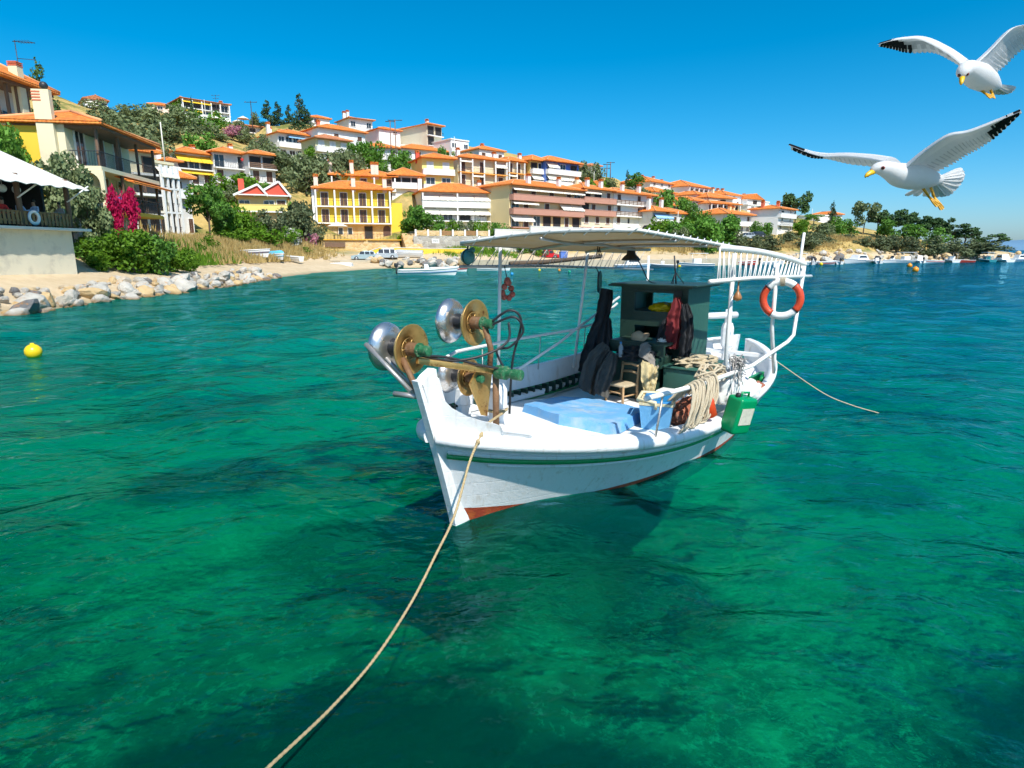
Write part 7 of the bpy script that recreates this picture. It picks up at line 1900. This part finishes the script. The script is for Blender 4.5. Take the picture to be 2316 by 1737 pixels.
# closed white parasols and hotel parasols
for k, (px, py, Y) in enumerate(((487, 268, 164), (538, 276, 162), (550, 268, 168))):
    b = at(px, py, Y); o = tag(empty('parasol', b), 'white parasol by the hilltop hotel, %s from the left' % ORD[k], 'parasol', 'parasols by the hilltop hotel')
    m = MB(); m.tube([(0, 0, -2.5), (0, 0, 0.3)], 0.04, 5); m.build('pole', M_IRON, o); m = MB(); m.lathe([(1.5, -0.1), (0.02, 0.6), (0.0, 0.6), (1.45, -0.14)], 8, smooth=False); m.build('canopy', AWN['W'], o)
# ------------------------------------------------------------------ people
M_SKIN = paint('skin', (0.42, 0.24, 0.16), 0.6, 0.1); M_HAIR = paint('hair', (0.03, 0.022, 0.016), 0.7, 0.2)
SH = dict(red=paint('red_shirt', (0.5, 0.03, 0.03), 0.8, 0.1), blue=paint('pale_blue_shirt', (0.35, 0.50, 0.72), 0.8, 0.1), grey=paint('grey_shirt', (0.34, 0.32, 0.30), 0.8, 0.1)); M_TROUS = paint('trousers', (0.05, 0.06, 0.09), 0.85, 0.2)
def person(label, loc, rz, shirt, sit=True, reach=1):
    o = tag(empty('person', loc, rz), label, 'person')
    h = 0.45 if sit else 0.88                   # hip height
    V, E, Rr = [], [], []
    def v(p, r, par=None):
        V.append(p); Rr.append(r)
        if par is not None: E.append((par, len(V) - 1))
        return len(V) - 1
    hip = v((0, 0, h), 0.15); ch = v((0.06, 0, h + 0.30), 0.155, hip); nk = v((0.09, 0, h + 0.50), 0.075, ch); hd = v((0.12, 0, h + 0.62), 0.085, nk); hd2 = v((0.13, 0, h + 0.74), 0.09, hd)
    for s_ in (-1, 1):
        sh_ = v((0.06, s_ * 0.19, h + 0.44), 0.065, ch); el = v((0.16, s_ * 0.25, h + 0.20), 0.05, sh_); ha = v((0.40, s_ * 0.16 * reach, h + 0.26), 0.04, el); v((0.47, s_ * 0.14 * reach, h + 0.28), 0.04, ha)
        if sit: kn = v((0.42, s_ * 0.12, h + 0.02), 0.075, hip); ft = v((0.42, s_ * 0.12, 0.06), 0.05, kn); v((0.54, s_ * 0.12, 0.04), 0.04, ft)
        else: kn = v((0.03, s_ * 0.1, h * 0.52), 0.07, hip); ft = v((0, s_ * 0.1, 0.06), 0.05, kn); v((0.12, s_ * 0.1, 0.04), 0.04, ft)
    me = bpy.data.meshes.new('body'); me.from_pydata(V, E, []); b = link('body', me, o)
    md = b.modifiers.new('skin', 'SKIN'); b.modifiers.new('sub', 'SUBSURF').levels = 1
    b.modifiers['sub'].render_levels = 1
    for i, sv_ in enumerate(me.skin_vertices[0].data): sv_.radius = (Rr[i], Rr[i]); sv_.use_root = (i == 0)
    t = NT('person_colours'); z = t.node('SeparateXYZ'); t.l.new(t.coord(), z.inputs[0])
    cz = t.ramp(t.math('DIVIDE', z.outputs[2], h + 0.9), [(0.0, (0.05, 0.06, 0.09)), ((h + 0.02) / (h + 0.9), (0.05, 0.06, 0.09)), ((h + 0.03) / (h + 0.9), SHC[shirt]), ((h + 0.49) / (h + 0.9), SHC[shirt]), ((h + 0.50) / (h + 0.9), (0.42, 0.24, 0.16))], 'CONSTANT')
    t.bsdf(cz, 0.8); me.materials.append(t.m)
    m = MB(); m.ball((0.10, 0, h + 0.77), (0.10, 0.095, 0.085), 10, 7); m.build('hair', M_HAIR, o)
    return o
SHC = dict(red=(0.5, 0.03, 0.03), blue=(0.35, 0.50, 0.72), grey=(0.34, 0.32, 0.30))
rest = bpy.data.objects['beach_restaurant']; RMx = Matrix.Translation(rest.location) @ Matrix.Rotation(R(84), 4, 'Z')
def on_deck(px, py, yl):                       # a spot on the restaurant deck at depth yl behind its front
    a = RMx.inverted() @ Vector((0, 0, CAM_H)); d = RMx.to_3x3().inverted() @ ray(px, py); t = (yl - a.y) / d.y
    return a + d * t
ZD = at(172, 517, Yr_).z - rest.location.z
def diner(label, px, yl, rz, shirt):
    p = on_deck(px, 490, yl); q = RMx @ Vector((p.x, p.y, ZD + 0.14)); person(label, q, rz, shirt)
diner('diner in red shirt at the left edge of the restaurant', 6, 0.5, R(90), 'red')
diner('diner in pale blue shirt leaning over the table, left one', 45, 0.5, R(80), 'blue')
diner('diner in pale blue shirt leaning over the table, right one', 84, 0.5, R(-100), 'blue')
diner('grey shirted diner near the right end of the restaurant', 140, 0.6, R(-90), 'grey')
p = on_deck(64, 490, 0.6); tb = tag(empty('dining_table', RMx @ Vector((p.x, p.y, ZD)), R(84)), 'dining table between the two pale blue shirts', 'table')
m = MB(); m.box(-0.5, 0.5, -0.4, 0.4, 0.70, 0.74); m.build('table_top', M_TRIM, tb)
for sx in (-0.42, 0.42):
    for sy in (-0.32, 0.32): m = MB(); m.box(sx - 0.03, sx + 0.03, sy - 0.03, sy + 0.03, 0, 0.698); m.build('leg', M_WOOD, tb)
pb = at(549, 377, 113.9); person('person in red shirt on the timber balcony', pb, R(-60), 'red', sit=False)
p = on_deck(77, 492, -0.24); rg = tag(empty('white_life_ring', RMx @ p, R(84)), 'white life ring hanging on the restaurant fence', 'life ring'); rg.rotation_euler = (R(90), 0, R(84))
m = MB(); m.tube([(0.29 * math.cos(q), 0.29 * math.sin(q), 0) for q in [i * 2 * math.pi / 28 for i in range(28)]], 0.075, 10, closed=True); m.build('ring', C_BUOYW, rg)
m = MB(); m.tube([(0.38 * math.cos(q), 0.38 * math.sin(q), 0.02) for q in [i * 2 * math.pi / 24 for i in range(24)]], 0.012, 5, closed=True); m.build('grab_line', C_BLUE, rg)
# ------------------------------------------------------------------ far hills, dry grass
m = MB(); rows = []
g = random.Random(2)
for j, (dy, k) in enumerate(((0, 0.0), (300, 0.55), (700, 1.0), (1400, 0.3))):
    rows.append([(x, 7000 + dy, -20 + k * (20 + 190 * max(0, math.sin((x - 4300) / 5200 * math.pi * 0.62)) ** 0.8 + 26 * mnoise.noise(Vector((x * 0.0022, j, 0))))) for x in range(4300, 12000, 150)])
m.grid(rows); tag(m.build('far_mountain', paint('far_mountain', (0.10, 0.21, 0.33), 0.9, 0.12, 0.001, 0)), kind='structure')  # blue of the distant haze is put into the mountain's colour
def tufts(name, poly_px, n, seed, mat, hmin, hmax, wd):
    g = random.Random(seed); V, F = [], []
    for i in range(n):
        (x0, y0, Y0), (x1, y1, Y1) = g.choice(poly_px)
        t = g.random(); a = at(x0 + (x1 - x0) * t, y0 + (y1 - y0) * t, Y0 + (Y1 - Y0) * t); x, y = a.x + g.gauss(0, wd), a.y + g.gauss(0, wd)
        z = gz_fast(x, y)
        if z < 1.3: continue
        for k in range(5):
            an = g.uniform(0, 3.14); h_ = g.uniform(hmin, hmax); w_ = 0.10; l = g.uniform(-.25, .25); b = len(V); px_, py_ = x + g.gauss(0, .25), y + g.gauss(0, .25)
            V += [(px_ - w_ * math.cos(an), py_ - w_ * math.sin(an), z - 0.05), (px_ + w_ * math.cos(an), py_ + w_ * math.sin(an), z - 0.05), (px_ + l, py_ + l * 0.5, z + h_)]; F.append((b, b + 1, b + 2))
    me = bpy.data.meshes.new(name); me.from_pydata(V, [], F); me.materials.append(LEAF[mat]); me.update()
    return tag(link(name, me), kind='stuff')
_hx = np.arange(-70, 150, 1.0); _hy = np.arange(30, 200, 1.0)
_H = ground_h(*np.meshgrid(_hx, _hy))
def gz_fast(x, y):
    i, j = int(x + 70), int(y - 30)
    return float(_H[j, i]) if 0 <= j < len(_hy) and 0 <= i < len(_hx) else -9
tag(tufts('dry_grass', [((450, 585, 62), (700, 570, 92)), ((480, 560, 72), (700, 560, 95)), ((440, 575, 58), (640, 585, 80)), ((1440, 540, 124), (1540, 560, 124)), ((1740, 560, 140), (1880, 560, 148)), ((1880, 550, 155), (2080, 560, 160))], 5200, 3, 'dry', 0.35, 0.9, 2.2), 'dry golden grass on the banks above the shore', 'grass')
tag(tufts('green_grass', [((440, 590, 52), (470, 575, 66)), ((1010, 570, 104), (1150, 565, 108)), ((1500, 560, 126), (1700, 568, 132)), ((350, 612, 43), (430, 606, 48))], 1800, 5, 'bright', 0.3, 0.7, 1.8), 'green weeds along the foot of the bank', 'grass')
# ------------------------------------------------------------------ gulls
def feather_mat(name, c0, c1, sc_=9.0):
    t = NT(name); co = t.coord()
    wv = t.noise(t.coord('Object', (3.0, 3.0, 3.0)), sc_, 5, 0.65)
    d = t.node('BsdfPrincipled'); c = t.mix(wv, c0, c1); t.put(d.inputs['Base Color'], c); d.inputs['Roughness'].default_value = 0.75; d.inputs['Specular IOR Level'].default_value = 0.2
    t.l.new(t.bump(t.noise(t.coord('Object', (1.0, 2.2, 2.2)), 46, 5, 0.7), 0.5, 0.006), d.inputs['Normal'])
    tr = t.node('BsdfTranslucent'); t.put(tr.inputs['Color'], c); mx = t.node('MixShader'); mx.inputs[0].default_value = 0.36
    t.l.new(d.outputs[0], mx.inputs[1]); t.l.new(tr.outputs[0], mx.inputs[2]); t.l.new(mx.outputs[0], t.out.inputs['Surface'])
    return t.m
G_WHITE = feather_mat('gull_white', (0.76, 0.77, 0.78), (0.86, 0.86, 0.86)); G_GREY = feather_mat('gull_grey', (0.40, 0.42, 0.44), (0.68, 0.70, 0.72), 26)
G_BLACK = feather_mat('gull_black', (0.008, 0.009, 0.012), (0.03, 0.03, 0.035)); G_LIGHT = feather_mat('gull_pale_grey', (0.68, 0.70, 0.72), (0.82, 0.83, 0.84), 18)
G_BILL = paint('gull_bill', (0.80, 0.45, 0.01), 0.35, 0.1, 20, 0.05); G_SPOT = paint('gull_bill_spot', (0.55, 0.03, 0.01), 0.35, 0.1); G_LEG = paint('gull_leg', (0.62, 0.32, 0.02), 0.5, 0.2, 40, 0.2); G_EYE = paint('gull_eye', (0.03, 0.01, 0.005), 0.1, 0.1, bump=0); G_RING = paint('gull_eye_ring', (0.5, 0.06, 0.02), 0.4, 0.1, bump=0)
def cr(P, n):                                  # smooth curve through points, n samples
    P = [Vector(p) for p in P]; out = []
    for i in range(n):
        s = i / (n - 1) * (len(P) - 1); k = min(int(s), len(P) - 2); t = s - k
        a, b, c, d = P[max(k - 1, 0)], P[k], P[k + 1], P[min(k + 2, len(P) - 1)]
        out.append(0.5 * ((2 * b) + (c - a) * t + (2 * a - 5 * b + 4 * c - d) * t * t + (3 * b - a - 3 * c + d) * t ** 3))
    return out
def gull(label, spine, wings, tail, bill, eyes, legs):
    ctr = at(*spine[len(spine) // 2][:3])
    o = tag(empty('gull', ctr), label, 'gull')
    L = lambda q: at(q[0], q[1], q[2]) - ctr
    m = MB()
    C = cr([L(q) for q in spine], 30); rr = np.interp(np.linspace(0, len(spine) - 1, 30), range(len(spine)), [q[3] for q in spine])
    m.cur = 0; m.tube(C, [float(r) for r in rr], 20)
    for lead, trail, tip_at, topn in wings:
        n = 100
        fj = [random.Random(i // 4).uniform(-0.03, 0.03) for i in range(n)]
        A, B = cr([L(q) for q in lead], n), cr([L(q) for q in trail], n)
        nrm0 = (A[n // 2] - A[0]).cross(B[n // 2] - A[n // 2]).normalized()
        if nrm0.z < 0: nrm0 = -nrm0
        rows_t, rows_b = [], []
        ch = [0, 0.06, 0.16, 0.32, 0.52, 0.76, 1.0]
        for i in range(n):
            jag = (-0.10, -0.02, 0.0, -0.04)[i % 4] - abs(fj[i])
            f = i / (n - 1)
            thick = 0.026 * (1 - f) ** 0.7 + 0.0025
            rt, rb = [], []
            for k, c_ in enumerate(ch):
                cc = c_ * (1 + (jag if k == 6 else 0))
                p = A[i].lerp(B[i], cc)
                camber = math.sin(math.pi * min(1, c_ ** 0.6)) * 0.03 * (1 - f * 0.5)
                th = thick * (1 - c_) ** 0.6 * (0.25 if k == 0 else 1) + 0.0012 + (0.0035 * (i % 4) / 3 if k >= 4 else 0)
                rt.append(p + nrm0 * (camber + th * 0.5)); rb.append(p + nrm0 * (camber - th * 0.5))
            rows_t.append(rt); rows_b.append(rb)
        for rows, flip in ((rows_t, False), (rows_b, True)):
            for i in range(n - 1):
                f = (i + 0.5) / (n - 1)
                for k in range(6):
                    fe = (i // 4) % 2
                    lim = tip_at + fj[i] * 1.2 + (0.16 if k < 2 else 0.09 if k < 3 else 0.03 if k < 4 else -0.04)
                    if f > 0.972 and k > 1: mi = 0
                    elif f > lim: mi = 2 if not (k == 5 and i % 4 == 3 and f < 0.93) else 0
                    elif k == 5: mi = 0 if i % 4 != 3 else 3
                    elif k == 4: mi = 1 if i % 4 == 3 or (topn and fe) else 3
                    elif k == 3: mi = 3 if not topn else 1
                    else: mi = 0
                    m.cur = mi
                    q = [rows[i][k], rows[i + 1][k], rows[i + 1][k + 1], rows[i][k + 1]]
                    m.add(q if not flip else q[::-1], [(0, 1, 2, 3)], True)
        m.cur = 0
        m.grid([rows_t[0], rows_b[0]], False); m.grid([[r[-1] for r in rows_t], [r[-1] for r in rows_b]], False); m.grid([[r[0] for r in rows_t], [r[0] for r in rows_b]], False)
    # tail: overlapping feathers
    base, tips = tail
    b0 = L(base); m.cur = 0
    T = cr([L(q) for q in tips], 11)
    for i, tp in enumerate(T):
        d = (tp - b0); u = d.normalized(); side = (T[min(i + 1, 10)] - T[max(i - 1, 0)]).normalized()
        wd = (T[0] - T[-1]).length / 11 * 0.75; up = u.cross(side).normalized() * (0.002 + 0.0015 * (i % 2))
        pr_ = [(0.0, 0.25), (0.4, 0.6), (0.8, 1.0), (0.94, 0.95), (1.0, 0.45)]
        top = [[b0 + d * f - side * wd * w_ + up * 2, b0 + d * f + up * 3.5, b0 + d * f + side * wd * w_ + up * 2] for f, w_ in pr_]
        bot = [[p - up * 3 for p in r] for r in top]
        m.grid(top); m.grid([r[::-1] for r in bot])
    body = m.build('body', [G_WHITE, G_GREY, G_BLACK, G_LIGHT], o)
    a, b = L(bill[0]), L(bill[1]); d = b - a; dn = Vector((0, 0, -1))
    m = MB(); m.tube([a, a + d * 0.45 + Vector((0, 0, 0.002)), a + d * 0.8, b + dn * 0.004, b + dn * 0.012 - d * 0.05], [0.017, 0.0145, 0.0115, 0.006, 0.001], 10); bl_ = m.build('bill', G_BILL, o)
    m = MB(); m.ball(a + d * 0.74 + dn * 0.007, (0.010, 0.010, 0.006), 8, 6); m.build('bill_spot', G_SPOT, bl_)
    for e in eyes:
        c_ = L(e); m = MB(); m.ball(c_, 0.0085, 10, 8); ey = m.build('eye', G_EYE, o)
        m = MB(); m.ball(c_ + (ctr - Vector((0, 0, 0))) * 0, 0.0078, 8, 6); v = (Vector((0, 0, CAM_H)) - at(*e)).normalized(); m.tube([c_ + (v.orthogonal().normalized() * math.cos(q) + v.cross(v.orthogonal().normalized()) * math.sin(q)) * 0.0088 for q in [j * 2 * math.pi / 12 for j in range(12)]], 0.0016, 5, closed=True); m.build('eye_ring', G_RING, ey)
    for lg in legs:
        P = [L(q) for q in lg[:3]]
        m = MB(); m.tube(P[:2] + [P[2]], [0.011, 0.008, 0.007], 7); le = m.build('leg', G_LEG, o)
        m = MB(); f0 = P[2]; f1 = L(lg[3]); d = f1 - f0; sd = d.cross(Vector((0, 1, 0))).normalized() * 0.012
        for s in (-1, 0, 1): m.tube([f0, f0 + d * 0.6 + sd * s * 0.7, f1 + sd * s - d * 0.06 * abs(s)], [0.006, 0.005, 0.003], 6)
        m.sheet([[f0, f0 + sd * 0.01], [f0 + d * 0.5 - sd * 0.6, f0 + d * 0.5 + sd * 0.6], [f1 - sd * 0.9, f1 + sd * 0.9]], 0.002); m.build('webbed_foot', G_LEG, le)
    return o
gull('white gull with outstretched wings and dangling yellow legs, lower of the two',
     [(1970, 388, 3.72, 0.012), (1982, 381, 3.72, 0.030), (1998, 381, 3.73, 0.041), (2014, 387, 3.76, 0.050), (2036, 396, 3.80, 0.068), (2065, 400, 3.86, 0.074), (2095, 404, 3.93, 0.060), (2116, 406, 3.98, 0.038), (2130, 408, 4.02, 0.014)],
     [([(2000, 366, 3.84), (1960, 358, 4.0), (1909, 353, 4.18), (1865, 354, 4.32), (1830, 346, 4.44), (1783, 328, 4.6)], [(2052, 388, 4.08), (1990, 379, 4.24), (1925, 372, 4.38), (1872, 360, 4.46), (1834, 357, 4.54), (1790, 339, 4.64)], 0.70, False),
      ([(2050, 378, 3.74), (2090, 344, 3.66), (2143, 309, 3.55), (2190, 299, 3.46), (2250, 276, 3.38), (2309, 252, 3.30)], [(2118, 392, 3.98), (2160, 370, 3.86), (2192, 350, 3.74), (2228, 330, 3.62), (2268, 298, 3.48), (2311, 255, 3.32)], 0.74, False)],
     ((2112, 406, 3.97), [(2178, 384, 4.05), (2182, 398, 4.06), (2172, 418, 4.08), (2150, 440, 4.1), (2122, 446, 4.12), (2085, 444, 4.12), (2050, 443, 4.1)]),
     ((1975, 388, 3.72), (1957, 398, 3.70)), [(1997, 380, 3.685)], [[(2084, 420, 3.90), (2092, 432, 3.90), (2102, 446, 3.90), (2122, 466, 3.88)], [(2100, 414, 3.93), (2106, 426, 3.93), (2113, 446, 3.92), (2132, 474, 3.90)]])
gull('white gull facing the viewer, upper of the two, cut by the right edge',
     [(2176, 176, 4.02, 0.012), (2177, 166, 4.02, 0.034), (2184, 157, 4.06, 0.045), (2194, 160, 4.12, 0.058), (2212, 172, 4.22, 0.076), (2232, 184, 4.34, 0.066), (2250, 192, 4.46, 0.036), (2260, 197, 4.52, 0.012)],
     [([(2176, 146, 4.10), (2140, 118, 4.14), (2085, 90, 4.2), (2045, 88, 4.24), (2012, 93, 4.28), (1985, 101, 4.32)], [(2186, 160, 4.34), (2150, 137, 4.36), (2110, 120, 4.36), (2056, 121, 4.38), (2020, 112, 4.38), (1988, 105, 4.36)], 0.62, True),
      ([(2206, 146, 4.12), (2240, 114, 4.14), (2285, 68, 4.16), (2316, 56, 4.2), (2370, 50, 4.26), (2420, 58, 4.34)], [(2243, 176, 4.40), (2275, 150, 4.40), (2310, 116, 4.38), (2345, 100, 4.38), (2380, 84, 4.38), (2420, 64, 4.38)], 0.70, False)],
     ((2246, 190, 4.44), [(2294, 203, 4.6), (2284, 211, 4.6), (2264, 214, 4.6), (2246, 213, 4.58), (2225, 206, 4.55), (2200, 198, 4.5)]),
     ((2176, 174, 4.02), (2174, 189, 3.98)), [(2170, 170, 4.01), (2187, 168, 4.00)], [[(2217, 198, 4.28), (2222, 206, 4.28), (2228, 211, 4.28), (2244, 221, 4.24)], [(2237, 194, 4.32), (2240, 203, 4.32), (2244, 211, 4.32), (2247, 222, 4.28)]])
